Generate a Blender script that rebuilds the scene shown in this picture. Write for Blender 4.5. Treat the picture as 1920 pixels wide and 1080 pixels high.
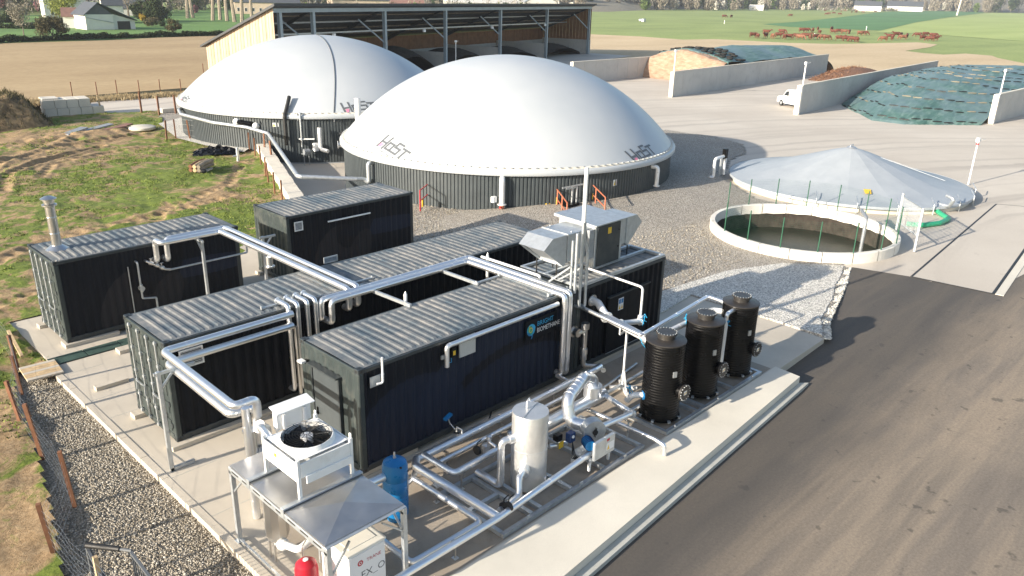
import bpy, math, random
import numpy as np
from mathutils import Vector, Matrix
R = math.radians
random.seed(7); rng = np.random.default_rng(7)
for o in list(bpy.data.objects): bpy.data.objects.remove(o)
S = bpy.context.scene
COL = S.collection

# ------------------------------------------------------------ camera
CAM = Vector((-6.5376, -17.6704, 10.8495)); YAW, PITCH, ROLL, FOC = 0.8076, 0.3599, 0.0253, 1472.7
cy, sy, cp, sp = math.cos(YAW), math.sin(YAW), math.cos(PITCH), math.sin(PITCH)
_f = Vector((sy*cp, cy*cp, -sp)); _r0 = Vector((cy, -sy, 0)); _u0 = _r0.cross(_f)
_r = math.cos(ROLL)*_r0 + math.sin(ROLL)*_u0; _u = -math.sin(ROLL)*_r0 + math.cos(ROLL)*_u0
cam = bpy.data.cameras.new('camera'); camo = bpy.data.objects.new('camera', cam); COL.objects.link(camo)
m = Matrix.Identity(4)
for i in range(3): m[i][0] = _r[i]; m[i][1] = _u[i]; m[i][2] = -_f[i]; m[i][3] = CAM[i]
camo.matrix_world = m
cam.sensor_width = 36; cam.lens = FOC/1920*36; cam.clip_end = 6000; cam.clip_start = .1
S.camera = camo
def at(px, py, z=0.0):
    """survey helper: where the sight line of a photo point meets the height z"""
    d = _f + (px-960)/FOC*_r - (py-540)/FOC*_u
    t = (z-CAM.z)/d.z
    return CAM + t*d

# ------------------------------------------------------------ sky, sun, exposure
SUN_AZ, SUN_EL = 171.5, 18.5      # direction TO the sun, degrees counter-clockwise from +X
W = bpy.data.worlds.new('World'); S.world = W; W.use_nodes = True
nt = W.node_tree; bg = nt.nodes['Background']
sky = nt.nodes.new('ShaderNodeTexSky'); sky.sky_type = 'NISHITA'; sky.sun_disc = False
sky.sun_elevation = R(SUN_EL); sky.sun_rotation = R(90-SUN_AZ); sky.air_density = 1.0; sky.dust_density = 1.6
nt.links.new(sky.outputs[0], bg.inputs[0]); bg.inputs[1].default_value = 0.11
sl = bpy.data.lights.new('sun', 'SUN'); so = bpy.data.objects.new('sun', sl); COL.objects.link(so)
sl.energy = 5.0; sl.angle = R(.55); sl.color = (1, .90, .76)
sd = Vector((math.cos(R(SUN_AZ))*math.cos(R(SUN_EL)), math.sin(R(SUN_AZ))*math.cos(R(SUN_EL)), math.sin(R(SUN_EL))))
so.rotation_euler = sd.to_track_quat('Z', 'Y').to_euler(); so.location = (0, 0, 60)
S.view_settings.view_transform = 'Standard'; S.view_settings.look = 'None'
S.view_settings.exposure = 1.08; S.view_settings.gamma = 1; S.view_settings.use_curve_mapping = False
S.render.engine = 'CYCLES'

# ------------------------------------------------------------ materials
MATS = {}
def nodes(name):
    mt = bpy.data.materials.new(name); mt.use_nodes = True
    t = mt.node_tree; b = t.nodes['Principled BSDF']; MATS[name] = mt
    return mt, t, b
def N(t, kind, **kw):
    n = t.nodes.new(kind)
    for k, v in kw.items():
        if k in n.inputs.keys() and not hasattr(n, k): n.inputs[k].default_value = v
        else:
            try: setattr(n, k, v)
            except Exception: n.inputs[k].default_value = v
    return n
def coords(t, scale=1.0, obj=False, vec=None):
    tc = t.nodes.new('ShaderNodeTexCoord'); mp = t.nodes.new('ShaderNodeMapping')
    if obj: t.links.new(tc.outputs['Object'], mp.inputs[0])
    else:
        g = t.nodes.new('ShaderNodeNewGeometry'); t.links.new(g.outputs['Position'], mp.inputs[0])
    mp.inputs['Scale'].default_value = vec or (scale,)*3
    return mp.outputs[0]
def noise(t, co, scale, detail=4, rough=.55, dist=0):
    n = t.nodes.new('ShaderNodeTexNoise'); n.inputs['Scale'].default_value = scale
    n.inputs['Detail'].default_value = detail; n.inputs['Roughness'].default_value = rough
    n.inputs['Distortion'].default_value = dist
    t.links.new(co, n.inputs['Vector']); return n.outputs['Fac']
def ramp(t, fac, stops, interp='LINEAR'):
    r = t.nodes.new('ShaderNodeValToRGB'); r.color_ramp.interpolation = interp
    el = r.color_ramp.elements
    while len(el) < len(stops): el.new(.5)
    for e, (p, c) in zip(el, stops):
        e.position = p; e.color = (*c, 1) if not isinstance(c, (int, float)) else (c, c, c, 1)
    t.links.new(fac, r.inputs[0]); return r.outputs[0]
def mix(t, fac, a, b, mode='MIX'):
    n = t.nodes.new('ShaderNodeMixRGB'); n.blend_type = mode
    for i, v in enumerate((fac, a, b)):
        if isinstance(v, (int, float)): n.inputs[i].default_value = v if i == 0 else (v, v, v, 1)
        elif isinstance(v, tuple): n.inputs[i].default_value = (*v, 1)
        else: t.links.new(v, n.inputs[i])
    return n.outputs[0]
def mth(t, op, a, b=0.0, clamp=False):
    n = t.nodes.new('ShaderNodeMath'); n.operation = op; n.use_clamp = clamp
    for i, v in enumerate((a, b)):
        if isinstance(v, (int, float)): n.inputs[i].default_value = v
        else: t.links.new(v, n.inputs[i])
    return n.outputs[0]
def bump(t, b, h, strength=.4, dist=.02):
    n = t.nodes.new('ShaderNodeBump'); n.inputs['Strength'].default_value = strength; n.inputs['Distance'].default_value = dist
    t.links.new(h, n.inputs['Height']); t.links.new(n.outputs[0], b.inputs['Normal'])
def simple(name, col, rough=.5, metal=0.0, var=.12, scale=3.0, bmp=0.0, dirt=None, spec=None, flat=False):
    """plain paint, metal or plastic with a little uneven tone and roughness"""
    mt, t, b = nodes(name); co = coords(t)
    f = noise(t, co, scale, 5)
    lo = tuple(c*(1-var) for c in col); hi = tuple(min(1, c*(1+var)) for c in col)
    c = ramp(t, f, [(.3, lo), (.7, hi)])
    if dirt:
        f2 = noise(t, co, scale*.6+.8, 8, .65); c = mix(t, ramp(t, f2, [(.52, 0.0), (.72, dirt[1])]), c, dirt[0])
    t.links.new(c, b.inputs['Base Color']); b.inputs['Metallic'].default_value = metal
    if flat: b.inputs['Roughness'].default_value = rough
    else: t.links.new(ramp(t, noise(t, co, scale*2.3, 3), [(.3, max(0, rough-.08)), (.7, min(1, rough+.08))]), b.inputs['Roughness'])
    if spec is not None: b.inputs['Specular IOR Level'].default_value = spec
    if bmp: bump(t, b, noise(t, co, scale*12, 4), bmp, .01)
    return mt
M = MATS
simple('aluminium', (.86, .87, .88), .33, .92, .03, 1, flat=True)
simple('galvanised', (.50, .53, .55), .45, .7, .12, 6)
simple('dull_galvanised', (.36, .38, .40), .55, .6, .15, 7)
simple('stainless', (.66, .65, .63), .28, .95, .04, 2, flat=True)
simple('dull_aluminium', (.66, .66, .65), .42, .75, .06, 5, bmp=.06)
simple('stainless_matt', (.52, .51, .50), .36, .9, .10, 2, bmp=.04)
simple('white_paint', (.78, .79, .78), .4, 0, .04, 3, dirt=((.5, .47, .4), .35))
simple('white_pipe', (.72, .73, .73), .35, .25, .06, 3)
simple('cream_paint', (.72, .70, .63), .45, 0, .05)
simple('anthracite', (.036, .044, .048), .42, .1, .15, 2, dirt=((.10, .10, .09), .35))
simple('end_steel', (.038, .050, .050), .45, .1, .12, 2.5, dirt=((.16, .16, .14), .4))
simple('black_film', (.004, .006, .010), .5, 0, .2, 1.5, spec=.15)
simple('black_plastic', (.004, .004, .0045), .33, 0, .2, 3, spec=.2)
simple('black_rubber', (.014, .014, .014), .55, 0, .2, 3)
simple('lid_plastic', (.028, .026, .025), .42, 0, .25, 5, dirt=((.06, .05, .04), .5))
simple('blue_paint', (.01, .17, .42), .32, .1, .08, 3)
simple('blue_dark', (.01, .035, .12), .35, .1, .1, 5)
simple('red_paint', (.42, .016, .03), .35, 0, .08, 3)
simple('orange_paint', (.45, .15, .08), .5, 0, .12, 5)
simple('yellow', (.75, .48, .03), .5, 0, .1, 5)
simple('neon_label', (.72, .80, .02), .5, 0, .05, 5)
simple('hose_green', (.03, .33, .17), .4, 0, .12, 3)
simple('fence_green', (.010, .085, .045), .5, 0, .15, 3)
simple('cyan', (.02, .33, .60), .5, 0, .05, 4)
simple('print_white', (.75, .76, .77), .5, 0, .02, 4)
simple('print_grey', (.11, .12, .13), .5, 0, .05, 4)
simple('pink', (.75, .22, .33), .5, 0, .05, 4)
simple('glass_dark', (.03, .035, .04), .12, 0, .1, 3)
simple('tyre', (.015, .015, .015), .8, 0, .2, 6)
simple('lamp_white', (.85, .86, .84), .35, 0, .02)
simple('hide', (.12, .036, .022), .75, 0, .3, 1.2)
simple('hide_pale', (.20, .085, .05), .75, 0, .25, 1.2)
simple('slate', (.07, .078, .09), .6, 0, .2, 2)
simple('roof_rust', (.20, .11, .085), .8, 0, .2, 1)
simple('render_white', (.70, .68, .62), .85, 0, .06, .6)
simple('render_cream', (.56, .45, .34), .85, 0, .08, .6)
simple('post_wood', (.17, .075, .038), .8, 0, .3, 6, bmp=.3)
simple('pale_wood', (.52, .38, .22), .8, 0, .2, 6, bmp=.3)
simple('bark', (.16, .13, .10), .9, 0, .35, 3, bmp=.5)
simple('bark_pale', (.25, .21, .16), .9, 0, .3, 2, bmp=.4)
simple('barn_steel', (.30, .36, .40), .5, .3, .1, 1)
simple('barn_roof', (.045, .05, .055), .6, 0, .1, 1)
simple('manure', (.035, .028, .022), .95, 0, .5, 2.5, bmp=.8)
simple('reed', (.13, .07, .045), .9, 0, .4, 5, bmp=.6)
simple('soil_heap', (.20, .14, .075), .95, 0, .55, 2.2, bmp=1.0)

def concrete(name, col, scale=1.0, stain=.3, rust=0.0):
    mt, t, b = nodes(name); co = coords(t)
    a = noise(t, co, .35*scale, 8, .6); c = ramp(t, a, [(.3, tuple(x*.86 for x in col)), (.7, tuple(min(1, x*1.1) for x in col))])
    s = noise(t, co, 1.6*scale, 10, .7, .6)
    c = mix(t, ramp(t, s, [(.50, 0.0), (.75, stain)]), c, tuple(x*.45 for x in col))
    if rust:
        s2 = noise(t, co, .9*scale, 8, .7, .4); c = mix(t, ramp(t, s2, [(.55, 0.0), (.75, rust)]), c, (.30, .17, .09))
    g = noise(t, co, 60, 3, .7); c = mix(t, .35, c, ramp(t, g, [(.3, .75), (.7, 1.25)]), 'MULTIPLY')
    t.links.new(c, b.inputs['Base Color']); b.inputs['Roughness'].default_value = .88
    bump(t, b, mix(t, .5, s, g), .25, .01); return mt
concrete('concrete_slab', (.53, .475, .39), 1, .16)
concrete('concrete_bund', (.34, .29, .23), 1.2, .5, .30)
concrete('concrete_white', (.66, .62, .53), .6, .10)
concrete('concrete_wall', (.50, .49, .46), .5, .30)
concrete('concrete_ring', (.72, .69, .62), 1, .22)
concrete('concrete_block', (.62, .58, .50), 2, .15)
concrete('concrete_kerb', (.44, .44, .40), 2, .4)

# yard concrete with faint tyre arcs and wet marks
mt, t, b = nodes('yard_concrete'); co = coords(t)
a = noise(t, co, .12, 8, .6); c = ramp(t, a, [(.3, (.47, .42, .355)), (.7, (.58, .53, .455))])
v = t.nodes.new('ShaderNodeVectorMath'); v.operation = 'DISTANCE'; t.links.new(co, v.inputs[0]); v.inputs[1].default_value = (38, -38, 0)
arc = t.nodes.new('ShaderNodeCombineXYZ'); t.links.new(mth(t, 'ADD', mth(t, 'MULTIPLY', v.outputs['Value'], .55), mth(t, 'MULTIPLY', a, 1.5)), arc.inputs[0])
arc2 = noise(t, arc.outputs[0], 1.0, 5, .6)
patch = noise(t, co, .06, 4)
c = mix(t, mth(t, 'MULTIPLY', ramp(t, arc2, [(.50, 0.0), (.70, .6)]), ramp(t, patch, [(.40, 0.15), (.55, 1.0)])), c, (.20, .175, .155))
sp2 = noise(t, co, 1.3, 8, .7, 1.0); c = mix(t, ramp(t, sp2, [(.63, 0.0), (.76, .5)]), c, (.20, .16, .13))
g = noise(t, co, 40, 3, .7); c = mix(t, .4, c, ramp(t, g, [(.3, .8), (.7, 1.2)]), 'MULTIPLY')
t.links.new(c, b.inputs['Base Color']); b.inputs['Roughness'].default_value = .8; bump(t, b, g, .2, .01)

# asphalt: grey-brown dust bands along the road, fine chips
mt, t, b = nodes('asphalt'); 
rot = t.nodes.new('ShaderNodeMapping'); t.links.new(coords(t), rot.inputs[0]); rot.vector_type = 'POINT'
rot.inputs['Scale'].default_value = (.055, .55, 1); rot.inputs['Rotation'].default_value = (0, 0, R(2))
co = coords(t)
band = noise(t, rot.outputs[0], 1.6, 5, .6, .3); big = noise(t, co, .25, 6, .6)
c = ramp(t, band, [(.30, (.14, .120, .100)), (.45, (.19, .160, .128)), (.58, (.265, .215, .160)), (.72, (.185, .155, .122))])
c = mix(t, ramp(t, big, [(.5, 0.0), (.75, .35)]), c, (.225, .187, .145))
fine = noise(t, co, 14, 9, .8); c = mix(t, .8, c, ramp(t, fine, [(.3, .62), (.7, 1.38)]), 'MULTIPLY')
vo = t.nodes.new('ShaderNodeTexVoronoi'); vo.inputs['Scale'].default_value = 26; t.links.new(co, vo.inputs['Vector'])
c = mix(t, ramp(t, vo.outputs['Distance'], [(.05, .5), (.11, 0.0)]), c, (.30, .28, .25))
blot = noise(t, co, 2.2, 3, .5); c = mix(t, ramp(t, blot, [(.66, 0.0), (.70, .55)]), c, (.05, .046, .04))
# darker verge along the slab
sx = t.nodes.new('ShaderNodeSeparateXYZ'); t.links.new(co, sx.inputs[0])
edge = mth(t, 'ADD', mth(t, 'ADD', sx.outputs[1], 12.2), mth(t, 'MULTIPLY', big, 2.0))
c = mix(t, ramp(t, mth(t, 'MULTIPLY', edge, .3, True), [(.05, 0.0), (.8, .75)]), c, (.045, .043, .041))
t.links.new(c, b.inputs['Base Color']); b.inputs['Roughness'].default_value = .85; bump(t, b, fine, .5, .01)

# gravel seen from afar: two grain sizes
def gravel(name, cols, s):
    mt, t, b = nodes(name); co = coords(t)
    vo = t.nodes.new('ShaderNodeTexVoronoi'); vo.inputs['Scale'].default_value = s; t.links.new(co, vo.inputs['Vector'])
    sep = t.nodes.new('ShaderNodeSeparateColor'); t.links.new(vo.outputs['Color'], sep.inputs[0])
    c = ramp(t, sep.outputs[0], cols); big = noise(t, co, .28, 6, .6)
    c = mix(t, .5, c, ramp(t, big, [(.3, .78), (.7, 1.2)]), 'MULTIPLY')
    c = mix(t, ramp(t, vo.outputs['Distance'], [(.35, 0.0), (.75, .75)]), c, tuple(x*.3 for x in cols[1][1]))
    t.links.new(c, b.inputs['Base Color']); b.inputs['Roughness'].default_value = .9
    bump(t, b, mth(t, 'SUBTRACT', 1.0, vo.outputs['Distance']), .9, .04); return mt
gravel('gravel_yard', [(.0, (.25, .225, .19)), (.5, (.43, .39, .33)), (1, (.58, .54, .475))], 20)
gravel('gravel_white', [(.0, (.50, .475, .43)), (.5, (.76, .73, .66)), (1, (.88, .85, .78))], 18)
gravel('gravel_bed', [(.0, (.20, .175, .14)), (.5, (.34, .30, .24)), (1, (.44, .40, .33))], 22)
mt, t, b = nodes('stone'); oi = t.nodes.new('ShaderNodeNewGeometry')
c = ramp(t, oi.outputs['Random Per Island'], [(.0, (.20, .175, .135)), (.35, (.29, .255, .20)), (.7, (.38, .345, .285)), (1, (.50, .47, .41))])
t.links.new(c, b.inputs['Base Color']); b.inputs['Roughness'].default_value = .85

# muddy grass
mt, t, b = nodes('muddy_grass'); co = coords(t)
big = noise(t, co, .16, 6, .62, .5); mid = noise(t, co, .9, 8, .68, .8); fine = noise(t, co, 7, 8, .75)
mudc = ramp(t, fine, [(.25, (.13, .08, .035)), (.5, (.31, .21, .11)), (.75, (.46, .34, .20))])
grs = ramp(t, fine, [(.25, (.045, .07, .008)), (.5, (.12, .165, .018)), (.75, (.27, .30, .05))])
at_ = t.nodes.new('ShaderNodeAttribute'); at_.attribute_name = 'wear'; fac = mth(t, 'SUBTRACT', mix(t, .62, big, mid), mth(t, 'MULTIPLY', at_.outputs['Fac'], .055))
c = mix(t, ramp(t, fac, [(.44, 0.0), (.50, 1.0)]), mudc, grs)
t.links.new(c, b.inputs['Base Color']); b.inputs['Roughness'].default_value = .95; bump(t, b, mix(t, .4, mid, fine), .9, .10)

def field(name, c0, c1, c2, sc=.5, stretch=(1, 1, 1), bp=.3):
    mt, t, b = nodes(name); co = coords(t, vec=stretch)
    a = noise(t, co, .035*sc*4, 6, .6); f = noise(t, co, 1.6, 8, .75); l = noise(t, coords(t), .012, 3)
    c = ramp(t, mix(t, .5, a, f), [(.32, c0), (.5, c1), (.68, c2)])
    c = mix(t, .5, c, ramp(t, l, [(.3, .85), (.7, 1.15)]), 'MULTIPLY')
    t.links.new(c, b.inputs['Base Color']); b.inputs['Roughness'].default_value = .95; bump(t, b, f, bp, .05); return mt
field('tan_field', (.26, .175, .085), (.37, .265, .14), (.47, .35, .195), stretch=(.5, 1, 1))
field('soil_field', (.40, .30, .175), (.52, .40, .245), (.60, .48, .31), stretch=(.35, 1, 1), bp=.2)
field('meadow', (.14, .19, .05), (.23, .29, .085), (.31, .36, .12), stretch=(.4, 1, 1))
field('lawn', (.05, .11, .02), (.09, .19, .035), (.14, .26, .05))
field('wheat_dark', (.05, .14, .045), (.075, .19, .06), (.10, .23, .08), stretch=(.12, 1, 1), bp=.1)
field('wheat_light', (.24, .32, .09), (.32, .39, .12), (.38, .44, .15), stretch=(.12, 1, 1), bp=.1)
field('woodland', (.13, .115, .085), (.20, .18, .135), (.26, .24, .19), sc=3)

# membrane of the gas domes: off-white PVC, welded strips only as fine relief
mt, t, b = nodes('membrane'); co = coords(t)
c = ramp(t, noise(t, co, .4, 6), [(.3, (.41, .44, .465)), (.7, (.45, .475, .495))])
t.links.new(c, b.inputs['Base Color']); b.inputs['Roughness'].default_value = .38; bump(t, b, noise(t, co, 1.2, 3), .12, .05)
mt, t, b = nodes('cover_membrane'); co = coords(t)
c = ramp(t, noise(t, co, .8, 8, .65), [(.3, (.30, .33, .36)), (.7, (.37, .40, .425))])
t.links.new(c, b.inputs['Base Color']); b.inputs['Roughness'].default_value = .45
simple('cladding', (.062, .074, .080), .5, .2, .10, 2)

# container roof: dark paint under a film of tan dust and dried puddles
mt, t, b = nodes('roof_dusty'); co = coords(t)
f1 = noise(t, coords(t, vec=(2.6, .5, 1)), 1.1, 9, .68, .8); f2 = noise(t, co, 5.5, 6, .7)
f3 = noise(t, co, .55, 5, .6, .8)
c = mix(t, ramp(t, mth(t, 'ADD', mix(t, .4, f1, f2), mth(t, 'MULTIPLY', mth(t, 'SUBTRACT', f3, .5), .45)), [(.38, .02), (.50, .42), (.62, .9)]), (.070, .10, .125), (.30, .285, .26))
t.links.new(c, b.inputs['Base Color']); b.inputs['Roughness'].default_value = .62; b.inputs['Metallic'].default_value = .15

# printed film on the long sides: large swirls slightly lighter than the black
def film(name, blobs, base=(.004, .0065, .012)):
    mt, t, b = nodes(name); co = coords(t, obj=True)
    c = mix(t, ramp(t, noise(t, coords(t, obj=True, vec=(2, 2, .35)), 2, 6), [(.4, 0.0), (.75, .35)]), base, (.010, .013, .02))
    for (cx_, cz_, rx, rz, ang, col, st) in blobs:
        mp = t.nodes.new('ShaderNodeMapping'); mp.vector_type = 'TEXTURE'; t.links.new(co, mp.inputs[0])
        mp.inputs['Location'].default_value = (cx_, 0, cz_); mp.inputs['Rotation'].default_value = (0, R(ang), 0); mp.inputs['Scale'].default_value = (rx, 1e3, rz)
        ln = t.nodes.new('ShaderNodeVectorMath'); ln.operation = 'LENGTH'; t.links.new(mp.outputs[0], ln.inputs[0])
        c = mix(t, ramp(t, ln.outputs['Value'], [(.975, st), (1.0, 0.0)]), c, col)
    t.links.new(c, b.inputs['Base Color']); b.inputs['Roughness'].default_value = .48; b.inputs['Specular IOR Level'].default_value = .2; return mt
nv = (.014, .021, .040); bk = (.0045, .006, .010); br = (.022, .022, .026)
film('film_front', [(5.2, 1.0, 3.6, 1.5, 0, nv, .9), (5.6, .55, 3.0, 1.35, 0, bk, .95), (5.3, .35, 2.5, 1.25, 0, nv, .8), (1.6, .8, 1.7, 1.2, 0, nv, .8)])
film('film_pair', [(2.3, .5, 1.2, 1.5, 15, br, .9), (4.6, 1.55, 2.3, .34, 2, nv, .9), (3.1, 1.9, .8, 1.1, 40, bk, .8), (3.3, .75, .5, .9, 30, br, .8)])

# silage net and clamp face
mt, t, b = nodes('silage_net'); co = coords(t)
f = noise(t, coords(t, vec=(.25, 1, 1)), 2.2, 7, .65, .7); f2 = noise(t, co, .35, 4)
c = ramp(t, f, [(.3, (.035, .085, .075)), (.5, (.07, .14, .122)), (.7, (.17, .24, .225))])
c = mix(t, ramp(t, f2, [(.40, 0.0), (.62, .65)]), c, (.13, .19, .21))
t.links.new(c, b.inputs['Base Color']); b.inputs['Roughness'].default_value = .45; bump(t, b, f, .35, .08)
mt, t, b = nodes('silage_face'); co = coords(t)
f = noise(t, coords(t, vec=(1, 1, 3)), 1.1, 9, .7, .3)
c = ramp(t, f, [(.3, (.22, .125, .08)), (.5, (.34, .225, .155)), (.7, (.42, .315, .235))])
t.links.new(c, b.inputs['Base Color']); b.inputs['Roughness'].default_value = .95; bump(t, b, f, .8, .2)

def leafmat(name, c0, c1, c2):
    mt, t, b = nodes(name); g = t.nodes.new('ShaderNodeNewGeometry')
    c = ramp(t, g.outputs['Random Per Island'], [(0, c0), (.5, c1), (1, c2)])
    t.links.new(c, b.inputs['Base Color']); b.inputs['Roughness'].default_value = .8
    b.inputs['Specular IOR Level'].default_value = .2; return mt
leafmat('leaf_dark', (.02, .035, .012), (.035, .055, .02), (.06, .08, .03))
leafmat('leaf_willow', (.16, .19, .03), (.26, .29, .06), (.34, .36, .09))
leafmat('leaf_shrub', (.045, .04, .02), (.085, .075, .035), (.13, .115, .06))
leafmat('leaf_bare', (.15, .13, .10), (.23, .205, .16), (.33, .30, .24))
leafmat('leaf_blossom', (.35, .34, .28), (.52, .50, .43), (.66, .64, .58))
leafmat('leaf_pink', (.16, .07, .08), (.26, .13, .14), (.36, .20, .20))
leafmat('leaf_yellow', (.22, .15, .02), (.38, .27, .04), (.5, .38, .08))
leafmat('leaf_green', (.05, .09, .02), (.10, .15, .04), (.17, .22, .07))
leafmat('stone_white', (.38, .36, .32), (.58, .56, .50), (.74, .72, .66)); simple('grating_green', (.10, .17, .15), .5, .3)
simple('sack', (.20, .175, .13), .8)
leafmat('reed_stick', (.09, .045, .03), (.17, .085, .05), (.30, .18, .11))
leafmat('grass_blade', (.07, .11, .015), (.14, .19, .035), (.26, .29, .08))
leafmat('straw', (.20, .15, .08), (.36, .28, .16), (.5, .42, .27))

# ------------------------------------------------------------ mesh building
class MB:
    def __init__(s): s.v = []; s.f = []; s.n = 0
    def add(s, V, F):
        k = len(s.v); s.v.extend([tuple(map(float, p)) for p in V]); s.f.extend([tuple(i+k for i in q) for q in F]); return s
    def box(s, a, b):
        x0, y0, z0 = a; x1, y1, z1 = b
        return s.add([(x0,y0,z0),(x1,y0,z0),(x1,y1,z0),(x0,y1,z0),(x0,y0,z1),(x1,y0,z1),(x1,y1,z1),(x0,y1,z1)],
                     [(0,3,2,1),(4,5,6,7),(0,1,5,4),(1,2,6,5),(2,3,7,6),(3,0,4,7)])
    def cbox(s, a, b, c=.01):
        """box with chamfered vertical and top edges"""
        x0, y0, z0 = a; x1, y1, z1 = b; c = min(c, (x1-x0)/3, (y1-y0)/3, (z1-z0)/3)
        def ring(z, i): return [(x0+i+c,y0+i,z),(x1-i-c,y0+i,z),(x1-i,y0+i+c,z),(x1-i,y1-i-c,z),(x1-i-c,y1-i,z),(x0+i+c,y1-i,z),(x0+i,y1-i-c,z),(x0+i,y0+i+c,z)]
        V = ring(z0, 0)+ring(z1-c, 0)+ring(z1, c*.7)
        F = [tuple(range(7, -1, -1)), tuple(range(16, 24))]
        for L in (0, 8):
            for i in range(8): F.append((L+i, L+(i+1)%8, L+8+(i+1)%8, L+8+i))
        return s.add(V, F)
    def obox(s, c, half, ax, ay=None):
        """oriented box: ax long direction, ay second direction"""
        ax = Vector(ax).normalized(); ay = Vector(ay) if ay is not None else Vector((0, 0, 1)).cross(ax)
        if ay.length < 1e-6: ay = Vector((0, 1, 0))
        ay = (ay-ay.dot(ax)*ax).normalized(); az = ax.cross(ay); c = Vector(c); P = []
        for dz in (-1, 1):
            for dx, dy in ((-1,-1),(1,-1),(1,1),(-1,1)): P.append(c+ax*dx*half[0]+ay*dy*half[1]+az*dz*half[2])
        return s.add(P, [(0,3,2,1),(4,5,6,7),(0,1,5,4),(1,2,6,5),(2,3,7,6),(3,0,4,7)])
    def bar(s, p, q, w, h=None):
        """square bar from p to q"""
        p, q = Vector(p), Vector(q); d = q-p
        return s.obox((p+q)/2, (d.length/2, w/2, (h or w)/2), d)
    def frustum(s, p, q, r0, r1, n=12, cap=True):
        p, q = Vector(p), Vector(q); d = (q-p).normalized()
        a = Vector((0, 0, 1)) if abs(d.z) < .9 else Vector((1, 0, 0)); x = d.cross(a).normalized(); y = d.cross(x)
        V = [p+(x*math.cos(2*math.pi*i/n)+y*math.sin(2*math.pi*i/n))*r0 for i in range(n)]
        V += [q+(x*math.cos(2*math.pi*i/n)+y*math.sin(2*math.pi*i/n))*r1 for i in range(n)]
        F = [((i+1)%n, i, n+i, n+(i+1)%n) for i in range(n)]
        if cap: F += [tuple(range(n)), tuple(range(2*n-1, n-1, -1))]
        return s.add(V, F)
    def cyl(s, p, q, r, n=14): return s.frustum(p, q, r, r, n)
    def lathe(s, prof, c, n=32, a0=0, a1=2*math.pi):
        c = Vector(c); full = abs(a1-a0-2*math.pi) < 1e-6; m_ = n if full else n+1; V = []
        for r, z in prof:
            for i in range(m_):
                a = a0+(a1-a0)*i/n; V.append((c.x+r*math.cos(a), c.y+r*math.sin(a), c.z+z))
        F = []
        for j in range(len(prof)-1):
            for i in range(n if full else n):
                k = (i+1) % m_ if full else i+1
                F.append((j*m_+i, j*m_+k, (j+1)*m_+k, (j+1)*m_+i))
        return s.add(V, F)
    def tube(s, path, r, n=12, bend=None, cap=True, seg=5):
        """round pipe along a polyline; bend = elbow radius"""
        P = [Vector(p) for p in path]; bend = bend if bend is not None else 1.6*r; Q = [P[0]]
        for i in range(1, len(P)-1):
            a = (P[i-1]-P[i]); c_ = (P[i+1]-P[i]); la, lc = a.length, c_.length; a.normalize(); c_.normalize()
            ang = a.angle(c_)
            if ang > 3.1: Q.append(P[i]); continue
            d = min(bend/math.tan(ang/2), la*.48, lc*.48)
            p0, p1 = P[i]+a*d, P[i]+c_*d
            for k in range(seg+1):
                u = k/seg; Q.append((1-u)**2*p0+2*u*(1-u)*P[i]+u*u*p1)
        Q.append(P[-1]); V = []; F = []; x = None
        for i, q in enumerate(Q):
            d = ((Q[min(i+1, len(Q)-1)]-Q[max(i-1, 0)])).normalized()
            if x is None: a = Vector((0, 0, 1)) if abs(d.z) < .9 else Vector((1, 0, 0)); x = d.cross(a).normalized()
            else: x = (x-x.dot(d)*d).normalized()
            y = d.cross(x)
            V += [q+(x*math.cos(2*math.pi*k/n)+y*math.sin(2*math.pi*k/n))*r for k in range(n)]
        for i in range(len(Q)-1):
            for k in range(n): F.append((i*n+(k+1)%n, i*n+k, (i+1)*n+k, (i+1)*n+(k+1)%n))
        if cap: F += [tuple(range(n)), tuple(range(len(Q)*n-1, len(Q)*n-n-1, -1))]
        return s.add(V, F)
    def prism(s, poly, z0, z1):
        n = len(poly); V = [(x, y, z0) for x, y in poly]+[(x, y, z1) for x, y in poly]
        return s.add(V, [tuple(range(n-1, -1, -1)), tuple(range(n, 2*n))]+[(i, (i+1)%n, n+(i+1)%n, n+i) for i in range(n)])
    def sphere(s, c, r, n=12, sc=(1, 1, 1)):
        V = []; F = []; m_ = n//2
        for j in range(m_+1):
            th = math.pi*j/m_
            for i in range(n): a = 2*math.pi*i/n; V.append((c[0]+r*sc[0]*math.sin(th)*math.cos(a), c[1]+r*sc[1]*math.sin(th)*math.sin(a), c[2]+r*sc[2]*math.cos(th)))
        for j in range(m_):
            for i in range(n): F.append((j*n+i, (j+1)*n+i, (j+1)*n+(i+1)%n, j*n+(i+1)%n))
        return s.add(V, F)
    def mesh(s, name, mat, smooth=False, ang=35):
        me = bpy.data.meshes.new(name); me.from_pydata(s.v, [], s.f); me.materials.append(M[mat]); me.validate()
        if smooth:
            me.polygons.foreach_set('use_smooth', [True]*len(me.polygons))
            try: me.set_sharp_from_angle(angle=R(ang))
            except Exception: pass
        me.update(); return me
    def build(s, name, mat, parent=None, smooth=False, loc=None, ang=35):
        o = bpy.data.objects.new(name, s.mesh(name, mat, smooth, ang)); COL.objects.link(o)
        if loc is not None: o.location = loc
        if parent is not None:
            o.parent = parent
        return o
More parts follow.
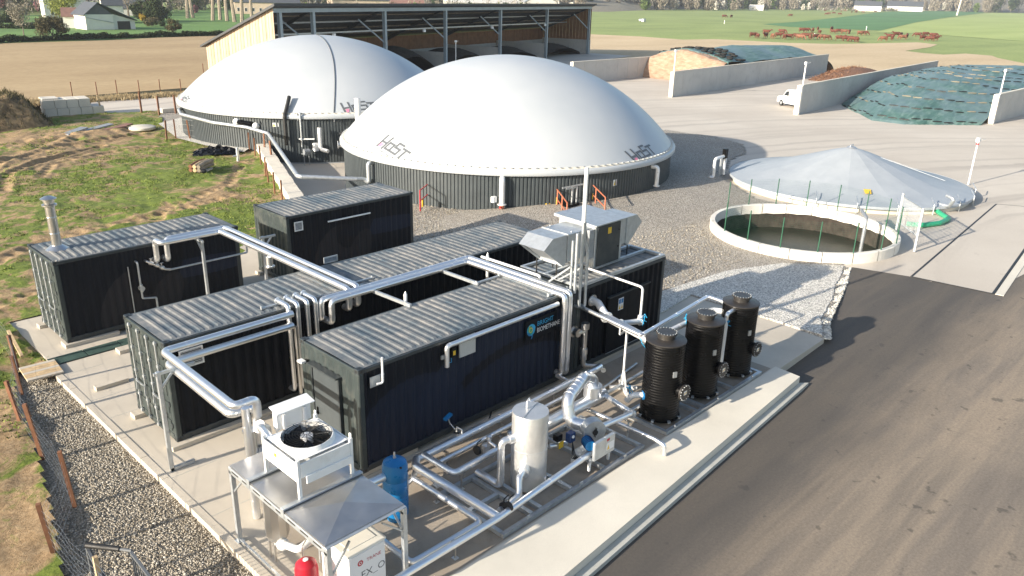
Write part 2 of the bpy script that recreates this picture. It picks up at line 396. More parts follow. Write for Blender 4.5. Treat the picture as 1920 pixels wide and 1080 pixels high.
def npmesh(name, V, F, mat, parent=None, smooth=False):
    """V (n,3) array, F (m,k) array with constant k"""
    me = bpy.data.meshes.new(name); V = np.asarray(V, dtype=np.float32); F = np.asarray(F, dtype=np.int32)
    me.vertices.add(len(V)); me.vertices.foreach_set('co', V.ravel()); k = F.shape[1]
    me.loops.add(F.size); me.loops.foreach_set('vertex_index', F.ravel()); me.polygons.add(len(F))
    me.polygons.foreach_set('loop_start', np.arange(0, F.size, k, dtype=np.int32)); 
    me.update(calc_edges=True); me.validate(); me.materials.append(M[mat])
    if smooth: me.polygons.foreach_set('use_smooth', [True]*len(me.polygons))
    o = bpy.data.objects.new(name, me); COL.objects.link(o)
    if parent is not None: o.parent = parent
    return o
def empty(name, label, cat, group=None, loc=(0, 0, 0), rz=0.0):
    o = bpy.data.objects.new(name, None); COL.objects.link(o); o.location = loc; o.rotation_euler = (0, 0, rz)
    o.empty_display_size = .2; return tag(o, label, cat, group)
def tag(o, label, cat=None, group=None):
    o['label'] = label
    if cat: o['category'] = cat
    if group: o['group'] = group
    return o
def struct(o): o['kind'] = 'structure'; return o
def stuff(o, label=None, cat=None):
    o['kind'] = 'stuff'
    if label: tag(o, label, cat)
    return o
def copy_tree(o, parent=None):
    c = o.copy(); COL.objects.link(c)
    if parent is not None: c.parent = parent
    for ch in list(o.children): copy_tree(ch, c)
    return c
def text_mb(txt, size, fn, align='LEFT', ext=0.0):
    """lettering: the built-in font as faces, every vertex mapped through fn(u, v)"""
    cu = bpy.data.curves.new('t', 'FONT'); cu.body = txt; cu.size = size; cu.align_x = align; cu.resolution_u = 2
    ob = bpy.data.objects.new('t', cu); COL.objects.link(ob); dg = bpy.context.evaluated_depsgraph_get()
    me = ob.evaluated_get(dg).to_mesh(); mb = MB()
    mb.add([fn(v.co.x, v.co.y) for v in me.vertices], [tuple(p.vertices) for p in me.polygons])
    bpy.data.objects.remove(ob); bpy.data.curves.remove(cu); return mb
def inside(poly, X, Y):
    X = np.asarray(X); Y = np.asarray(Y); r = np.zeros(X.shape, bool); n = len(poly)
    for i in range(n):
        x0, y0 = poly[i]; x1, y1 = poly[(i+1) % n]
        c = ((y0 > Y) != (y1 > Y)) & (X < (x1-x0)*(Y-y0)/((y1-y0) or 1e-9)+x0); r ^= c
    return r
def vnoise(X, Y, s, seed=0):
    """smooth value noise on arrays"""
    x = X/s; y = Y/s; xi = np.floor(x).astype(int); yi = np.floor(y).astype(int); fx = x-xi; fy = y-yi
    fx = fx*fx*(3-2*fx); fy = fy*fy*(3-2*fy)
    def h(a, b): n = (a*374761393+b*668265263+seed*982451653) & 0x7fffffff; n = (n ^ (n >> 13))*1274126177 & 0x7fffffff; return ((n ^ (n >> 16)) & 0xffff)/65535.
    return (h(xi, yi)*(1-fx)+h(xi+1, yi)*fx)*(1-fy)+(h(xi, yi+1)*(1-fx)+h(xi+1, yi+1)*fx)*fy
# ============================================================ GROUND
def flat(name, poly, z, mat, thick=None):
    mb = MB()
    if thick: mb.prism(poly, z-thick, z)
    else: mb.add([(x, y, z) for x, y in poly], [tuple(range(len(poly)))])
    return mb.build(name, mat)
PIT = [(14.6, 18.6), (22.3, 35.6), (26.5, 33.5), (33, 30), (33, 25), (24, 23), (19.5, 20), (19.2, 16.5), (14.9, 17.2)]
NEAR = (-30, 45, -30, 75)
# far meadow with a hole for the plant
fb = MB(); o_ = [(-1500, -900), (4200, -900), (4200, 4200), (-1500, 4200)]; i_ = [(NEAR[0], NEAR[2]), (NEAR[1], NEAR[2]), (NEAR[1], NEAR[3]), (NEAR[0], NEAR[3])]
fb.add([(x, y, -.10) for x, y in o_+i_], [(0, 1, 5, 4), (1, 2, 6, 5), (2, 3, 7, 6), (3, 0, 4, 7)])
struct(fb.build('meadow', 'meadow'))
sub = MB(); sub.box((-32, -32, -1.6), (47, 77, -1.2)); struct(sub.build('subsoil', 'soil_heap'))
def poly_px(pts, z=0): return [tuple(at(x, y, z)[:2]) for x, y in pts]
# fields, surveyed along their edges
struct(flat('ploughed_field', poly_px([(-300, 200), (-60, 83), (60, 79), (200, 75), (300, 70), (420, 66), (620, 60)])+[(70, 95), (38, 72), (15, 70), (-20, 70), (-60, 66)], -.05, 'tan_field'))
struct(flat('bare_field', poly_px([(1000, 62), (1110, 64), (1200, 68), (1280, 74), (1340, 73), (1400, 76), (1480, 80), (1560, 82), (1640, 81), (1720, 79), (1758, 83), (1745, 88), (1697, 95), (1730, 99), (1770, 102), (1810, 100), (1860, 104), (1870, 108), (1920, 118), (2300, 160)])+[(130, -20), (127, 47), (92, 53), (76, 56), (118, 80), (120, 95)], -.045, 'soil_field'))
struct(flat('wheat_field', poly_px([(1430, 45), (1490, 41), (1560, 34), (1640, 24), (1700, 20), (1860, 22), (1780, 32), (1720, 41), (1650, 57), (1560, 53), (1480, 50)]), -.04, 'wheat_dark'))
struct(flat('pasture', poly_px([(1640, 60), (1720, 42), (1790, 32), (1870, 22.5), (2100, 26), (2300, 90), (2100, 84), (1920, 77), (1800, 68), (1720, 62)]), -.035, 'wheat_light'))
struct(flat('lawn', poly_px([(-300, 90), (-100, 60), (0, 30), (120, 26), (560, 12), (620, 58), (420, 65), (300, 69), (200, 74), (60, 78), (-60, 82)]), -.03, 'lawn'))
# concrete yard and farm track
YARD = [(25.9, -6.2), (27.2, -5.9), (27.9, -8.3), (27.5, -11.8), (60, -15), (95, -24), (129, -14), (126.5, 47), (92, 52.5), (75, 55), (117, 80), (38, 59), (37, 66.5), (21, 66), (17.5, 57), (23.5, 56), (28, 51.5), (33, 40), (33, 25), (24, 23), (19.5, 20), (19.2, 16.2), (14.9, 17.0), (9, 14), (9, 2), (17, -6)]
OC = (30.2, -2.15)
hole = [(OC[0]+4.25*math.cos(-a), OC[1]+4.25*math.sin(-a)) for a in [2*math.pi*k/48+R(125) for k in range(49)]]
YH = YARD[:1]+hole+YARD[:1]+YARD[1:]
_m = MB(); _v = [(x, y, -.012) for x, y in hole[:-1]]; n0 = len(YARD)
# outer ring and hole joined through a pair of cuts so no face spans the open tank
from mathutils.geometry import tessellate_polygon
tris = tessellate_polygon([[Vector((x, y, 0)) for x, y in YARD], [Vector((x, y, 0)) for x, y in hole[:-1]]])
_m.add([(x, y, -.012) for x, y in YARD]+_v, [tuple(q_) for q_ in tris]); _m.f = [q_ if (Vector(_m.v[q_[1]])-Vector(_m.v[q_[0]])).cross(Vector(_m.v[q_[2]])-Vector(_m.v[q_[0]])).z > 0 else q_[::-1] for q_ in _m.f]
struct(_m.build('yard', 'yard_concrete'))
pf = MB(); pf.add([(x, y, -.85) for x, y in [(13, 14), (13.5, 20), (22, 37), (36, 37), (36, 14)]], [(0, 1, 2, 3, 4)]); struct(pf.build('pit_floor', 'yard_concrete'))
# gravel around the tanks (sinks slightly away from the tank skirt)
GR = [(11, 3.2), (15.0, 3.0), (15.1, -1.9), (19, -2.2), (18.8, -8.3), (20.3, -7.6), (22.7, -6.95), (24.5, -6.4), (26.99, -5.67)]
GR += [(29, -4), (33, -3), (35.5, -1), (35.3, 3), (37.5, 6.5), (41, 8.3), (44.5, 9.9), (48, 10.5), (51, 12.6), (52.5, 16), (51.7, 22), (50, 27), (46, 29), (40, 31), (30, 29), (20, 17.5), (19.5, 15.8), (15, 16.6), (11, 14), (9.5, 13)]
gx = np.arange(8, 54, .35); gy = np.arange(-9, 32, .35); X, Y = np.meshgrid(gx, gy); d = np.hypot(X-29.5, Y-17.5)
Z = .02+.42*np.clip((15.5-d)/4.2, 0, 1)*np.clip((12-Y)/3, 0, 1)*np.clip((X-17)/3, 0, 1)+.02*vnoise(X, Y, .8, 3)
idx = np.arange(X.size).reshape(X.shape); Q = np.stack([idx[:-1,:-1], idx[:-1,1:], idx[1:,1:], idx[1:,:-1]], -1).reshape(-1, 4)
c_ = np.stack([X[:-1,:-1]+.17, Y[:-1,:-1]+.17], -1).reshape(-1, 2); keep = inside(GR, c_[:,0], c_[:,1]) & (np.hypot(c_[:,0]-OC[0], c_[:,1]-OC[1]) > 4.30)
o = npmesh('gravel_yard', np.c_[X.ravel(), Y.ravel(), Z.ravel()], Q[keep], 'gravel_yard', smooth=True); struct(o)
GW = [(15.2, -3.4), (16.5, -1.9), (19.1, -2.1), (22.5, -2.5), (25.2, -3.6), (26.97, -5.6), (25.5, -6.1), (24.2, -6.4), (22.7, -6.95), (20.3, -7.55), (18.85, -8.25), (18.9, -3)]
gw = MB(); pts = []
for i in range(len(GW)):
    a, b2 = Vector((*GW[i], 0)), Vector((*GW[(i+1) % len(GW)], 0)); n_ = max(1, int((b2-a).length/.15))
    for k in range(n_):
        p = a.lerp(b2, k/n_); pts.append((p.x+random.uniform(-.03, .03), p.y+random.uniform(-.02, .02), .052))
gw.prism([(p[0], p[1]) for p in pts[::-1]], -.5, .052); gw.f = [f[::-1] for f in gw.f]; struct(gw.build('gravel_strip_white', 'gravel_white'))
# access road: lower beside the slab, rising to the yard
AX = np.arange(-24, 62, .6); AY = np.arange(-46, -4, .6); X, Y = np.meshgrid(AX, AY)
Z = -.30+.284*np.clip((X-15)/13, 0, 1)**.8; idx = np.arange(X.size).reshape(X.shape)
# clip on a fine polygon: vertices beyond the left edge are snapped to it
edge = [(-24, -11.6), (3.4, -9.95), (9, -9.72), (15.4, -9.25), (15.6, -8.4), (18.6, -8.42), (20.0, -7.75), (22.7, -6.98), (24.6, -6.4), (27.0, -6.0), (28.7, -6.2), (28.9, -11.5), (60, -15.2)]
ex = [p[0] for p in edge]; xs = np.unique(np.concatenate([AX, ex])); rows = 30; V = []; 
top = np.interp(xs, sorted(ex), [p[1] for p in sorted(edge)])+.45
for j in range(rows+1):
    yy = top+(-46-top)*(j/rows)**1.5
    zz = -.30+.284*np.clip((xs-15)/10.5, 0, 1)**.8; V.append(np.c_[xs, yy, zz+.015*vnoise(xs, yy, 4, 5)])
V = np.concatenate(V); w_ = len(xs); idx = np.arange(len(V)).reshape(rows+1, w_)
Q = np.stack([idx[:-1,:-1], idx[1:,:-1], idx[1:,1:], idx[:-1,1:]], -1).reshape(-1, 4)
struct(npmesh('road', V, Q, 'asphalt', smooth=True))
# muddy grass with ruts
MUD = [(-.70, 7.4), (-.70, 11.3), (6.5, 11.4), (8.9, 13.3), (13.4, 15.5), (14.2, 18.2), (21.6, 35.2), (19.6, 36.5), (18.6, 41), (20.4, 48.5), (23.4, 55.6), (17.5, 57.2), (12, 62), (-20, 66), (-30, 66), (-30, -20), (-3.6, -2.9), (-3.1, -.6), (-2.6, 2.0), (-2.2, 5.2), (-1.7, 7.2)]
MX = np.arange(-30, 25, .11); MY = np.arange(-12, 66.5, .11); X, Y = np.meshgrid(MX, MY)
Z = .18*(vnoise(X, Y, 6, 1)-.5)+.13*(vnoise(X, Y, 1.3, 2)-.5)+.07*(vnoise(X, Y, .45, 4)-.5)+.035*(vnoise(X, Y, .2, 9)-.5)
WEAR = np.clip((vnoise(X, Y, 7, 61)-.5)*2.2, 0, 1)*.45-.35*np.clip((X-6)/6, 0, 1)*np.clip((36-Y)/6, 0, 1)+np.clip(1-np.hypot(X-15, (Y-46)*1.6)/9, 0, 1)*1.6+np.clip(1-np.hypot(X-9, (Y-41))/10, 0, 1)+np.clip((-2.0-X)/1.0, 0, 1)*np.clip((9-Y)/4, 0, 1)*1.5
def rut(path, w, depth, tread=.05):
    global Z, WEAR
    P = [Vector((*p, 0)) for p in path]; D = np.full(X.shape, 9.); Tt = np.zeros(X.shape); L0 = 0
    for a, b_ in zip(P[:-1], P[1:]):
        dx, dy = b_.x-a.x, b_.y-a.y; L = math.hypot(dx, dy); t_ = np.clip(((X-a.x)*dx+(Y-a.y)*dy)/L**2, 0, 1)
        q = np.hypot(X-a.x-t_*dx, Y-a.y-t_*dy); c__ = q < D; D = np.where(c__, q, D); Tt = np.where(c__, L0+t_*L, Tt); L0 += L
    prof = np.clip(1-(D/w)**2, 0, 1); rim = np.exp(-((D-w*1.3)/(.35*w))**2)
    WEAR = WEAR+1.3*np.exp(-(D/(w*1.9))**2)*(.5+vnoise(X, Y, 2, 18)); depth = depth*.55*(.35+1.0*vnoise(X, Y, 2.6, 17)); Z = Z-depth*prof+depth*.45*rim+tread*prof*np.sin(Tt*9+D*6)
for path, w, dp in [([(2.0, 30), (3.6, 35), (6.5, 39.5), (11, 43), (17, 44.5)], .42, .26), ([(4.4, 31.5), (5.6, 35.5), (8.8, 38.8), (13, 41.4)], .40, .26), ([(6.8, 33.5), (8.6, 37), (12.5, 39), (17.5, 39.5)], .3, .12),
                    ([(6.5, 17.5), (9, 22), (14.2, 25), (18.2, 31)], .33, .10), ([(-1.5, 17), (3, 20.5), (8.5, 21.5), (13, 22.5)], .33, .14), ([(-4.4, 12), (-2.5, 17), (-2.8, 22)], .4, .16),
                    ([(-5.6, -4), (-5.2, 0), (-4.2, 4), (-4.6, 9)], .45, .14), ([(-3.6, 8), (-1.8, 12.5), (1.5, 14.2), (6, 14)], .33, .14)]: rut(path, w, dp)
for (cx_, cy_, r_, h_) in [(16, 47.4, 2.2, .35), (12, 46, 2.5, .3), (9, 44.5, 2, .25), (6, 40, 2, .2)]: Z += h_*np.exp(-((X-cx_)**2+(Y-cy_)**2)/r_**2)*vnoise(X, Y, .6, 8)
Z = Z+.05*np.clip((Y-30)/20, 0, 1)
Z = np.where((np.hypot(X-29.8, Y-39.4) < 12.3), np.minimum(Z, .04), Z)
idx = np.arange(X.size).reshape(X.shape); Q = np.stack([idx[:-1,:-1], idx[:-1,1:], idx[1:,1:], idx[1:,:-1]], -1).reshape(-1, 4)
keep = inside(MUD, X[:-1,:-1].ravel()+.05, Y[:-1,:-1].ravel()+.05)
# outside the camera's view cone nothing that fine is needed
vx, vy = X[:-1,:-1].ravel()+6.54, Y[:-1,:-1].ravel()+17.67; a_ = np.degrees(np.arctan2(vx, vy)); keep &= (a_ > 2) & (a_ < 60)
Qk = Q[keep]; used = np.unique(Qk); rm = np.full(X.size, -1); rm[used] = np.arange(len(used))
mg = npmesh('muddy_ground', np.c_[X.ravel(), Y.ravel(), Z.ravel()][used], rm[Qk], 'muddy_grass', smooth=True); struct(mg); wa = mg.data.attributes.new('wear', 'FLOAT', 'POINT'); wa.data.foreach_set('value', np.clip(WEAR.ravel()[used], -.5, 1.6).astype(np.float32))
mbk = MB(); mbk.add([(x, y, -.35) for x, y in MUD], [tuple(range(len(MUD)))]); struct(mbk.build('earth_base', 'soil_heap'))
# tufts of grass on the mud (uncountable)
n = 52000; gx_ = rng.uniform(-7, 24, n); gy_ = rng.uniform(-3, 60, n)
v1 = .5*vnoise(gx_, gy_, 3.2, 21)+.5*vnoise(gx_, gy_, .8, 22); wi = np.clip(((gx_+30)/.11).round().astype(int), 0, len(MX)-1); wj = np.clip(((gy_+12)/.11).round().astype(int), 0, len(MY)-1); k = inside(MUD, gx_, gy_) & (v1-.16*WEAR[wj, wi] > .47); gx_, gy_ = gx_[k], gy_[k]; n = len(gx_)
ii = np.clip(((gx_+30)/.11).round().astype(int), 0, len(MX)-1); jj = np.clip(((gy_+12)/.11).round().astype(int), 0, len(MY)-1); gz_ = Z[jj, ii]
V = []; B = np.c_[gx_, gy_, gz_]
for q in range(3):
    a = rng.uniform(0, 6.28, n); h = rng.uniform(.05, .13, n); w = rng.uniform(.015, .035, n); off = rng.normal(0, .04, (n, 2)); lean = rng.normal(0, .06, (n, 2))
    b0 = B+np.c_[off, np.zeros(n)-.02]; V += [b0+np.c_[np.cos(a)*w, np.sin(a)*w, np.zeros(n)], b0-np.c_[np.cos(a)*w, np.sin(a)*w, np.zeros(n)], b0+np.c_[lean, h]]
V = np.stack(V, 1).reshape(-1, 3); F = np.arange(len(V)).reshape(-1, 3)
stuff(npmesh('grass', V, F, 'grass_blade'), 'short green grass tufts growing on the rutted mud left of the tanks', 'grass')

# stones: the gravel bed along the left kerb, real pebbles
def stones(name, poly, n, z, smin, smax, label, bbox, mat='stone'):
    mat = mat; ico_unused = 0; t_ = (1+5**.5)/2; ico = np.array([(-1,t_,0),(1,t_,0),(-1,-t_,0),(1,-t_,0),(0,-1,t_),(0,1,t_),(0,-1,-t_),(0,1,-t_),(t_,0,-1),(t_,0,1),(-t_,0,-1),(-t_,0,1)])/1.9
    fc = np.array([(0,11,5),(0,5,1),(0,1,7),(0,7,10),(0,10,11),(1,5,9),(5,11,4),(11,10,2),(10,7,6),(7,1,8),(3,9,4),(3,4,2),(3,2,6),(3,6,8),(3,8,9),(4,9,5),(2,4,11),(6,2,10),(8,6,7),(9,8,1)])
    ico = np.array([(0,0,.9),(1,0,.1),(.3,.95,-.1),(-.8,.6,.15),(-.8,-.6,-.1),(.3,-.95,.1),(0,0,-.9)]); fc = np.array([(0,1,2),(0,2,3),(0,3,4),(0,4,5),(0,5,1),(6,2,1),(6,3,2),(6,4,3),(6,5,4),(6,1,5)]); NV = 7
    x = rng.uniform(bbox[0], bbox[1], n); y = rng.uniform(bbox[2], bbox[3], n); k = inside(poly, x, y); x, y = x[k], y[k]; n = len(x)
    s = rng.uniform(smin, smax, n)*rng.uniform(.8, 1.2, n); sc = np.c_[s*rng.uniform(.8, 1.4, n), s*rng.uniform(.7, 1.1, n), s*rng.uniform(.4, .75, n)]
    P = ico[None]*rng.uniform(.75, 1.25, (n, 7, 1))*sc[:, None, :]; a = rng.uniform(0, 6.28, n); b_ = rng.normal(0, .35, n)
    ca, sa, cb, sb = np.cos(a)[:, None], np.sin(a)[:, None], np.cos(b_)[:, None], np.sin(b_)[:, None]
    X1 = P[..., 0]*cb+P[..., 2]*sb; Z1 = -P[..., 0]*sb+P[..., 2]*cb
    V = np.stack([X1*ca-P[..., 1]*sa+x[:, None], X1*sa+P[..., 1]*ca+y[:, None], Z1+z+rng.uniform(-.01, .02, n)[:, None]], -1)
    F = (fc[None]+7*np.arange(n)[:, None, None]).reshape(-1, 3)
    return stuff(npmesh(name, V.reshape(-1, 3), F, mat), label, 'gravel')
GB = [(-.75, 7.2), (-.75, 0), (-.75, -8.8), (-8, -9.5), (-9, -6), (-6.5, -4.6), (-4.6, -2.8), (-3.3, -2.4), (-2.9, -.6), (-2.3, 2.0), (-2.0, 5.2), (-1.4, 6.9)]
struct(flat('gravel_bed', [(-.7, 7.4), (-.7, -9), (-24, -11.4), (-24, -3), (-5, -3.2), (-3.6, -2.5), (-3.3, -.6), (-2.8, 2), (-2.4, 5.2), (-1.8, 7.4)], -.17, 'gravel_bed'))
stones('loose_gravel', GB, 120000, -.163, .014, .030, 'bed of loose grey and tan stones along the left edge of the slab', (-9, -.75, -9.5, 7.3))
YG = [(11.5, 3.4), (15.2, 3.2), (15.2, -1.7), (19, -2), (24, -2.6), (29, 3.5), (34, 7), (40, 9.2), (33, 7), (26, 8.5), (20, 14.5), (15, 16)]
stones('yard_gravel_stones', YG, 30000, .045, .022, .042, 'loose pale stones lying on the gravel yard between containers and tanks', (11, 40, -3, 16))
stones('edge_stones', [(18.7, -8.35), (18.9, -8.55), (20.4, -7.85), (22.8, -7.2), (24.6, -6.7), (27.05, -5.9), (26.9, -5.5), (24.2, -6.25), (22.6, -6.8), (20.2, -7.4)], 26000, -.02, .03, .06, 'loose white stones spilling over the edge of the road', (18.6, 27.1, -8.6, -5.4), 'stone_white')
RING = [(21.6, 35.4), (19.5, 33.2), (18.6, 37), (18.3, 41), (20, 48.3), (23, 50.5), (24, 49), (21, 46), (19.5, 41), (19.6, 37)]
struct(flat('gravel_ring', [(18.2, 40), (19.8, 49), (23.6, 56.3), (28.8, 52.5), (35, 42), (30, 36)], -.03, 'gravel_yard')); struct(flat('gravel_ring', RING, .10, 'gravel_white'))
# verge beside the far track: straw and weeds
n = 9000; u = rng.uniform(0, 1, n); x = 14+u*28+rng.normal(0, .3, n); y = 66.5+rng.normal(0, .55, n)-u*1.5
V = []
for q in range(3):
    h = rng.uniform(.15, .55, n)*(.6+.8*vnoise(x, y, 2, 3)); a = rng.uniform(0, 6.28, n); w = .035; lean = rng.normal(0, .12, (n, 2)); b0 = np.c_[x+rng.normal(0, .1, n), y+rng.normal(0, .1, n), np.full(n, -.03)]
    V += [b0+np.c_[np.cos(a)*w, np.sin(a)*w, 0*a], b0-np.c_[np.cos(a)*w, np.sin(a)*w, 0*a], b0+np.c_[lean, h]]
V = np.stack(V, 1).reshape(-1, 3); stuff(npmesh('weeds', V, np.arange(len(V)).reshape(-1, 3), 'straw'), 'dry weeds growing along the far farm track', 'weeds')
# slab of the container plant, in cast bays
for k_, (nm, poly, z0, z1, mt_) in enumerate([
    ('slab', [(-.72, -7.0), (-.72, 11.35), (6.8, 11.45), (9, 13.4), (14.5, 13.0), (15.0, 3.0), (15.0, -1.9), (19.1, -2.15), (18.72, -8.38), (15.4, -8.4), (15.4, -8.24), (3.2, -8.22), (1.3, -8.1), (1.3, -7.0)], -.5, 0, 'concrete_slab')]):
    pass
PL = [(-.72, -12), (-.72, 11.35), (6.8, 11.45), (9, 13.4), (14.5, 13.0), (15.0, 3.0), (15.0, -1.9), (19.1, -2.15), (18.72, -8.38), (15.41, -8.40), (15.40, -8.24), (-.2, -8.24), (-.2, -12)]
struct(flat('slab', PL, 0, 'concrete_slab', .5))
struct(flat('bund_floor', [(.02, -4.45), (9.0, -4.45), (9.0, -8.20), (.02, -8.20)], .006, 'concrete_bund'))
struct(flat('bund_floor', [(9.02, -4.45), (15.2, -4.45), (15.2, -8.20), (9.02, -8.20)], .006, 'concrete_bund'))
# white strip in front with a lower kerb step
struct(flat('pavement', [(-.18, -8.26), (15.38, -8.26), (15.28, -9.12), (-.18, -10.02)], .03, 'concrete_white', .5))
struct(flat('kerb', [(-.18, -10.03), (15.29, -9.13), (15.5, -9.33), (-.18, -10.25)], -.18, 'concrete_kerb', .4))
# low edging boards cast on the kerb side, one per bay
for i in range(15):
    y0 = 6.2-i*1.22; mb = MB(); mb.box((-.90+.004*math.sin(i*3), y0-1.21, -.35), (-.722, y0, .012+.004*math.sin(i*5))); struct(mb.build('kerb_stone', 'concrete_slab'))
# saw cut joints on the slab
jt = MB()
for y_ in (6.05, 3.9, 2.6, -1.2, -3.2): jt.box((-.70, y_-.008, -.01), (0.4 if y_ != 3.9 else 1.2, y_+.008, .003))
struct(jt.build('slab_joint', 'concrete_kerb'))
# ============================================================ CONTAINERS
def corr_side(x0, x1, z0, z1, y, out, per=.278, dep=.036):
    """trapezoid corrugated sheet in the xz plane; out = -1 or +1 side it faces"""
    mb = MB(); xs = []; x = x0; pts = []
    n = max(1, round((x1-x0)/per)); p = (x1-x0)/n
    for i in range(n):
        a = x0+i*p
        pts += [(a, 0), (a+p*.25, 0), (a+p*.5, -dep), (a+p*.75, -dep)]
    pts.append((x1, 0)); V = []; F = []
    for (a, d) in pts: V += [(a, y+out*d, z0), (a, y+out*d, z1)]
    for i in range(len(pts)-1): F.append((2*i, 2*i+2, 2*i+3, 2*i+1) if out < 0 else (2*i, 2*i+1, 2*i+3, 2*i+2))
    mb.add(V, F); return mb
def corr_end(y0, y1, z0, z1, x, out, per=.26, dep=.036):
    m_ = corr_side(y0, y1, z0, z1, 0, -1, per, dep); mb = MB()
    mb.add([(x-out*(v[1]), v[0], v[2]) for v in m_.v], m_.f if out < 0 else [q[::-1] for q in m_.f]); 
    return mb
def roof_sheet(x0, x1, y0, y1, z, per=.235, h=.021):
    n = round((x1-x0-.35)/per); p = (x1-x0-.35)/n; xs = [x0, x0+.17]; zs = [0, 0]
    for i in range(n):
        a = x0+.17+i*p; xs += [a+p*.12, a+p*.30, a+p*.62, a+p*.80]; zs += [0, 1, 1, 0]
    xs += [x1-.17, x1]; zs += [0, 0]
    ys = [y0, y0+.07, y0+.16, (y0+y1)/2, y1-.16, y1-.07, y1]; k = [0, 0, 1, 1.3, 1, 0, 0]
    V = []; F = []; m_ = len(ys)
    for a, q in zip(xs, zs):
        for b, kk in zip(ys, k): V.append((a, b, z+h*q*min(kk, 1)+(.012 if kk > 1 else 0)))
    for i in range(len(xs)-1):
        for j in range(m_-1): F.append((i*m_+j, (i+1)*m_+j, (i+1)*m_+j+1, i*m_+j+1))
    mb = MB(); mb.add(V, F); return mb
def container(name, label, x0, y0, L, film, end, zb=.12, H=2.70, Wd=2.42, group='dark shipping containers of the gas plant', roof='roof_dusty', right_end=True):
    c = empty(name, label, 'container', group, (x0, y0, zb))
    f = MB(); f.box((.05, .03, .02), (L-.05, Wd-.03, .14)); f.build('floor', 'anthracite', c)
    corr_side(.16, L-.16, .16, H-.10, .018, -1).build('front_panel', film, c)
    corr_side(.16, L-.16, .16, H-.10, Wd-.018, 1).build('rear_panel', 'end_steel', c)
    if right_end: corr_end(.16, Wd-.16, .16, H-.10, L-.02, 1).build('end_panel', 'end_steel', c)
    roof_sheet(.06, L-.06, .06, Wd-.06, H-.004).build('roof', roof, c)
    for xx in (0, L-.16):
        for yy in (0, Wd-.16):
            mb = MB(); mb.cbox((xx+.004, yy+.004, .12), (xx+.156, yy+.156, H-.118), .02)
            mb.build('corner_post', 'anthracite' if yy == 0 and xx > 0 else 'end_steel', c)
            for zz in (0, H-.118+.012):
                k = MB(); k.cbox((xx-.004, yy-.004, zz), (xx+.166, yy+.166, zz+.118), .012)
                o = k.build('corner_casting', 'anthracite', c)
                h = MB(); h.box((xx+.05, yy+.04, zz+.118), (xx+.115, yy+.12, zz+.1195))
                sx = -1 if xx == 0 else 1; ex = xx-.0055 if xx == 0 else xx+.1675
                h.box((min(ex, ex+.001*sx), yy+.05, zz+.03), (max(ex, ex+.001*sx), yy+.11, zz+.09))
                ey = yy-.0055 if yy == 0 else yy+.1665
                h.box((xx+.05, ey, zz+.03), (xx+.11, ey+.001, zz+.09)); h.build('casting_slot', 'black_rubber', o)
    for yy in (.0, Wd-.06):
        mb = MB(); mb.cbox((.165, yy, H-.10), (L-.165, yy+.06, H-.012), .008); mb.build('top_rail', 'anthracite' if yy == 0 else 'end_steel', c)
        mb = MB(); mb.cbox((.165, yy, .01), (L-.165, yy+.07, .16), .008)
        for q in (L*.42, L*.58): mb.box((q-.15, yy-.002, .03), (q+.15, yy+.0, .11))
        mb.build('bottom_rail', 'anthracite', c)
    for xx in (0.0, L-.06):
        mb = MB(); mb.cbox((xx, .165, H-.11), (xx+.06, Wd-.165, H-.014), .008); mb.build('header', 'end_steel', c)
        mb = MB(); mb.cbox((xx, .165, .01), (xx+.06, Wd-.165, .16), .008); mb.build('sill', 'end_steel', c)
    # rounded rail tabs along the top edge
    if end == 'doors':
        hw = (Wd-.34)/2
        for s in (0, 1):
            ya = .17+s*(hw+.004); mb = MB(); mb.cbox((.012, ya, .165), (.05, ya+hw-.006, H-.115), .006)
            for q in range(5): zz = .24+q*.49; mb.cbox((-.006, ya+.05, zz), (.012, ya+hw-.06, zz+.30), .01)
            d = mb.build('door', 'end_steel', c)
            for q in (.26, .76):
                yb = ya+hw*q; r_ = MB(); r_.cyl((-.045, yb, .10), (-.045, yb, H-.06), .019, 10)
                for zz in (.13, .62, 1.3, 1.95, H-.13): r_.box((-.066, yb-.05, zz-.035), (-.008, yb+.05, zz+.035))
                r_.build('locking_bar', 'galvanised', d, smooth=True)
                h = MB(); h.bar((-.075, yb, 1.05), (-.075, yb+(.30 if q < .5 else -.30), 1.02), .035, .02); h.bar((-.075, yb, .75), (-.06, yb, 1.06), .03, .03); h.build('door_handle', 'galvanised', d)
            for zz in (.35, .95, 1.6, 2.25): hg = MB(); hg.box((-.02, (ya-.06 if s == 0 else ya+hw-.03), zz), (.012, (ya+.03 if s == 0 else ya+hw+.06), zz+.12)); hg.build('hinge', 'anthracite', d)
    elif end == 'corr':
        corr_end(.16, Wd-.16, .16, H-.10, .02, -1).build('end_panel', 'end_steel', c)
    elif end == 'person':
        corr_end(.16, Wd-.16, .16, H-.10, .02, -1).build('end_panel', 'end_steel', c)
        mb = MB(); mb.cbox((-.05, .78, .18), (.03, 1.84, 2.18), .012); d = mb.build('personnel_door', 'cladding', c)
        f = MB(); f.box((-.07, .72, .16), (.0, .775, 2.25)); f.box((-.07, 1.845, .16), (.0, 1.90, 2.25)); f.box((-.16, .70, 2.25), (.02, 1.92, 2.29)); f.build('door_frame', 'anthracite', c)
        h = MB(); h.tube([(-.06, 1.72, 1.0), (-.13, 1.72, 1.0), (-.13, 1.60, 1.0)], .016, 8); h.cyl((-.052, 1.72, .93), (-.056, 1.72, 1.12), .03, 8); h.build('door_handle', 'black_plastic', d, smooth=True)
    for (a, b_) in ((0, 0), (0, Wd-.5), (L-.9, 0), (L-.9, Wd-.5)):
        pass
    return c
C2 = container('shipping_container', 'longest dark container in the middle with locking bars on its left end', 0.0, .02, 13.68, 'black_film', 'doors')
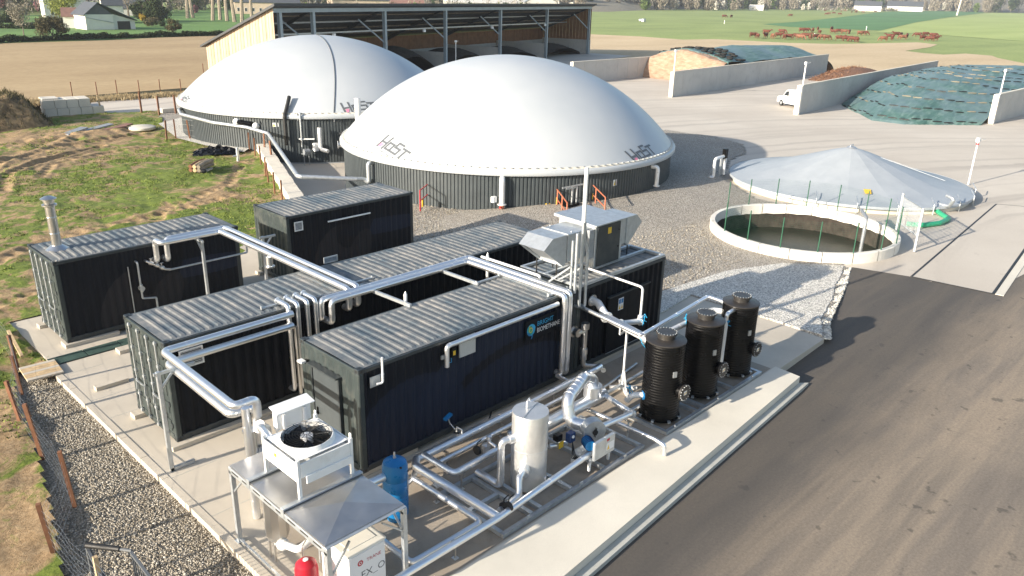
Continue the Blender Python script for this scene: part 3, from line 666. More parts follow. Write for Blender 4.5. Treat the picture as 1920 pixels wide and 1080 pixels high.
C1 = container('shipping_container', 'leftmost dark container with steel chimney on its roof and barred doors', .05, 8.02, 6.06, 'film_pair', 'doors')
C4 = container('shipping_container', 'dark container at the back carrying a square vent and a white tube light', 7.97, 7.96, 6.06, 'film_pair', 'corr')
C3 = container('shipping_container', 'front dark container with a grey personnel door on its left end', 2.52, -4.30, 7.70, 'film_front', 'person', right_end=False)
C5 = container('shipping_container', 'front right dark container with ventilation unit on its open framed roof', 10.24, -4.30, 4.50, 'black_film', 'plain', right_end=True)
# sleepers of concrete under the corners
def sleeper(x0, x1, y0, y1, lab): m_ = MB(); m_.cbox((x0, y0, .002), (x1, y1, .118), .008); tag(m_.build('concrete_beam', 'concrete_slab'), lab, 'beam', 'concrete beams on the slab')
for a in [(-.15, 1.5, 10.1, 10.4, 'concrete beam under the rear left corner of the chimney container'), (-.05, 1.6, 7.9, 8.35, 'concrete beam under the front left corner of the chimney container'), (4.6, 6.2, 7.9, 8.3, 'concrete beam under the right end of the chimney container'),
          (-.25, .5, 2.05, 2.35, 'concrete beam under the rear left corner of the longest container'), (-.2, 2.9, -.16, .25, 'long concrete beam under the front left of the longest container'), (4.5, 9.5, -.10, .25, 'concrete beam under the middle of the longest container'),
          (2.45, 4.2, -4.28, -3.9, 'concrete beam under the personnel door container front corner'), (11, 14.8, -4.25, -3.9, 'concrete beam under the ventilation container'), (2.45, 4.0, -2.4, -1.95, 'concrete beam under the rear of the personnel door container'),
          (7.85, 9.5, 7.9, 8.3, 'concrete beam under the back container front corner'), (7.80, 9.2, 10.0, 10.4, 'concrete beam under the back container rear corner'), (1.0, 3.4, 6.35, 6.7, 'loose concrete beam lying beside the grating'), (-.4, .5, 4.35, 4.55, 'short loose concrete beam lying left of the longest container')]: sleeper(*a)
# louvre grilles, panels, lights on the walls
def louvre(label, x0, x1, z0, z1, y, slats, mat='white_paint', fr=.035):
    c = empty('louvre_vent', label, 'vent', None, (x0, y, z0)); w, h = x1-x0, z1-z0
    for a, b_ in (((0, -.03, 0), (w, 0, fr)), ((0, -.03, h-fr), (w, 0, h)), ((0, -.03, fr), (fr, 0, h-fr)), ((w-fr, -.03, fr), (w, 0, h-fr))):
        m_ = MB(); m_.box(a, b_); m_.build('frame', mat, c)
    m_ = MB(); m_.box((fr, -.006, fr), (w-fr, -.002, h-fr)); m_.build('back_plate', 'print_grey', c)
    for i in range(slats):
        z = fr+(h-2*fr)*(i+.5)/slats; m_ = MB(); m_.obox((w/2, -.018, z), (w/2-fr, .012, .004), (1, 0, 0), (0, 1, -.6)); m_.build('slat', mat, c)
    return c
louvre('white louvred vent high on the front of the longest container', .32, .92, 2.05, 2.52, .018, 9)
louvre('square white vent grille on the back container', 8.30, 8.66, 2.20, 2.56, 7.955, 6)
louvre('small pale louvre on the rear top edge of the longest container', 6.0, 6.5, 2.86, 3.06, 2.40, 4, 'galvanised')
m_ = MB(); m_.tube([(9.75, 7.90, 2.33), (11.75, 7.90, 2.33)], .032, 10); tag(m_.build('tube_light', 'lamp_white', smooth=True), 'long white tube light fixed along the wall of the back container', 'light')
m_ = MB(); m_.cbox((5.55, -4.345, 2.17), (6.10, -4.302, 2.70), .006); tag(m_.build('wall_panel', 'concrete_wall'), 'blank light grey square panel on the front container wall', 'panel')
c = empty('wall_door', 'flat black double door with canopy strip on the ventilation container wall', 'door', None, (11.68, -4.31, .3))
m_ = MB(); m_.cbox((0, -.035, 0), (1.05, 0, 1.86), .006); m_.build('door_leaf', 'black_film', c); m_ = MB(); m_.cbox((1.055, -.035, 0), (2.11, 0, 1.86), .006); m_.build('door_leaf', 'black_film', c)
m_ = MB(); m_.box((-.03, -.10, 1.87), (2.14, .0, 1.91)); m_.build('canopy_strip', 'anthracite', c)
m_ = MB(); m_.box((.05, -.04, -.03), (2.05, 0, -.012)); m_.build('threshold', 'galvanised', c)
def sticker(label, o, u, v, w, h, cols):
    """small printed plate; o origin, u and v unit directions"""
    o, u, v = Vector(o), Vector(u), Vector(v); n_ = u.cross(v)
    m_ = MB(); m_.add([o, o+u*w, o+u*w+v*h, o+v*h, o-n_*.004, o+u*w-n_*.004, o+u*w+v*h-n_*.004, o+v*h-n_*.004], [(0,1,2,3),(4,7,6,5),(0,4,5,1),(1,5,6,2),(2,6,7,3),(3,7,4,0)])
    r_ = tag(m_.build('sign_plate', 'print_white'), label, 'sign')
    for (a, b_, c_, d_, mt_) in cols:
        k = MB(); q = o+n_*.002
        if mt_ == 'yellow': k.add([q+u*w*a+v*h*b_, q+u*w*c_+v*h*b_, q+u*w*(a+c_)/2+v*h*d_], [(0, 1, 2)])
        else: k.add([q+u*w*a+v*h*b_, q+u*w*c_+v*h*b_, q+u*w*c_+v*h*d_, q+u*w*a+v*h*d_], [(0, 1, 2, 3)])
        k.build('symbol', mt_, r_)
    return r_
sticker('white warning plate with four symbols on the black double door', (12.20, -4.352, 1.62), (1, 0, 0), (0, 0, 1), .26, .40, [(.06, .55, .46, .92, 'blue_paint'), (.54, .55, .94, .92, 'blue_paint'), (.06, .08, .46, .45, 'yellow'), (.54, .08, .94, .45, 'yellow')])
# BRIGHT BIOMETHANE sign on the front container
sg = empty('company_sign', 'black sign with blue leaf emblem and company lettering on the front container', 'sign', None, (8.0, -4.33, 1.95))
m_ = MB(); m_.cbox((-.02, -.012, -.12), (1.27, .01, .50), .004); m_.build('back_plate', 'black_film', sg)
m_ = MB(); pts = [(.20+.165*math.cos(a)*(1 if not .0 < math.degrees(a) < 90 else 1.08), -.0145, .20+.175*math.sin(a)) for a in [2*math.pi*i/28 for i in range(28)]]
m_.add(pts, [tuple(range(28))]); m_.build('emblem', 'cyan', sg)
m_ = MB(); m_.add([(.06, -.0165, .20), (.20, -.0165, .05), (.27, -.0165, .12), (.22, -.0165, .33), (.10, -.0165, .33)], [(0, 1, 2, 3, 4)]); m_.build('emblem_leaf', 'hose_green', sg)
m_ = MB(); m_.add([(.05, -.0160, .15), (.10, -.0160, .05), (.20, -.0160, .03), (.20, -.0160, .16)], [(0, 1, 2, 3)]); m_.add([(.24, -.016, .05), (.29, -.016, .10), (.25, -.016, -.06), (.20, -.016, -.08)], [(0, 1, 2, 3)]); m_.build('emblem_tail', 'blue_paint', sg)
m_ = MB()
m_.lathe([(.055, 0), (.075, 0)], (0, 0, 0), 20); m_.v = [(.19+x, -.0175, .20+y) for x, y, z in m_.v]; m_.box((.13, -.018, .20), (.147, -.0172, .34)); m_.build('emblem_letter', 'yellow', sg)
text_mb('BRIGHT', .20, lambda u, v: (.44+u*.98, -.0150, .25+v)).build('lettering', 'cyan', sg)
text_mb('BIOMETHANE', .20, lambda u, v: (.44+u*.78, -.0150, .05+v)).build('lettering', 'print_white', sg)
# chimney on container one
c = empty('chimney', 'tall stainless chimney with rain cap on the leftmost container roof', 'chimney', None, (.62, 9.35, 2.80))
m_ = MB(); m_.lathe([(.34, 0), (.34, .03), (.22, .12), (.17, .16), (.0, .16)], (0, 0, 0), 24); m_.build('flashing', 'stainless', c, True)
m_ = MB(); m_.lathe([(.145, .1), (.145, 1.62)], (0, 0, 0), 24)
for z in (.55, 1.08): m_.lathe([(.146, z-.02), (.153, z-.01), (.153, z+.01), (.146, z+.02)], (0, 0, 0), 24)
m_.build('flue_pipe', 'stainless', c, True)
m_ = MB(); m_.lathe([(.15, 1.42), (.22, 1.45), (.22, 1.49), (.15, 1.52)], (0, 0, 0), 24); m_.build('collar', 'stainless', c, True)
m_ = MB(); m_.lathe([(.0, 1.66), (.235, 1.66), (.235, 1.68), (.12, 1.74), (0, 1.77)], (0, 0, 0), 24); m_.lathe([(.17, 1.58), (.17, 1.64)], (0, 0, 0), 24); m_.build('rain_cap', 'stainless', c, True)
# grating trench between containers
g = empty('floor_grating', 'green steel floor grating laid between the two left containers', 'grating', None, (-.75, 6.88, .02))
for i in range(8):
    m_ = MB(); m_.box((i*1.02, 0, .0), (i*1.02+1.0, .015, .03)); m_.box((i*1.02, .505, .0), (i*1.02+1.0, .52, .03))
    for k in range(33): m_.box((i*1.02+.02+k*.03, .016, .004), (i*1.02+.030+k*.03, .504, .03))
    for k in range(5): m_.box((i*1.02, .09+k*.09, .006), (i*1.02+1.0, .095+k*.09, .026))
    m_.build('grating_panel', 'grating_green', g)
m_ = MB(); m_.box((-.72, 6.86, .003), (7.5, 7.42, .006)); struct(m_.build('drain_channel', 'black_rubber'))
c = empty('wooden_cover', 'weathered board cover lying at the slab corner by the left fence', 'cover', None, (-1.62, 6.2, .03), R(-4))
for i in range(7): m_ = MB(); m_.cbox((0, i*.155, 0), (.95, i*.155+.147, .05), .006); m_.build('plank', 'pale_wood' if i % 3 else 'concrete_slab', c)
m_ = MB(); m_.bar((-1.25, 8.0, .1), (-1.0, 10.3, .13), .09, .07); tag(m_.build('wooden_beam', 'pale_wood'), 'wooden beam lying beside the slab behind the board cover', 'beam')
# ============================================================ PIPES
def rebase(root, kids):
    for k in kids: k.parent = root; k.location = -Vector(root.location)
def pipe(label, path, r, mat='aluminium', bend=None, bands=1.05, group='insulated pipes of the gas plant', flanges=(), n=14, name='insulated_pipe', brackets=()):
    r = r*(1.03 if mat == 'aluminium' else 1.0); P = [Vector(p) for p in path]; root = empty(name, label, 'pipe', group, tuple(P[0]))
    m_ = MB(); m_.tube(P, r, n, bend if bend is not None else r*1.7); kids = [m_.build('pipe_run', mat, smooth=True)]
    if bands:
        for a, b in zip(P[:-1], P[1:]):
            L = (b-a).length; d = (b-a)/max(L, 1e-6); k = int(L/bands)
            ts = [(i+.5)*L/k for i in range(k)] if k else []
            if L > 5*r: ts += [min(.45*L, r*1.9)]+([L-min(.45*L, r*1.9)] if (b-P[-1]).length > .01 else [])
            for t_ in ts:
                q = MB(); q.cyl(a+d*(t_-.022), a+d*(t_+.022), r*1.03, n); kids.append(q.build('joint_band', mat, smooth=True))
    for (i, mt_) in flanges:
        a = P[i]; d = (P[i+1]-P[i]).normalized() if i == 0 else (P[i]-P[i-1]).normalized()
        q = MB(); q.cyl(a-d*.02, a+d*.02, r*1.6, n)
        for s in range(8):
            x = d.cross(Vector((0, 0, 1)) if abs(d.z) < .9 else Vector((1, 0, 0))).normalized(); y = d.cross(x); w_ = a+(x*math.cos(s*.785)+y*math.sin(s*.785))*r*1.38; q.cyl(w_-d*.035, w_+d*.035, .012, 6)
        kids.append(q.build('flange', mt_, smooth=True))
    rebase(root, kids); return root
al = 'aluminium'
# rack over the middle container
pipe('left one of the two silver pipes crossing over the longest container', [(3.05, 7.99, 2.27), (3.05, 7.72, 2.27), (3.05, 7.72, 2.99), (3.05, 7.28, 2.99), (5.09, 7.28, 2.99), (5.09, -.24, 2.99), (5.09, -.24, 2.40), (5.09, .02, 2.40)], .088)
pipe('right one of the two silver pipes crossing over the longest container', [(3.36, 7.99, 2.27), (3.36, 7.60, 2.27), (3.36, 7.60, 2.995), (5.41, 7.60, 2.995), (5.41, -.20, 2.995), (5.41, -.20, 2.44), (5.41, .02, 2.44)], .088)
pipe('short capped stub hanging below the silver pipe crossing', [(5.02, 3.95, 2.92), (5.02, 3.95, 2.60)], .10, flanges=((1, 'stainless'),), bands=0)
# along the front edge of the longest container
pipe('upper silver pipe of the pair running right along the longest container front', [(4.16, .02, 2.36), (4.16, -.28, 2.36), (4.16, -.28, 2.93), (9.62, -.28, 2.93), (9.62, -4.50, 2.93), (9.62, -4.50, .42), (9.62, -4.3, .42)], .082)
pipe('lower silver pipe of the pair running right along the longest container front', [(4.36, .02, 2.26), (4.36, -.48, 2.26), (4.36, -.48, 2.90), (9.38, -.48, 2.90), (9.38, -4.52, 2.90), (9.38, -4.52, .46), (9.38, -4.3, .46)], .082)
pipe('thin white pipe beside the silver pair above the two front containers', [(9.88, -.6, 2.98), (9.88, -3.1, 3.0), (9.88, -3.1, 2.85)], .045, 'white_pipe', bands=0)
for i, (x, lab) in enumerate([(3.22, 'leftmost'), (3.48, 'second from left'), (3.76, 'third from left'), (4.00, 'rightmost')]):
    pipe(f'{lab} of four thin silver risers bending over the edge of the longest container', [(x, .30, 2.985), (x, -.20-.02*i, 2.985), (x, -.20-.02*i, .50 if i < 2 else .3), (x, .02, .50 if i < 2 else .3)], .062, flanges=((0, 'aluminium'),), bands=1.1)
pipe('upper of two silver pipes along the front left edge of the longest container', [(3.25, -.34, 2.80), (-.16, -.34, 2.80), (-.16, -3.72, 2.72), (.34, -3.72, 2.72), (.34, -3.72, 2.3)], .088)
pipe('lower of two silver pipes along the front left edge of the longest container', [(3.20, -.40, 2.50), (-.13, -.40, 2.50), (-.13, -3.45, 2.40), (.42, -3.47, 2.40), (.42, -3.47, 1.5)], .088)
pipe('stainless drain standpipe in front of the longest container with brown stained foot', [(3.28, -.40, 2.45), (3.28, -.40, .45), (3.40, -.2, .45)], .055, 'stainless', bands=1.2)
# fittings on container one
pipe('thin silver pipe running along the wall of the chimney container', [(3.42, 7.8, 1.86), (6.25, 7.8, 1.86), (6.25, 7.8, 2.5)], .034, 'galvanised', bands=1.4)
pipe('thin upright conduit on the wall of the chimney container', [(2.18, 7.97, 2.2), (2.18, 7.97, .15)], .018, 'galvanised', bands=1)
pipe('gas supply pipe with regulator on the chimney container wall', [(2.44, 7.99, 2.33), (2.44, 7.82, 2.33), (2.44, 7.82, 1.08), (2.88, 7.82, 1.0), (2.88, 7.82, .55)], .032, 'galvanised', bands=.45)
c = empty('valve_assembly', 'cluster of small valves and elbows on the chimney container wall', 'valves', None, (2.74, 7.8, 2.2))
q = MB(); q.tube([(0, .18, .1), (0, 0, .1), (.55, -.02, -.28), (.72, -.02, -.33)], .04, 10); q.build('pipe_run', 'stainless', c, True)
for k, (x, z) in enumerate([(.12, .03), (.28, -.08), (.44, -.2)]): q = MB(); q.cyl((x-.05, -.01, z+.03), (x+.05, -.01, z-.03), .075, 10); q.cyl((x, -.01, z), (x, -.03, z+.16), .018, 8); q.cyl((x-.05, -.03, z+.16), (x+.06, -.03, z+.16), .014, 6); q.build('valve', 'stainless', c, True)
c = empty('gas_regulator', 'round grey gas regulator on the pipe of the chimney container', 'regulator', None, (2.44, 7.78, 1.45))
q = MB(); q.cyl((0, -.08, 0), (0, .08, 0), .085, 14); q.cyl((0, 0, -.13), (0, 0, .13), .05, 12); q.build('regulator_body', 'galvanised', c, True)
c = empty('junction_box', 'small grey box at the foot of the gas pipe', 'box', None, (2.80, 7.72, .35)); q = MB(); q.cbox((0, 0, 0), (.16, .12, .24), .01); q.build('box_body', 'galvanised', c); q = MB(); q.box((.02, -.004, .03), (.14, 0, .21)); q.build('box_lid', 'dull_galvanised', c)
# steel supports
def tsupport(label, x, y, h, armdir, arm=.7, brace=True, foot=None):
    c = empty('pipe_support', label, 'support', 'steel pipe supports', (x, y, 0)); a = Vector((*armdir, 0))
    q = MB(); q.cbox((-.045, -.045, .0), (.045, .045, h), .006); q.build('post', 'galvanised', c)
    q = MB(); q.bar(Vector((0, 0, h-.05))-a*.1, Vector((0, 0, h-.05))+a*arm, .06, .07); q.build('arm', 'galvanised', c)
    if brace: q = MB(); q.bar(Vector((0, 0, h-.42))+a*.04, Vector((0, 0, h-.09))+a*.34, .045); q.build('brace', 'galvanised', c)
    if foot:
        f = Vector((*foot, 0)); q = MB(); q.bar(Vector((0, 0, .05))-f*.08, Vector((0, 0, .05))+f, .09, .08); q.build('foot_beam', 'galvanised', c)
        q = MB(); q.bar(Vector((0, 0, .55)), Vector((0, 0, .08))+f*.6, .045); q.build('brace', 'galvanised', c)
    else: q = MB(); q.cbox((-.1, -.1, 0.002), (.1, .1, .018), .004); q.build('base_plate', 'galvanised', c)
    return c
tsupport('galvanised post with angled brace in front of the chimney container', 4.35, 7.15, 2.86, (0, 1), .55)
tsupport('galvanised post with brace between chimney container and back container', 6.55, 7.15, 2.55, (1, 0), .5)
tsupport('tall leaning galvanised post on a foot beam at the left slab corner', -.56, -.92, 2.62, (1, 0), .85, True, (.55, 0))
q = MB(); q.bar((5.74, .1, 2.83), (5.80, -2.1, 2.86), .07, .09); tag(q.build('strut', 'galvanised'), 'galvanised strut bridging the gap to the front container, left one', 'strut', 'struts bridging the gap')
q = MB(); q.bar((8.32, .1, 2.83), (8.32, -2.1, 2.86), .07, .09); tag(q.build('strut', 'galvanised'), 'galvanised strut bridging the gap to the front container, right one', 'strut', 'struts bridging the gap')
for (x0, x1, y0, lab) in [(8.3, 9.25, -2.05, 'galvanised channel on the rear edge of the front container roof'), (9.1, 9.95, -4.15, 'galvanised channel under the silver pipes at the front roof edge'), (2.75, 3.7, .35, 'galvanised channel under the four thin risers'), (5.7, 6.35, .35, 'short galvanised bracket on the longest container roof right of the crossing pipes')]:
    q = MB(); q.cbox((x0, y0, 2.835), (x1, y0+.07, 2.885), .005); q.box((x0, y0, 2.885), (x0+.02, y0+.07, 2.93)); q.box((x1-.02, y0, 2.885), (x1, y0+.07, 2.93)); tag(q.build('support_channel', 'galvanised'), lab, 'bracket')
q = MB(); q.bar((4.3, .14, 2.835), (5.9, .14, 2.835), .05, .06); tag(q.build('cable_tray', 'dull_galvanised'), 'grey cable tray along the front roof edge left of the crossing pipes', 'cable tray')
q = MB(); q.frustum((5.9, -1.75, .02), (5.9, -1.75, 3.05), .05, .05, 10); q.frustum((5.9, -1.75, 3.05), (5.9, -1.75, 3.15), .05, .005, 10); tag(q.build('vent_spike', 'white_pipe', smooth=True), 'white pointed vent tube rising behind the front container', 'vent pipe')
q = MB(); q.frustum((9.9, -.85, .02), (9.9, -.85, 3.05), .05, .05, 10); q.frustum((9.9, -.85, 3.05), (9.9, -.85, 3.18), .05, .005, 10); tag(q.build('vent_spike', 'white_pipe', smooth=True), 'white pointed vent tube left of the ventilation unit', 'vent pipe')
pipe('silver pipe fixed along the front top edge of the front container', [(9.2, -4.42, 2.68), (5.05, -4.42, 2.68), (5.05, -4.42, 2.12)], .062)
c = empty('gas_sensor', 'small black and yellow sensor box below the front roof edge pipe', 'sensor', None, (5.22, -4.42, 2.30))
q = MB(); q.cbox((0, 0, 0), (.13, .11, .26), .01); q.build('sensor_body', 'black_plastic', c); q = MB(); q.box((.04, -.004, .06), (.12, 0, .18)); q.build('label_plate', 'yellow', c); q = MB(); q.tube([(.02, .05, 0), (.0, .02, -.12), (-.15, .05, -.1), (-.18, .09, .1)], .009, 6); q.build('cable', 'cyan', c, True); q = MB(); q.cbox((-.28, .06, .02), (-.10, .112, .12), .006); q.build('bracket', 'galvanised', c)
c = empty('vent_pipe', 'white bent vent pipe with grey back plate at the front container corner', 'vent pipe', None, (2.95, -4.42, 2.3))
q = MB(); q.tube([(-.02, .0, .10), (.12, -.04, .10), (.12, -.04, .74)], .028, 10, .06); q.build('pipe_run', 'white_pipe', c, True); q = MB(); q.cyl((.12, -.04, .30), (.12, -.04, .34), .035, 10); q.build('joint_band', 'white_pipe', c, True); q = MB(); q.cbox((-.14, .09, .0), (.16, .112, .26), .004); q.build('back_plate', 'galvanised', c)
c = empty('floodlight', 'small white lamp on the left end of the front container', 'lamp', None, (2.40, -2.18, 2.35)); q = MB(); q.cbox((-.12, -.10, 0), (.02, .10, .05), .01); q.build('lamp_head', 'white_paint', c); q = MB(); q.box((.02, -.05, -.05), (.12, .05, .02)); q.build('bracket', 'black_plastic', c)
# vent stack poles on the ventilation container
pipe('tallest white vent pole standing beside the ventilation unit', [(10.10, -4.30, 2.35), (10.10, -4.46, 2.35), (10.10, -4.46, 6.42)], .045, 'galvanised', bands=1.2, flanges=())
pipe('short grey vent pole left of the tallest one', [(9.86, -4.46, 2.85), (9.86, -4.46, 4.62)], .045, 'galvanised', bands=0)
pipe('kinked vent pole right of the tallest one', [(10.36, -4.30, 2.3), (10.36, -4.46, 2.3), (10.36, -4.46, 4.0), (10.16, -4.46, 4.42), (10.16, -4.46, 4.9)], .045, 'galvanised', bands=0)
q = MB(); q.tube([(10.10, -4.46, 4.9), (10.10, -4.46, 6.45)], .058, 12); tag(q.build('pole_sleeve', 'white_paint', smooth=True), 'thicker white upper sleeve of the tallest vent pole', 'sleeve')
c = empty('pole_bracket', 'triangular steel bracket holding the vent poles on the roof', 'bracket', None, (10.1, -4.36, 2.9))
for a, b in (((-.30, 0, -.02), (-.30, 0, 1.5)), ((.16, 0, -.02), (.16, 0, 1.0)), ((-.30, .0, .75), (-.30, .9, 0)), ((.16, .0, .6), (.16, .85, 0)), ((-.30, 0, .7), (.3, 0, .7))): q = MB(); q.bar(a, b, .05); q.build('bracket_bar', 'galvanised', c)
# bent handrail-like pipe in front of black doors
pipe('thin white pipe dropping from the roof in front of the black doors', [(11.45, -3.55, 3.02), (11.42, -5.72, 2.98), (11.42, -5.72, 2.05)], .036, 'white_pipe', bands=0, bend=.12)
pipe('thin silver line looping above the three black tanks', [(10.32, -4.30, 2.27), (10.06, -6.70, 2.20), (13.95, -6.42, 2.24), (13.86, -7.52, 2.24), (13.12, -7.56, 2.24), (13.12, -7.56, 2.05)], .058, bands=1.3, bend=.10)
pipe('thick white gas pipe leaving the container wall towards the front black tank', [(10.92, -4.30, 2.30), (10.90, -4.55, 2.28), (10.62, -5.10, 2.08), (10.35, -6.70, 2.02), (10.2, -6.95, 1.98)], .115, 'white_pipe', flanges=((3, 'galvanised'), (2, 'white_pipe'), (0, 'stainless')), bands=0, name='gas_pipe')
pipe('white gas pipe running behind the tanks below the silver loop', [(10.6, -6.78, 1.98), (12.0, -6.78, 1.96), (13.75, -6.75, 1.94), (13.9, -7.05, 1.94)], .085, 'white_pipe', flanges=((0, 'black_rubber'), (3, 'galvanised')), bands=1.1, name='gas_pipe')
pipe('white branch pipe with grey valve below the bent thin pipe', [(10.62, -5.62, 2.05), (11.42, -5.72, 1.92), (11.42, -5.72, 2.1)], .08, 'white_pipe', flanges=((0, 'galvanised'), (1, 'galvanised')), bands=.3, name='gas_pipe')
pipe('white downpipe between middle and rear black tank', [(12.75, -7.55, 2.0), (13.08, -7.55, 2.02), (13.08, -7.55, .40), (13.45, -7.55, .36)], .088, 'white_pipe', flanges=((0, 'black_rubber'), (3, 'black_rubber')), bands=0, bend=.17, name='gas_pipe')
c = empty('pipe_stand', 'white tripod-footed stand carrying the thick white gas pipe', 'stand', None, (10.66, -5.82, 0))
for a, b, w in (((0, 0, .05), (0, 0, 1.92), .055), ((-.25, -.35, .05), (.32, .35, .05), .09), ((-.25, .3, .05), (.3, -.3, .05), .09), ((0, 0, .6), (.24, .26, .08), .045), ((0, 0, .6), (-.2, -.28, .08), .045), ((0, 0, 1.9), (-.32, .02, 1.85), .04), ((-.32, .02, 1.85), (-.32, .02, 2.15), .04)): q = MB(); q.bar(a, b, w); q.build('stand_bar', 'white_pipe', c)
c = empty('ventilation_standpipe', 'stainless standpipe with wide cup top on the ventilation container wall', 'pipe', None, (10.34, -4.55, .3))
q = MB(); q.tube([(0, 0, 1.38), (0, 0, .12), (.48, -.35, .05), (.2, -.62, .12)], .078, 14, .14); q.build('pipe_run', 'stainless', c, True)
for z, r_ in ((1.42, .125), (.60, .115), (.42, .10)): q = MB(); q.cyl((0, 0, z-.09), (0, 0, z+.09), r_, 16); q.build('pipe_collar', 'stainless', c, True)
q = MB(); q.cyl((-.26, .22, 1.25), (-.26, .02, 1.25), .13, 16); q.cyl((-.26, .22, 1.25), (-.26, .2, 1.25), .18, 16); q.build('wall_nozzle', 'stainless', c, True)
q = MB(); q.tube([(-.26, .08, 1.25), (0, .0, 1.25)], .07, 10); q.build('pipe_link', 'stainless', c, True)
# ============================================================ VENTILATION UNIT ON THE ROOF
fr = empty('roof_frame', 'galvanised frame of beams around the open roof of the ventilation container', 'frame', None, (10.3, -4.25, 2.83))
for a, b in (((0, .0, .05), (4.38, 0, .05)), ((0, 2.3, .05), (4.38, 2.3, .05)), ((0.04, .06, .05), (.04, 2.24, .05)), ((4.34, .06, .05), (4.34, 2.24, .05)), ((.0, 1.35, .06), (4.3, 1.35, .06)), ((.5, .72, .06), (4.3, .72, .06))): q = MB(); q.bar(a, b, .10, .08); q.build('beam', 'galvanised', fr)
u = empty('ventilation_unit', 'galvanised air handling unit with two angled hoods on the container roof', 'air unit', None, (11.75, -3.62, 2.95))
def duct(x0, x1, y0, y1, z0, z1, hood, nm='duct_section'):
    q = MB(); q.cbox((x0, y0, z0), (x1, y1, z1), .015); return q.build(nm, 'galvanised', u)
q = MB(); q.cbox((-.03, -.03, .0), (1.36, 1.45, 1.36), .02); q.build('casing', 'galvanised', u)
q = MB(); q.cbox((.06, -.065, .04), (1.20, -.032, 1.30), .01); dr = q.build('access_door', 'anthracite', u)
q = MB(); q.box((.55, -.068, 1.00), (.72, -.0655, 1.20)); q.build('warning_label', 'yellow', dr)
q = MB(); q.cyl((1.1, -.068, .5), (1.1, -.09, .5), .02, 8); q.cyl((1.1, -.068, 1.05), (1.1, -.09, 1.05), .02, 8); q.build('door_latch', 'black_plastic', dr)
q = MB(); q.add([(-.16, -.16, 1.40), (1.46, -.16, 1.40), (1.46, 1.55, 1.46), (-.16, 1.55, 1.46), (-.16, -.16, 1.37), (1.46, -.16, 1.37), (1.46, 1.55, 1.37), (-.16, 1.55, 1.37)], [(0,1,2,3),(4,7,6,5),(0,4,5,1),(1,5,6,2),(2,6,7,3),(3,7,4,0)]); q.build('weather_roof', 'galvanised', u)
for i in range(14): q = MB(); q.box((.05+i*.09, -.10, -.02), (.10+i*.09, -.07, .03)); q.build('fixing_clip', 'galvanised', u)
duct(-1.15, -.032, .12, 1.12, .42, 1.27, 0); duct(1.362, 1.75, .12, 1.12, .42, 1.27, 0)
for x in (-1.17, 1.74): q = MB(); q.box((x, .095, .395), (x+.035, 1.145, 1.295)); q.build('duct_flange', 'galvanised', u)
def hood(x0, dx, nm):
    # side profile: square duct cut to a slanting mouth
    y0, y1 = .12, 1.12; pr = [(0, .42), (0, 1.27), (dx*.62, 1.27), (dx, .98), (dx*.10, .30)]
    q = MB(); V = [(x0+a, y0, z) for a, z in pr]+[(x0+a, y1, z) for a, z in pr]; n_ = len(pr)
    F = [tuple(range(n_)) if dx > 0 else tuple(range(n_-1, -1, -1)), tuple(range(2*n_-1, n_-1, -1)) if dx > 0 else tuple(range(n_, 2*n_))]
    for i in range(n_):
        if i == 3: continue
        f = (i, (i+1) % n_, n_+(i+1) % n_, n_+i); F.append(f)
    q.add(V, F); o = q.build(nm, 'galvanised', u)
    g = MB(); A = [Vector((x0+dx*.97, y0+.02, .97)), Vector((x0+dx*.10, y0+.02, .33)), Vector((x0+dx*.10, y1-.02, .33)), Vector((x0+dx*.97, y1-.02, .97))]; sh = Vector((-dx*.06, 0, .03))
    g.add([a+sh for a in A], [(0, 1, 2, 3)]); g.build('bird_mesh', 'dull_galvanised', o)
hood(-1.19, -1.0, 'intake_hood'); hood(1.79, .82, 'exhaust_hood')
for x in (-1.5, -.75, 1.45, 2.0):
    for y in (.2, 1.0): q = MB(); q.bar((x, y, .42), (x, y, -.06), .03); q.build('leg', 'black_rubber', u)
for (x, y) in ((-.9, .2), (-.2, .2), (-.9, 1.05)): q = MB(); q.lathe([(.012, 0), (.03, .03), (.012, .06)], (x, y, 1.265), 8); q.build('lifting_eye', 'galvanised', u, True)
q = MB(); q.cbox((-.30, -.02, .35), (-.06, .10, 1.25), .01); q.build('control_box', 'dull_galvanised', u)
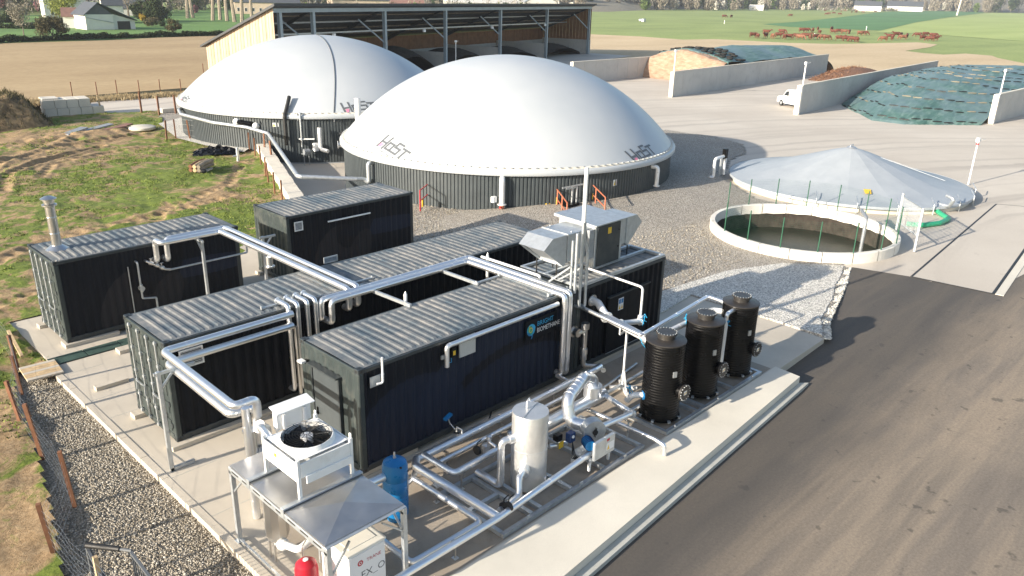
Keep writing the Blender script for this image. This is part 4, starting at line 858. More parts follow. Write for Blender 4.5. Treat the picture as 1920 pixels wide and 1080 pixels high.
# ============================================================ BLACK ABSORBER TANKS
tk = None
for i, (x, lab) in enumerate([(10.08, 'nearest of the three black ribbed tanks on the steel skid'), (12.07, 'middle of the three black ribbed tanks on the steel skid'), (14.06, 'farthest of the three black ribbed tanks on the steel skid')]):
    if tk is None:
        t0 = tk = empty('black_tank', lab, 'tank', 'black activated carbon tanks', (x, -7.48, .12))
        q = MB(); pr = [(0, 0), (.56, 0), (.56, .04), (.525, .045)]; z = .07
        while z < 2.14: pr += [(.518, z), (.526, z+.016), (.526, z+.052), (.518, z+.068)]; z += .078
        pr += [(.518, 2.2)]; q.lathe(pr, (0, 0, 0), 48); q.build('shell', 'black_plastic', tk, True, ang=50)
        q = MB(); q.lathe([(.518, 2.2), (.545, 2.205), (.545, 2.235), (.51, 2.25), (0, 2.29)], (0, 0, 0), 48); q.build('lid', 'lid_plastic', tk, True)
        q = MB(); q.lathe([(.235, 2.26), (.235, 2.40), (.285, 2.40), (.285, 2.43), (.27, 2.445), (0, 2.445)], (0, 0, 0), 32); mh = q.build('manhole', 'lid_plastic', tk, True)
        for k in range(20): a = k*math.pi/10; q = MB(); q.cyl((.26*math.cos(a), .26*math.sin(a), 2.44), (.26*math.cos(a), .26*math.sin(a), 2.462), .013, 6); q.build('bolt', 'galvanised', mh)
        a = R(-92); d = Vector((math.cos(a), math.sin(a), 0)); p = Vector((.10, 0, .86)); sd_ = Vector((-d.y, d.x, 0))
        q = MB(); q.cyl(p+d*.40, p+d*.66, .185, 24); nz = q.build('side_manhole', 'black_plastic', tk, True); q = MB(); q.cyl(p+d*.64, p+d*.70, .235, 24); q.build('manhole_disc', 'lid_plastic', nz, True)
        for k in range(16):
            w_ = p+d*.70+sd_*.21*math.cos(k*math.pi/8)+Vector((0, 0, .21*math.sin(k*math.pi/8))); q = MB(); q.cyl(w_, w_+d*.016, .015, 6); q.build('bolt', 'galvanised', nz)
        c0 = p+d*.703; q = MB(); q.add([c0-sd_*.07-Vector((0,0,.06)), c0+sd_*.07-Vector((0,0,.06)), c0+sd_*.07+Vector((0,0,.06)), c0-sd_*.07+Vector((0,0,.06))], [(0,1,2,3)]); q.build('warning_label', 'print_white', nz)
        c1 = p+d*.705; q = MB(); q.add([c1-sd_*.055-Vector((0,0,.04)), c1-sd_*.005-Vector((0,0,.04)), c1-sd_*.03+Vector((0,0,.03))], [(0,1,2)]); q.add([c1+sd_*.01-Vector((0,0,.03)), c1+sd_*.05-Vector((0,0,.03)), c1+sd_*.05+Vector((0,0,.03)), c1+sd_*.01+Vector((0,0,.03))], [(0,1,2,3)]); q.build('warning_symbol', 'yellow', nz)
        a = R(-112); d = Vector((math.cos(a), math.sin(a), 0)); sd_ = Vector((-d.y, d.x, 0)); p = d*.53+Vector((0, 0, 1.42))
        q = MB(); q.obox(p, (.02, .055, .08), d, sd_); q.build('data_plate', 'galvanised', tk)
        for aa in (R(-100), R(20), R(140)): d = Vector((math.cos(aa), math.sin(aa), 0)); q = MB(); q.obox(d*.532+Vector((0, 0, 2.08)), (.022, .02, .085), d); q.build('lifting_lug', 'black_plastic', tk)
        for k in range(8): aa = k*.785+.3; d = Vector((math.cos(aa), math.sin(aa), 0)); q = MB(); q.obox(d*.55+Vector((0, 0, .02)), (.05, .035, .03), d); q.build('base_clamp', 'galvanised', tk)
    else:
        t = copy_tree(t0); t.location = (x, -7.48, .12); t['label'] = lab
s = empty('tank_skid', 'galvanised steel skid under the three black tanks', 'skid', None, (9.38, -8.16, .005))
for a, b in (((0, 0, .055), (5.2, 0, .055)), ((0, 1.32, .055), (5.2, 1.32, .055)), ((.05, .06, .055), (.05, 1.26, .055)), ((5.15, .06, .055), (5.15, 1.26, .055)), ((1.62, .06, .055), (1.62, 1.26, .055)), ((3.6, .06, .055), (3.6, 1.26, .055)), ((2.0, .06, .055), (2.0, 1.26, .055))): q = MB(); q.bar(a, b, .10, .10); q.build('beam', 'galvanised', s)
for x in (.4, 2.6, 4.6): q = MB(); q.lathe([(.02, .0), (.035, .035), (.02, .07)], (x, -.04, .1), 10); q.build('lifting_eye', 'galvanised', s)
pipe('white elbow with blue flange at the left foot of the nearest black tank', [(9.66, -7.2, .72), (9.45, -7.0, .72), (9.42, -6.85, .5)], .085, 'white_pipe', flanges=((0, 'blue_paint'),), bands=0, name='gas_pipe')
for (p, lab) in [((10.25, -6.62, 1.98), 'on the thick pipe flange'), ((9.42, -6.9, .9), 'on the low elbow'), ((11.44, -5.75, 2.02), 'on the branch valve'), ((13.14, -7.5, 1.95), 'on the downpipe'), ((12.2, -6.75, 2.1), 'on the pipe behind the tanks')]:
    q = MB(); p = Vector(p)
    for k in range(6): q.tube([p+Vector((random.uniform(-.05, .05), random.uniform(-.05, .05), 0)), p+Vector((random.uniform(-.15, .15), random.uniform(-.15, .1), random.uniform(-.02, .15))), p+Vector((random.uniform(-.2, .2), random.uniform(-.2, .1), random.uniform(-.2, .05)))], .009, 5)
    tag(q.build('ribbon', 'cyan', smooth=True), 'loose ends of blue tape '+lab, 'tape', 'blue tape on pipe joints')
# ============================================================ BLOWER SKID
s = empty('blower_skid', 'galvanised steel skid carrying the silver vessel and blower', 'skid', None, (3.32, -8.12, .008))
for a, b in (((0, 0, .055), (5.12, 0, .055)), ((0, 2.0, .055), (5.12, 2.0, .055)), ((.05, .06, .055), (.05, 1.94, .055)), ((5.07, .06, .055), (5.07, 1.94, .055)), ((1.0, .06, .055), (1.0, 1.94, .055)), ((2.35, .06, .055), (2.35, 1.94, .055)), ((3.6, .06, .055), (3.6, 1.94, .055)), ((.1, 1.1, .055), (.95, 1.1, .055)), ((1.3, .06, .055), (1.3, 1.94, .055)), ((4.4, .06, .055), (4.4, 1.94, .055))): q = MB(); q.bar(a, b, .10, .10); q.build('beam', 'dull_galvanised' if a[1] < .01 else 'galvanised', s)
for x in (.8, 2.6, 4.3): q = MB(); q.obox((x, -.03, .14), (.05, .012, .05), (1, 0, 0)); q.build('lifting_lug', 'galvanised', s)
v = empty('silver_vessel', 'tall insulated silver vessel with flat lid on the blower skid', 'vessel', None, (5.12, -7.2, .10))
q = MB(); q.lathe([(0, 0), (.42, 0), (.42, 1.0), (.425, 1.005), (.425, 1.02), (.42, 1.025), (.42, 1.90), (.415, 1.91), (0, 1.93)], (0, 0, 0), 48); q.build('cladding_shell', 'dull_aluminium' if 'dull_aluminium' in M else 'aluminium', v, True)
q = MB(); q.obox((0, 0, 1.932), (.40, .008, .006), (1, .35, 0)); q.build('lid_seam', 'galvanised', v)
q = MB(); q.tube([(-.02, .1, 1.90), (-.02, .1, 2.10), (.15, .18, 2.10), (.15, .18, 2.04)], .018, 8, .03); q.build('lifting_handle', 'white_pipe', v, True)
q = MB(); q.cyl((-.38, .12, 1.30), (-.52, .16, 1.30), .11, 16); q.build('nozzle', al, v, True); q = MB(); q.cyl((-.36, -.2, .62), (-.5, -.28, .62), .14, 16); q.build('nozzle', al, v, True)
q = MB(); q.cyl((.12, -.40, .25), (.14, -.43, .25), .05, 10); q.build('inspection_cap', 'print_white', v, True)
pipe('silver pipe rising beside the insulated vessel', [(4.68, -7.06, 1.40), (4.42, -6.98, 1.40), (4.42, -6.98, .22), (4.42, -6.2, .22)], .082, bands=.4)
pipe('silver bend from the foot of the insulated vessel to the front line', [(4.66, -7.45, .72), (4.42, -7.55, .72), (4.30, -7.68, .36), (3.62, -7.75, .34)], .078, bands=.5)
pipe('long silver pipe along the wall foot of the front container', [(3.42, -5.18, .52), (10.2, -5.08, .50), (10.6, -5.0, .46)], .095, bands=1.1)
pipe('second silver pipe lower beside the wall foot pipe', [(3.9, -5.42, .34), (9.3, -5.34, .34), (9.3, -4.4, .40)], .06, bands=1.1)
pipe('thick silver pipe crossing towards the front left of the blower skid', [(3.42, -5.18, .54), (3.22, -5.40, .54), (3.28, -8.02, .52)], .10, bands=.9)
pipe('thinner silver pipe just left of the thick crossing pipe', [(3.30, -5.3, .34), (3.06, -5.50, .34), (3.08, -7.74, .34), (1.22, -7.72, .34), (1.22, -5.9, .34)], .068, bands=.9)
pipe('silver pipe along the front edge of the blower skid', [(6.85, -7.80, .50), (3.28, -8.04, .50), (.6, -8.02, .50)], .075, bands=1.0)
pipe('silver pipe with wide bend near the blue tank', [(3.62, -5.2, .58), (3.62, -6.28, .58), (5.0, -6.24, .58)], .078, bands=.5, bend=.16)
pipe('wide silver collector pipe between the vessel and the drum', [(5.45, -6.95, .72), (5.9, -6.42, .72), (8.95, -6.40, .72)], .165, bands=1.0)
pipe('big bent silver suction duct above the blower', [(7.12, -7.32, .86), (6.92, -6.92, .86), (6.95, -6.75, 1.42), (7.85, -6.52, 1.62), (8.42, -6.42, 1.35), (8.42, -6.42, .95)], .150, bands=.24, bend=.30)
q = MB(); q.cyl((8.42, -6.42, .86), (8.42, -6.42, 1.14), .24, 20); q.cyl((8.42, -6.42, 1.14), (8.42, -6.42, 1.17), .25, 20); tag(q.build('drum', al, smooth=True), 'short silver drum below the big bent duct', 'drum')
pipe('silver discharge pipe to the right of the blower', [(7.30, -7.58, .86), (8.60, -7.60, .74), (8.90, -6.3, .74), (8.9, -5.9, .74)], .072, bands=.5, flanges=((0, 'black_rubber'), (1, 'galvanised')))
pipe('silver drain pipe ending in a bend over the white strip', [(7.4, -6.1, .46), (8.30, -6.15, .46), (8.46, -8.42, .40), (8.48, -8.72, .34), (8.48, -8.74, .06)], .052, bands=.8)
pipe('grey pipe lying along the slab behind the black tanks', [(8.9, -5.85, .14), (15.0, -5.62, .14)], .055, 'galvanised', bands=1.4)
pipe('second grey pipe lying closer to the ventilation container', [(9.3, -5.62, .10), (12.2, -5.2, .10)], .04, 'galvanised', bands=1.4)
pipe('short silver pipe leaving the blue tank to the left', [(2.05, -5.98, 1.16), (1.15, -5.95, 1.16)], .095, bands=.4)
pipe('low silver pipe from blue tank foot under the frame', [(2.3, -5.7, .3), (3.1, -5.45, .3)], .06, bands=.4)
for (x, y, h) in [(3.16, -6.2, .5), (2.2, -7.9, .46), (3.9, -6.22, .5), (7.7, -7.65, .66), (8.4, -7.65, .66), (6.2, -5.2, .42), (4.3, -5.2, .42), (8.4, -5.1, .42)]:
    q = MB(); q.cyl((0, 0, .01), (0, 0, h-.06), .022, 8); q.cbox((-.06, -.06, .0), (.06, .06, .012), .003); q.box((-.04, -.09, h-.07), (.04, .09, h-.055)); tag(q.build('pipe_prop', 'stainless', loc=(x, y, .008)), f'thin prop holding the silver pipes {dict([(3.16,"left of the blower skid"),(2.2,"at the front left"),(3.9,"below the wide bend"),(7.7,"right of the blower"),(6.2,"at the wall foot behind the vessel"),(4.3,"at the wall foot near the blue tank")]).get(x, "at the far end of the skid" if y < -7 else "at the wall foot behind the standpipe")}', 'prop', 'pipe props')
# blower
b = empty('blower', 'blue motor blower with grey scroll and electric panel on the skid', 'blower', None, (6.8, -7.6, .10))
q = MB(); q.cyl((.30, .16, .78), (.18, -.06, .78), .29, 28); q.cyl((.32, .20, .78), (.30, .16, .78), .15, 20); q.build('scroll_housing', 'galvanised', b, True)
q = MB(); q.cyl((.17, -.07, .78), (.16, -.10, .78), .07, 14)
for k in range(8): q.bar((.17, -.08, .78), (.17+.14*math.cos(k*.785)*.5, -.085-.0*k, .78+.14*math.sin(k*.785)), .014)
q.build('shaft_hub', 'black_rubber', b)
q = MB(); q.cyl((-.05, .02, .62), (-.20, -.24, .62), .13, 18)
for k in range(12): a = k*math.pi/6; q.bar((-.05+.135*.0, .02, .62), (-.20, -.24, .62), .02)
q.build('motor', 'blue_paint', b, True)
for k in range(5): q = MB(); d = Vector((-.15, -.26, 0)); p = Vector((-.05, .02, .62))+d*(k*.2+.1); q.cyl(p, p+d*.03, .145, 18); q.build('cooling_fin', 'blue_dark', b, True)
q = MB(); q.cbox((-.32, -.34, .24), (.52, .26, .30), .01); q.build('base_plate', 'galvanised', b)
for (x, y) in ((-.28, -.30), (.46, -.30), (-.28, .22), (.46, .22)): q = MB(); q.box((x-.03, y-.03, -.0), (x+.03, y+.03, .24)); q.build('leg', 'white_pipe', b); q = MB(); q.cyl((x, y, .30), (x, y, .35), .045, 10); q.build('rubber_mount', 'white_pipe', b, True)
q = MB(); q.cbox((-.28, -.44, .32), (.12, -.36, .80), .01); q.build('panel_door', 'galvanised', b); q = MB(); q.cbox((.125, -.44, .32), (.50, -.36, .80), .01); pn = q.build('panel_door', 'galvanised', b)
q = MB(); q.box((.17, -.443, .68), (.28, -.4405, .75)); q.build('warning_label', 'red_paint', pn); q = MB(); q.box((.17, -.443, .42), (.46, -.4405, .62)); q.build('warning_label', 'print_white', pn); q = MB(); q.add([(.19, -.4452, .44), (.29, -.4452, .44), (.24, -.4452, .58)], [(0,1,2)]); q.build('warning_symbol', 'yellow', pn)
q = MB(); q.cbox((-.46, .18, .62), (-.26, .34, .86), .012); q.build('terminal_box', 'blue_dark', b); q = MB(); q.cyl((-.38, .17, .78), (-.38, .15, .78), .04, 12); q.build('gauge', 'print_white', b, True)
for k in range(4): q = MB(); q.tube([(-.35, .2, .62), (-.45-.05*k, 0, .35), (-.3, -.2, .22+.02*k), (-.1, -.3, .35)], .010, 6); q.build('cable', 'black_rubber', b, True)
c = empty('actuator', 'black actuator with yellow warning plate left of the blower', 'actuator', None, (6.25, -7.1, .62)); q = MB(); q.cbox((-.1, -.08, .1), (.1, .08, .26), .015); q.build('housing', 'black_plastic', c); q = MB(); q.cyl((-.25, .05, 0), (.25, -.08, -.06), .06, 12); q.build('pipe_run', al, c, True); q = MB(); q.box((-.06, -.10, -.10), (.12, -.09, .08)); q.build('plate', 'yellow', c)
q = MB(); q.cyl((0, 0, -.1), (0, 0, .12), .03, 8); q.build('stem', 'galvanised', c)
for j, (x, y, z) in enumerate([(3.72, -7.78, .42), (3.66, -7.98, .56), (4.7, -5.9, .55)]):
    c = empty('butterfly_valve', f'black butterfly valve on the {["lower","front","rear"][j]} silver pipe of the skid', 'valve', 'butterfly valves', (x, y, z))
    q = MB(); q.cyl((-.03, 0, 0), (.03, 0, 0), .115, 16); q.build('valve_body', 'black_rubber', c, True); q = MB(); q.tube([(0, 0, .05), (0, 0, .2), (.16, .02, .22)], .014, 8, .02); q.build('lever', 'black_rubber', c, True)
for j, (x, y, z, r_) in enumerate([(5.05, -5.85, .42, .11), (5.75, -6.0, .55, .09), (5.0, -6.0, .75, .07)]):
    c = empty('strainer', ['wide silver cap standing near the rear valve', 'silver elbow body behind the vessel', 'small silver filter head behind the vessel'][j], 'fitting', None, (x, y, z)); q = MB(); q.lathe([(0, -.2), (r_*.7, -.2), (r_*.7, .0), (r_, .02), (r_, .12), (0, .14)], (0, 0, 0), 18); q.build('cap', al, c, True); q = MB(); q.cyl((0, 0, -.05), (.0, -.25, -.08), r_*.6, 12); q.build('pipe_run', al, c, True)
q = MB(); q.tube([(5.2, -4.5, .22), (5.6, -4.75, .10), (6.3, -4.62, .06), (6.6, -4.45, .25)], .022, 7, .1); tag(q.build('cable', 'black_rubber', smooth=True), 'black cable lying along the wall foot of the front container', 'cable')
c = empty('socket_bracket', 'small bright blue socket on a bent bracket at the wall foot', 'socket', None, (4.9, -4.62, .5)); q = MB(); q.obox((0, 0, .35), (.13, .05, .03), (1, .2, .2)); q.build('socket', 'blue_paint', c); q = MB(); q.tube([(0, 0, .34), (.06, 0, .15), (.06, -.2, .05)], .014, 6); q.build('bracket', 'galvanised', c); q = MB(); q.tube([(.02, -.5, -.15), (.02, -.5, .18), (.02, -.3, .18), (.02, -.3, .05)], .02, 8); q.build('bracket', 'white_pipe', c)
# blue pressure tank
c = empty('blue_tank', 'bright blue upright pressure tank with domed top', 'tank', None, (2.16, -6.02, .01))
q = MB(); q.lathe([(0, 0), (.20, 0), (.20, .10), (.27, .14), (.275, .62), (.268, .63), (.275, .64), (.275, 1.02), (.268, 1.03), (.275, 1.04), (.275, 1.34), (.25, 1.43), (.17, 1.49), (0, 1.52)], (0, 0, 0), 40); q.build('shell', 'blue_paint', c, True)
q = MB(); q.cyl((0, 0, 1.5), (0, 0, 1.66), .02, 8); q.cyl((0, 0, 1.52), (0, 0, 1.56), .035, 8); q.build('valve_stem', 'stainless', c, True)
for (a, z) in ((-45, 1.2), (-100, 1.42)): d = Vector((math.cos(R(a)), math.sin(R(a)), 0)); q = MB(); q.cyl(d*.26+Vector((0, 0, z)), d*.29+Vector((0, 0, z)), .025, 8); q.build('plug', 'black_rubber', c, True)
a = R(-50); d = Vector((math.cos(a), math.sin(a), 0)); q = MB(); q.obox(d*.277+Vector((0, 0, .92)), (.003, .05, .17), d); q.build('label_plate', 'galvanised', c)
# ============================================================ FRAME WITH SHEET ROOFS
f = empty('steel_frame', 'galvanised frame with three sheet metal roofs at the front left of the slab', 'frame', None, (-.66, -7.80, .01))
FX, FY = 1.66, 3.42; yd = [0, 1.36, 1.44, 2.62, 2.70, 3.42]
for (x, y) in ((0, 0), (FX, 0), (0, FY), (FX, FY), (0, 1.40), (FX, 1.40)):
    if (x, y) == (0, 1.40): continue
    q = MB()
    q.box((x-.045, y-.045, .015), (x-.03, y+.045, 1.72)); q.box((x-.03, y-.045, .015), (x+.045, y-.033, 1.72)); q.box((x-.03, y+.033, .015), (x+.045, y+.045, 1.72)); q.box((x-.08, y-.08, 0), (x+.08, y+.08, .014)); q.build('leg', 'galvanised', f)
for x in (0, FX):
    q = MB(); q.cbox((x-.045, -.05, 1.67), (x+.045, FY+.05, 1.80), .006)
    for k in range(7): yy = .2+k*.46; sx = -.047 if x == 0 else .046; q2 = (x+sx, yy, 1.73)
    bm_ = q.build('side_rail', 'galvanised', f)
    for k in range(8):
        yy = .12+k*.42; q = MB(); xx = x-.048 if x == 0 else x+.0455; q.box((xx, yy, 1.735), (xx+.0025, yy+.26, 1.765)); q.build('slot', 'black_rubber', bm_)
for y in (0, 1.40, 2.66, FY):
    if 0 < y < FY:
        q = MB(); q.cbox((-.055, y-.06, 1.865), (FX+.055, y+.05, 1.895), .006); q.box((-.055, y-.06, 1.70), (-.046, y+.05, 1.865)); q.box((FX+.046, y-.06, 1.70), (FX+.055, y+.05, 1.865)); q.build('cross_beam', 'galvanised', f)
        q = MB(); q.box((-.03, y-.055, 1.80), (FX+.03, y-.045, 1.864)); q.build('beam_web', 'print_grey', f)
    else: q = MB(); q.cbox((-.04, y-.04, 1.802), (FX+.04, y+.04, 1.815), .006); q.build('cross_beam', 'galvanised', f)
for (a, b_) in (((FX, 0, 1.25), (FX-.5, 0, 1.70)), ((0, 0, 1.1), (.45, 0, 1.70)), ((FX, .0, 1.2), (FX, .5, 1.70)), ((0, FY, 1.2), (0, FY-.45, 1.70)), ((0, 0, .10), (FX, 0, .10)), ((0, 0.1, .06), (0, FY, .06))): q = MB(); q.bar(a, b_, .04, .03); q.build('brace', 'galvanised', f)
for i, (y0, y1) in enumerate(((.03, 1.355), (1.445, 2.615), (2.705, 3.44))):
    q = MB(); xm, ym = FX/2, (y0+y1)/2; zt = 1.838; q.add([(-.03, y0, zt), (FX+.03, y0, zt), (FX+.03, y1, zt), (-.03, y1, zt), (xm, ym, zt+(.13 if i == 0 else .015)), (-.03, y0, zt-.035), (FX+.03, y0, zt-.035), (FX+.03, y1, zt-.035), (-.03, y1, zt-.035)], [(0,1,4),(1,2,4),(2,3,4),(3,0,4),(0,5,6,1),(1,6,7,2),(2,7,8,3),(3,8,5,0),(5,8,7,6)])
    q.build('sheet_roof', 'stainless_matt' if 'stainless_matt' in M else 'stainless', f)
# condenser with fan
c = empty('condenser', 'white condenser unit with black fan standing on the sheet metal roofs', 'condenser', None, (-.28, -6.34, 1.84))
W_, D_ = 1.16, 1.22
for (x, y) in ((0, 0), (W_, 0), (0, D_), (W_, D_)):
    q = MB(); q.box((x-.03, y-.03, .01), (x+.03, y+.03, .88 if y else .86)); q.box((x-.06, y-.05, .0), (x+.06, y+.05, .012)); q.build('leg', 'white_paint', c)
    q = MB(); q.tube([(x, y-.025, .86), (x, y-.025, .96), (x, y+.025, .96), (x, y+.025, .86)], .012, 6, .02); q.build('lifting_eye', 'white_paint', c, True)
q = MB(); q.cbox((.033, .033, .46), (W_-.033, D_-.033, .72), .012); q.build('coil_box', 'white_paint', c)
for (a, b_) in (((.035, -.034, .48), (W_-.035, .0, .78)), ((.035, D_+.0, .48), (W_-.035, D_+.034, .78)), ((-.034, .035, .40), (0, D_-.035, .80)), ((W_, .035, .40), (W_+.034, D_-.035, .80))): q = MB(); q.cbox(a, b_, .008); q.build('side_panel', 'white_paint', c)
q = MB(); q.cbox((.12, -.075, .34), (W_-.02, -.036, .50), .006); q.build('drip_tray', 'white_paint', c)
q = MB(); q.box((.1, D_*.5, .6), (.3, D_*.6, .61)); 
q = MB(); q.add([(-.036, .70, .62), (-.036, .80, .60), (-.036, .80, .68), (-.036, .70, .70)], [(0,1,2,3)]); q.build('warning_label', 'neon_label', c); q = MB(); q.box((-.0375, .2, .60), (-.0350, .5, .615)); q.build('stripe', 'blue_paint', c)
fcx, fcy = W_/2, D_/2
q = MB(); n_ = 40; ri = .485; V = []; hw, hd = W_/2-.03, D_/2-.03
for k in range(n_):
    a = 2*math.pi*k/n_; s_ = max(abs(math.cos(a))/hw, abs(math.sin(a))/hd); V.append((fcx+math.cos(a)/s_, fcy+math.sin(a)/s_, .815))
V += [(fcx+(ri+.06)*math.cos(2*math.pi*k/n_), fcy+(ri+.06)*math.sin(2*math.pi*k/n_), .825) for k in range(n_)]
V += [(fcx+(ri+.02)*math.cos(2*math.pi*k/n_), fcy+(ri+.02)*math.sin(2*math.pi*k/n_), .91) for k in range(n_)]
V += [(fcx+ri*math.cos(2*math.pi*k/n_), fcy+ri*math.sin(2*math.pi*k/n_), .91) for k in range(n_)]
V += [(fcx+ri*math.cos(2*math.pi*k/n_), fcy+ri*math.sin(2*math.pi*k/n_), .725) for k in range(n_)]
q.add(V, [(j*n_+k, j*n_+(k+1) % n_, (j+1)*n_+(k+1) % n_, (j+1)*n_+k) for j in range(4) for k in range(n_)]); q.build('fan_shroud', 'white_paint', c, True)
fb_ = MB(); fb_.cyl((fcx, fcy, .74), (fcx, fcy, .90), .12, 20); fan = fb_.build('fan_hub', 'print_white', c, True)
for k in range(7):
    a = 2*math.pi*k/7; q = MB(); pts = []
    for (r_, da, z) in ((.11, -.25, .86), (.45, -.50, .885), (.465, .12, .79), (.11, .35, .80)): pts.append((fcx+r_*math.cos(a+da), fcy+r_*math.sin(a+da), z))
    q.add(pts+[(p[0], p[1], p[2]-.008) for p in pts], [(0,1,2,3),(7,6,5,4),(0,4,5,1),(1,5,6,2),(2,6,7,3),(3,7,4,0)]); q.build('fan_blade', 'black_plastic', fan)
q = MB(); q.lathe([(0, .728), (.48, .728)], (fcx, fcy, 0), 30); q.build('fan_well', 'black_rubber', c)
gm = MB()
for k in range(9): r_ = .06+k*.053; P_ = [(fcx+r_*math.cos(2*math.pi*i/24), fcy+r_*math.sin(2*math.pi*i/24), .925+.02*(1-r_/.49)) for i in range(25)]; gm.tube(P_, .0045, 4, 0.0, False, 1)
for k in range(12): a = k*math.pi/6; gm.tube([(fcx+.05*math.cos(a), fcy+.05*math.sin(a), .945), (fcx+.50*math.cos(a), fcy+.50*math.sin(a), .912)], .006, 4)
gm.build('fan_guard', 'black_plastic', c)
# white electric box behind the condenser
c = empty('electric_cabinet', 'white slanted cabinet with two clips behind the condenser fan', 'cabinet', None, (.32, -4.55, 2.30)); q = MB(); q.cbox((0, 0, 0), (.80, .16, .42), .01); q.build('cabinet_body', 'white_paint', c)
q = MB(); q.add([(-.04, -.12, .44), (.84, -.12, .44), (.84, .2, .50), (-.04, .2, .50), (-.04, -.12, .42), (.84, -.12, .42), (.84, .2, .48), (-.04, .2, .48)], [(0,1,2,3),(4,7,6,5),(0,4,5,1),(1,5,6,2),(2,6,7,3),(3,7,4,0)]); q.build('canopy', 'white_paint', c)
for x in (.12, .60): q = MB(); q.cbox((x, -.05, .02), (x+.08, .0, .34), .01); q.build('clip', 'print_white', c)
for x in (.03, .74): q = MB(); q.bar((x, .08, 0), (x, .08, -.44), .04); q.build('leg', 'white_paint', c)
pipe('silver header pipe feeding the condenser from the left', [(.42, -3.95, 1.72), (.30, -4.15, 2.20), (.12, -4.20, 2.34), (-.02, -4.9, 2.38), (-.02, -5.25, 2.38)], .085, bands=.35, flanges=((2, 'stainless'),))
pipe('upright silver post pipe behind the sheet metal roofs', [(-.02, -3.92, .02), (-.02, -3.92, 2.72)], .085, bands=.8)
pipe('thin brass topped valve stem behind the cabinet', [(.95, -3.9, .02), (.95, -3.9, 2.35), (.95, -3.9, 2.5)], .05, 'white_pipe', bands=.5)
# chiller
c = empty('chiller', 'white chiller cabinet under the front sheet metal roof', 'chiller', None, (-.16, -7.62, .06))
q = MB(); q.cbox((0, 0, 0), (.84, .90, 1.12), .02); q.build('cabinet_body', 'white_paint', c); q = MB(); q.cbox((-.02, -.02, 1.122), (.86, .92, 1.16), .01); tp = q.build('top_cover', 'cream_paint', c); q = MB(); q.cbox((.12, .12, 1.161), (.72, .78, 1.172), .01); q.build('hatch', 'cream_paint', tp)
q = MB(); q.box((.02, -.012, .03), (.82, -.001, 1.08)); q.build('front_panel', 'print_white', c)
q = MB(); q.lathe([(0, 0), (.062, 0)], (0, 0, 0), 20); q.v = [(.26+x, -.0145, .88+y) for x, y, z in q.v]; q.build('emblem', 'red_paint', c); q = MB(); q.lathe([(.022, 0), (.034, 0)], (0, 0, 0), 14); q.v = [(.26+x, -.0165, .88+y) for x, y, z in q.v]; q.build('emblem_ring', 'print_white', c)
text_mb('TRANE', .105, lambda u, v: (.40+u, -.0145, .84+v)).build('lettering', 'red_paint', c); text_mb('EX_O', .22, lambda u, v: (.26+u, -.0145, .52+v)).build('lettering', 'print_grey', c)
q = MB(); q.box((-.0035, .62, .78), (-.001, .68, .95)); q.build('label_plate', 'neon_label', c)
for (y, z) in ((.3, .4), (.1, .25)): q = MB(); q.add([(-.002, y, z), (-.002, y+.08, z), (-.002, y+.04, z+.09)], [(0, 1, 2)]); q.build('warning_symbol', 'red_paint', c)
# red expansion tank
c = empty('expansion_tank', 'red domed expansion tank at the bottom of the picture', 'tank', None, (-.62, -6.95, .05)); q = MB(); q.lathe([(0, .0), (.15, .0), (.215, .10), (.215, .78), (.19, .90), (.11, .97), (0, .99)], (0, 0, 0), 32); q.build('shell', 'red_paint', c, True); q = MB(); q.lathe([(.05, .965), (.05, .995), (0, 1.0)], (0, 0, 0), 12); q.build('cap', 'print_white', c, True)
pipe('thin bent tube rising beside the red tank', [(-.50, -6.75, .3), (-.42, -6.5, .12), (-.42, -6.5, .95), (-.2, -6.4, 1.05)], .014, 'stainless', bands=0)
c = empty('plate_vessel', 'flat sided insulated vessel under the left sheet metal roof', 'vessel', None, (-.30, -5.35, .35)); q = MB(); q.lathe([(0, 0), (.1, .02), (.2, .12), (.24, .25), (.24, 1.05), (0, 1.1)], (0, 0, 0), 10); q.build('shell', 'stainless', c, True, ang=20); q = MB(); q.sphere((-.02, -.22, .06), .13, 14, (1, 1.1, .9)); q.build('end_cap', 'white_paint', c, True)
for (x, y) in ((-.14, .1), (.14, .1), (-.14, -.1)): q = MB(); q.bar((x, y, -.34), (x, y, .1), .035); q.build('leg', 'stainless', c)
pipe('white bend under the sheet metal roofs', [(-.42, -5.85, .62), (-.30, -6.15, .60), (.15, -6.1, .70), (.15, -6.1, 1.2)], .075, 'white_paint', bands=0, name='gas_pipe')
c = empty('pump_group', 'small pump group with red motor under the sheet metal roofs', 'pump', None, (.15, -6.15, .05))
for (x, y) in ((0, 0), (.12, .08), (.22, -.05)): q = MB(); q.cyl((x, y, 0), (x, y, 1.1), .028, 8); q.build('pipe_run', 'galvanised', c, True)
q = MB(); q.cyl((.06, -.1, .35), (.06, -.1, .75), .05, 12); q.build('motor', 'red_paint', c, True); q = MB(); q.tube([(0, -.1, .2), (.35, -.25, .2), (.5, -.1, .3)], .04, 10); q.cyl((.3, -.2, .2), (.36, -.26, .24), .07, 10); q.build('pump_body', 'stainless', c, True)
q = MB(); q.cyl((.20, -3.55, 1.35), (.20, -3.55, 1.9), .13, 16); q.cyl((.20, -3.55, 1.9), (.20, -3.55, 1.95), .15, 16); tag(q.build('filter_pot', 'stainless', smooth=True), 'stainless filter pot left of the sheet metal roofs', 'filter')
c = empty('buffer_vessel', 'stainless buffer vessel standing behind the left sheet metal roof', 'vessel', None, (.38, -3.55, .02)); q = MB(); q.lathe([(0, 0), (.26, .05), (.26, 1.25), (.18, 1.38), (0, 1.42)], (0, 0, 0), 28); q.build('shell', 'stainless', c, True)
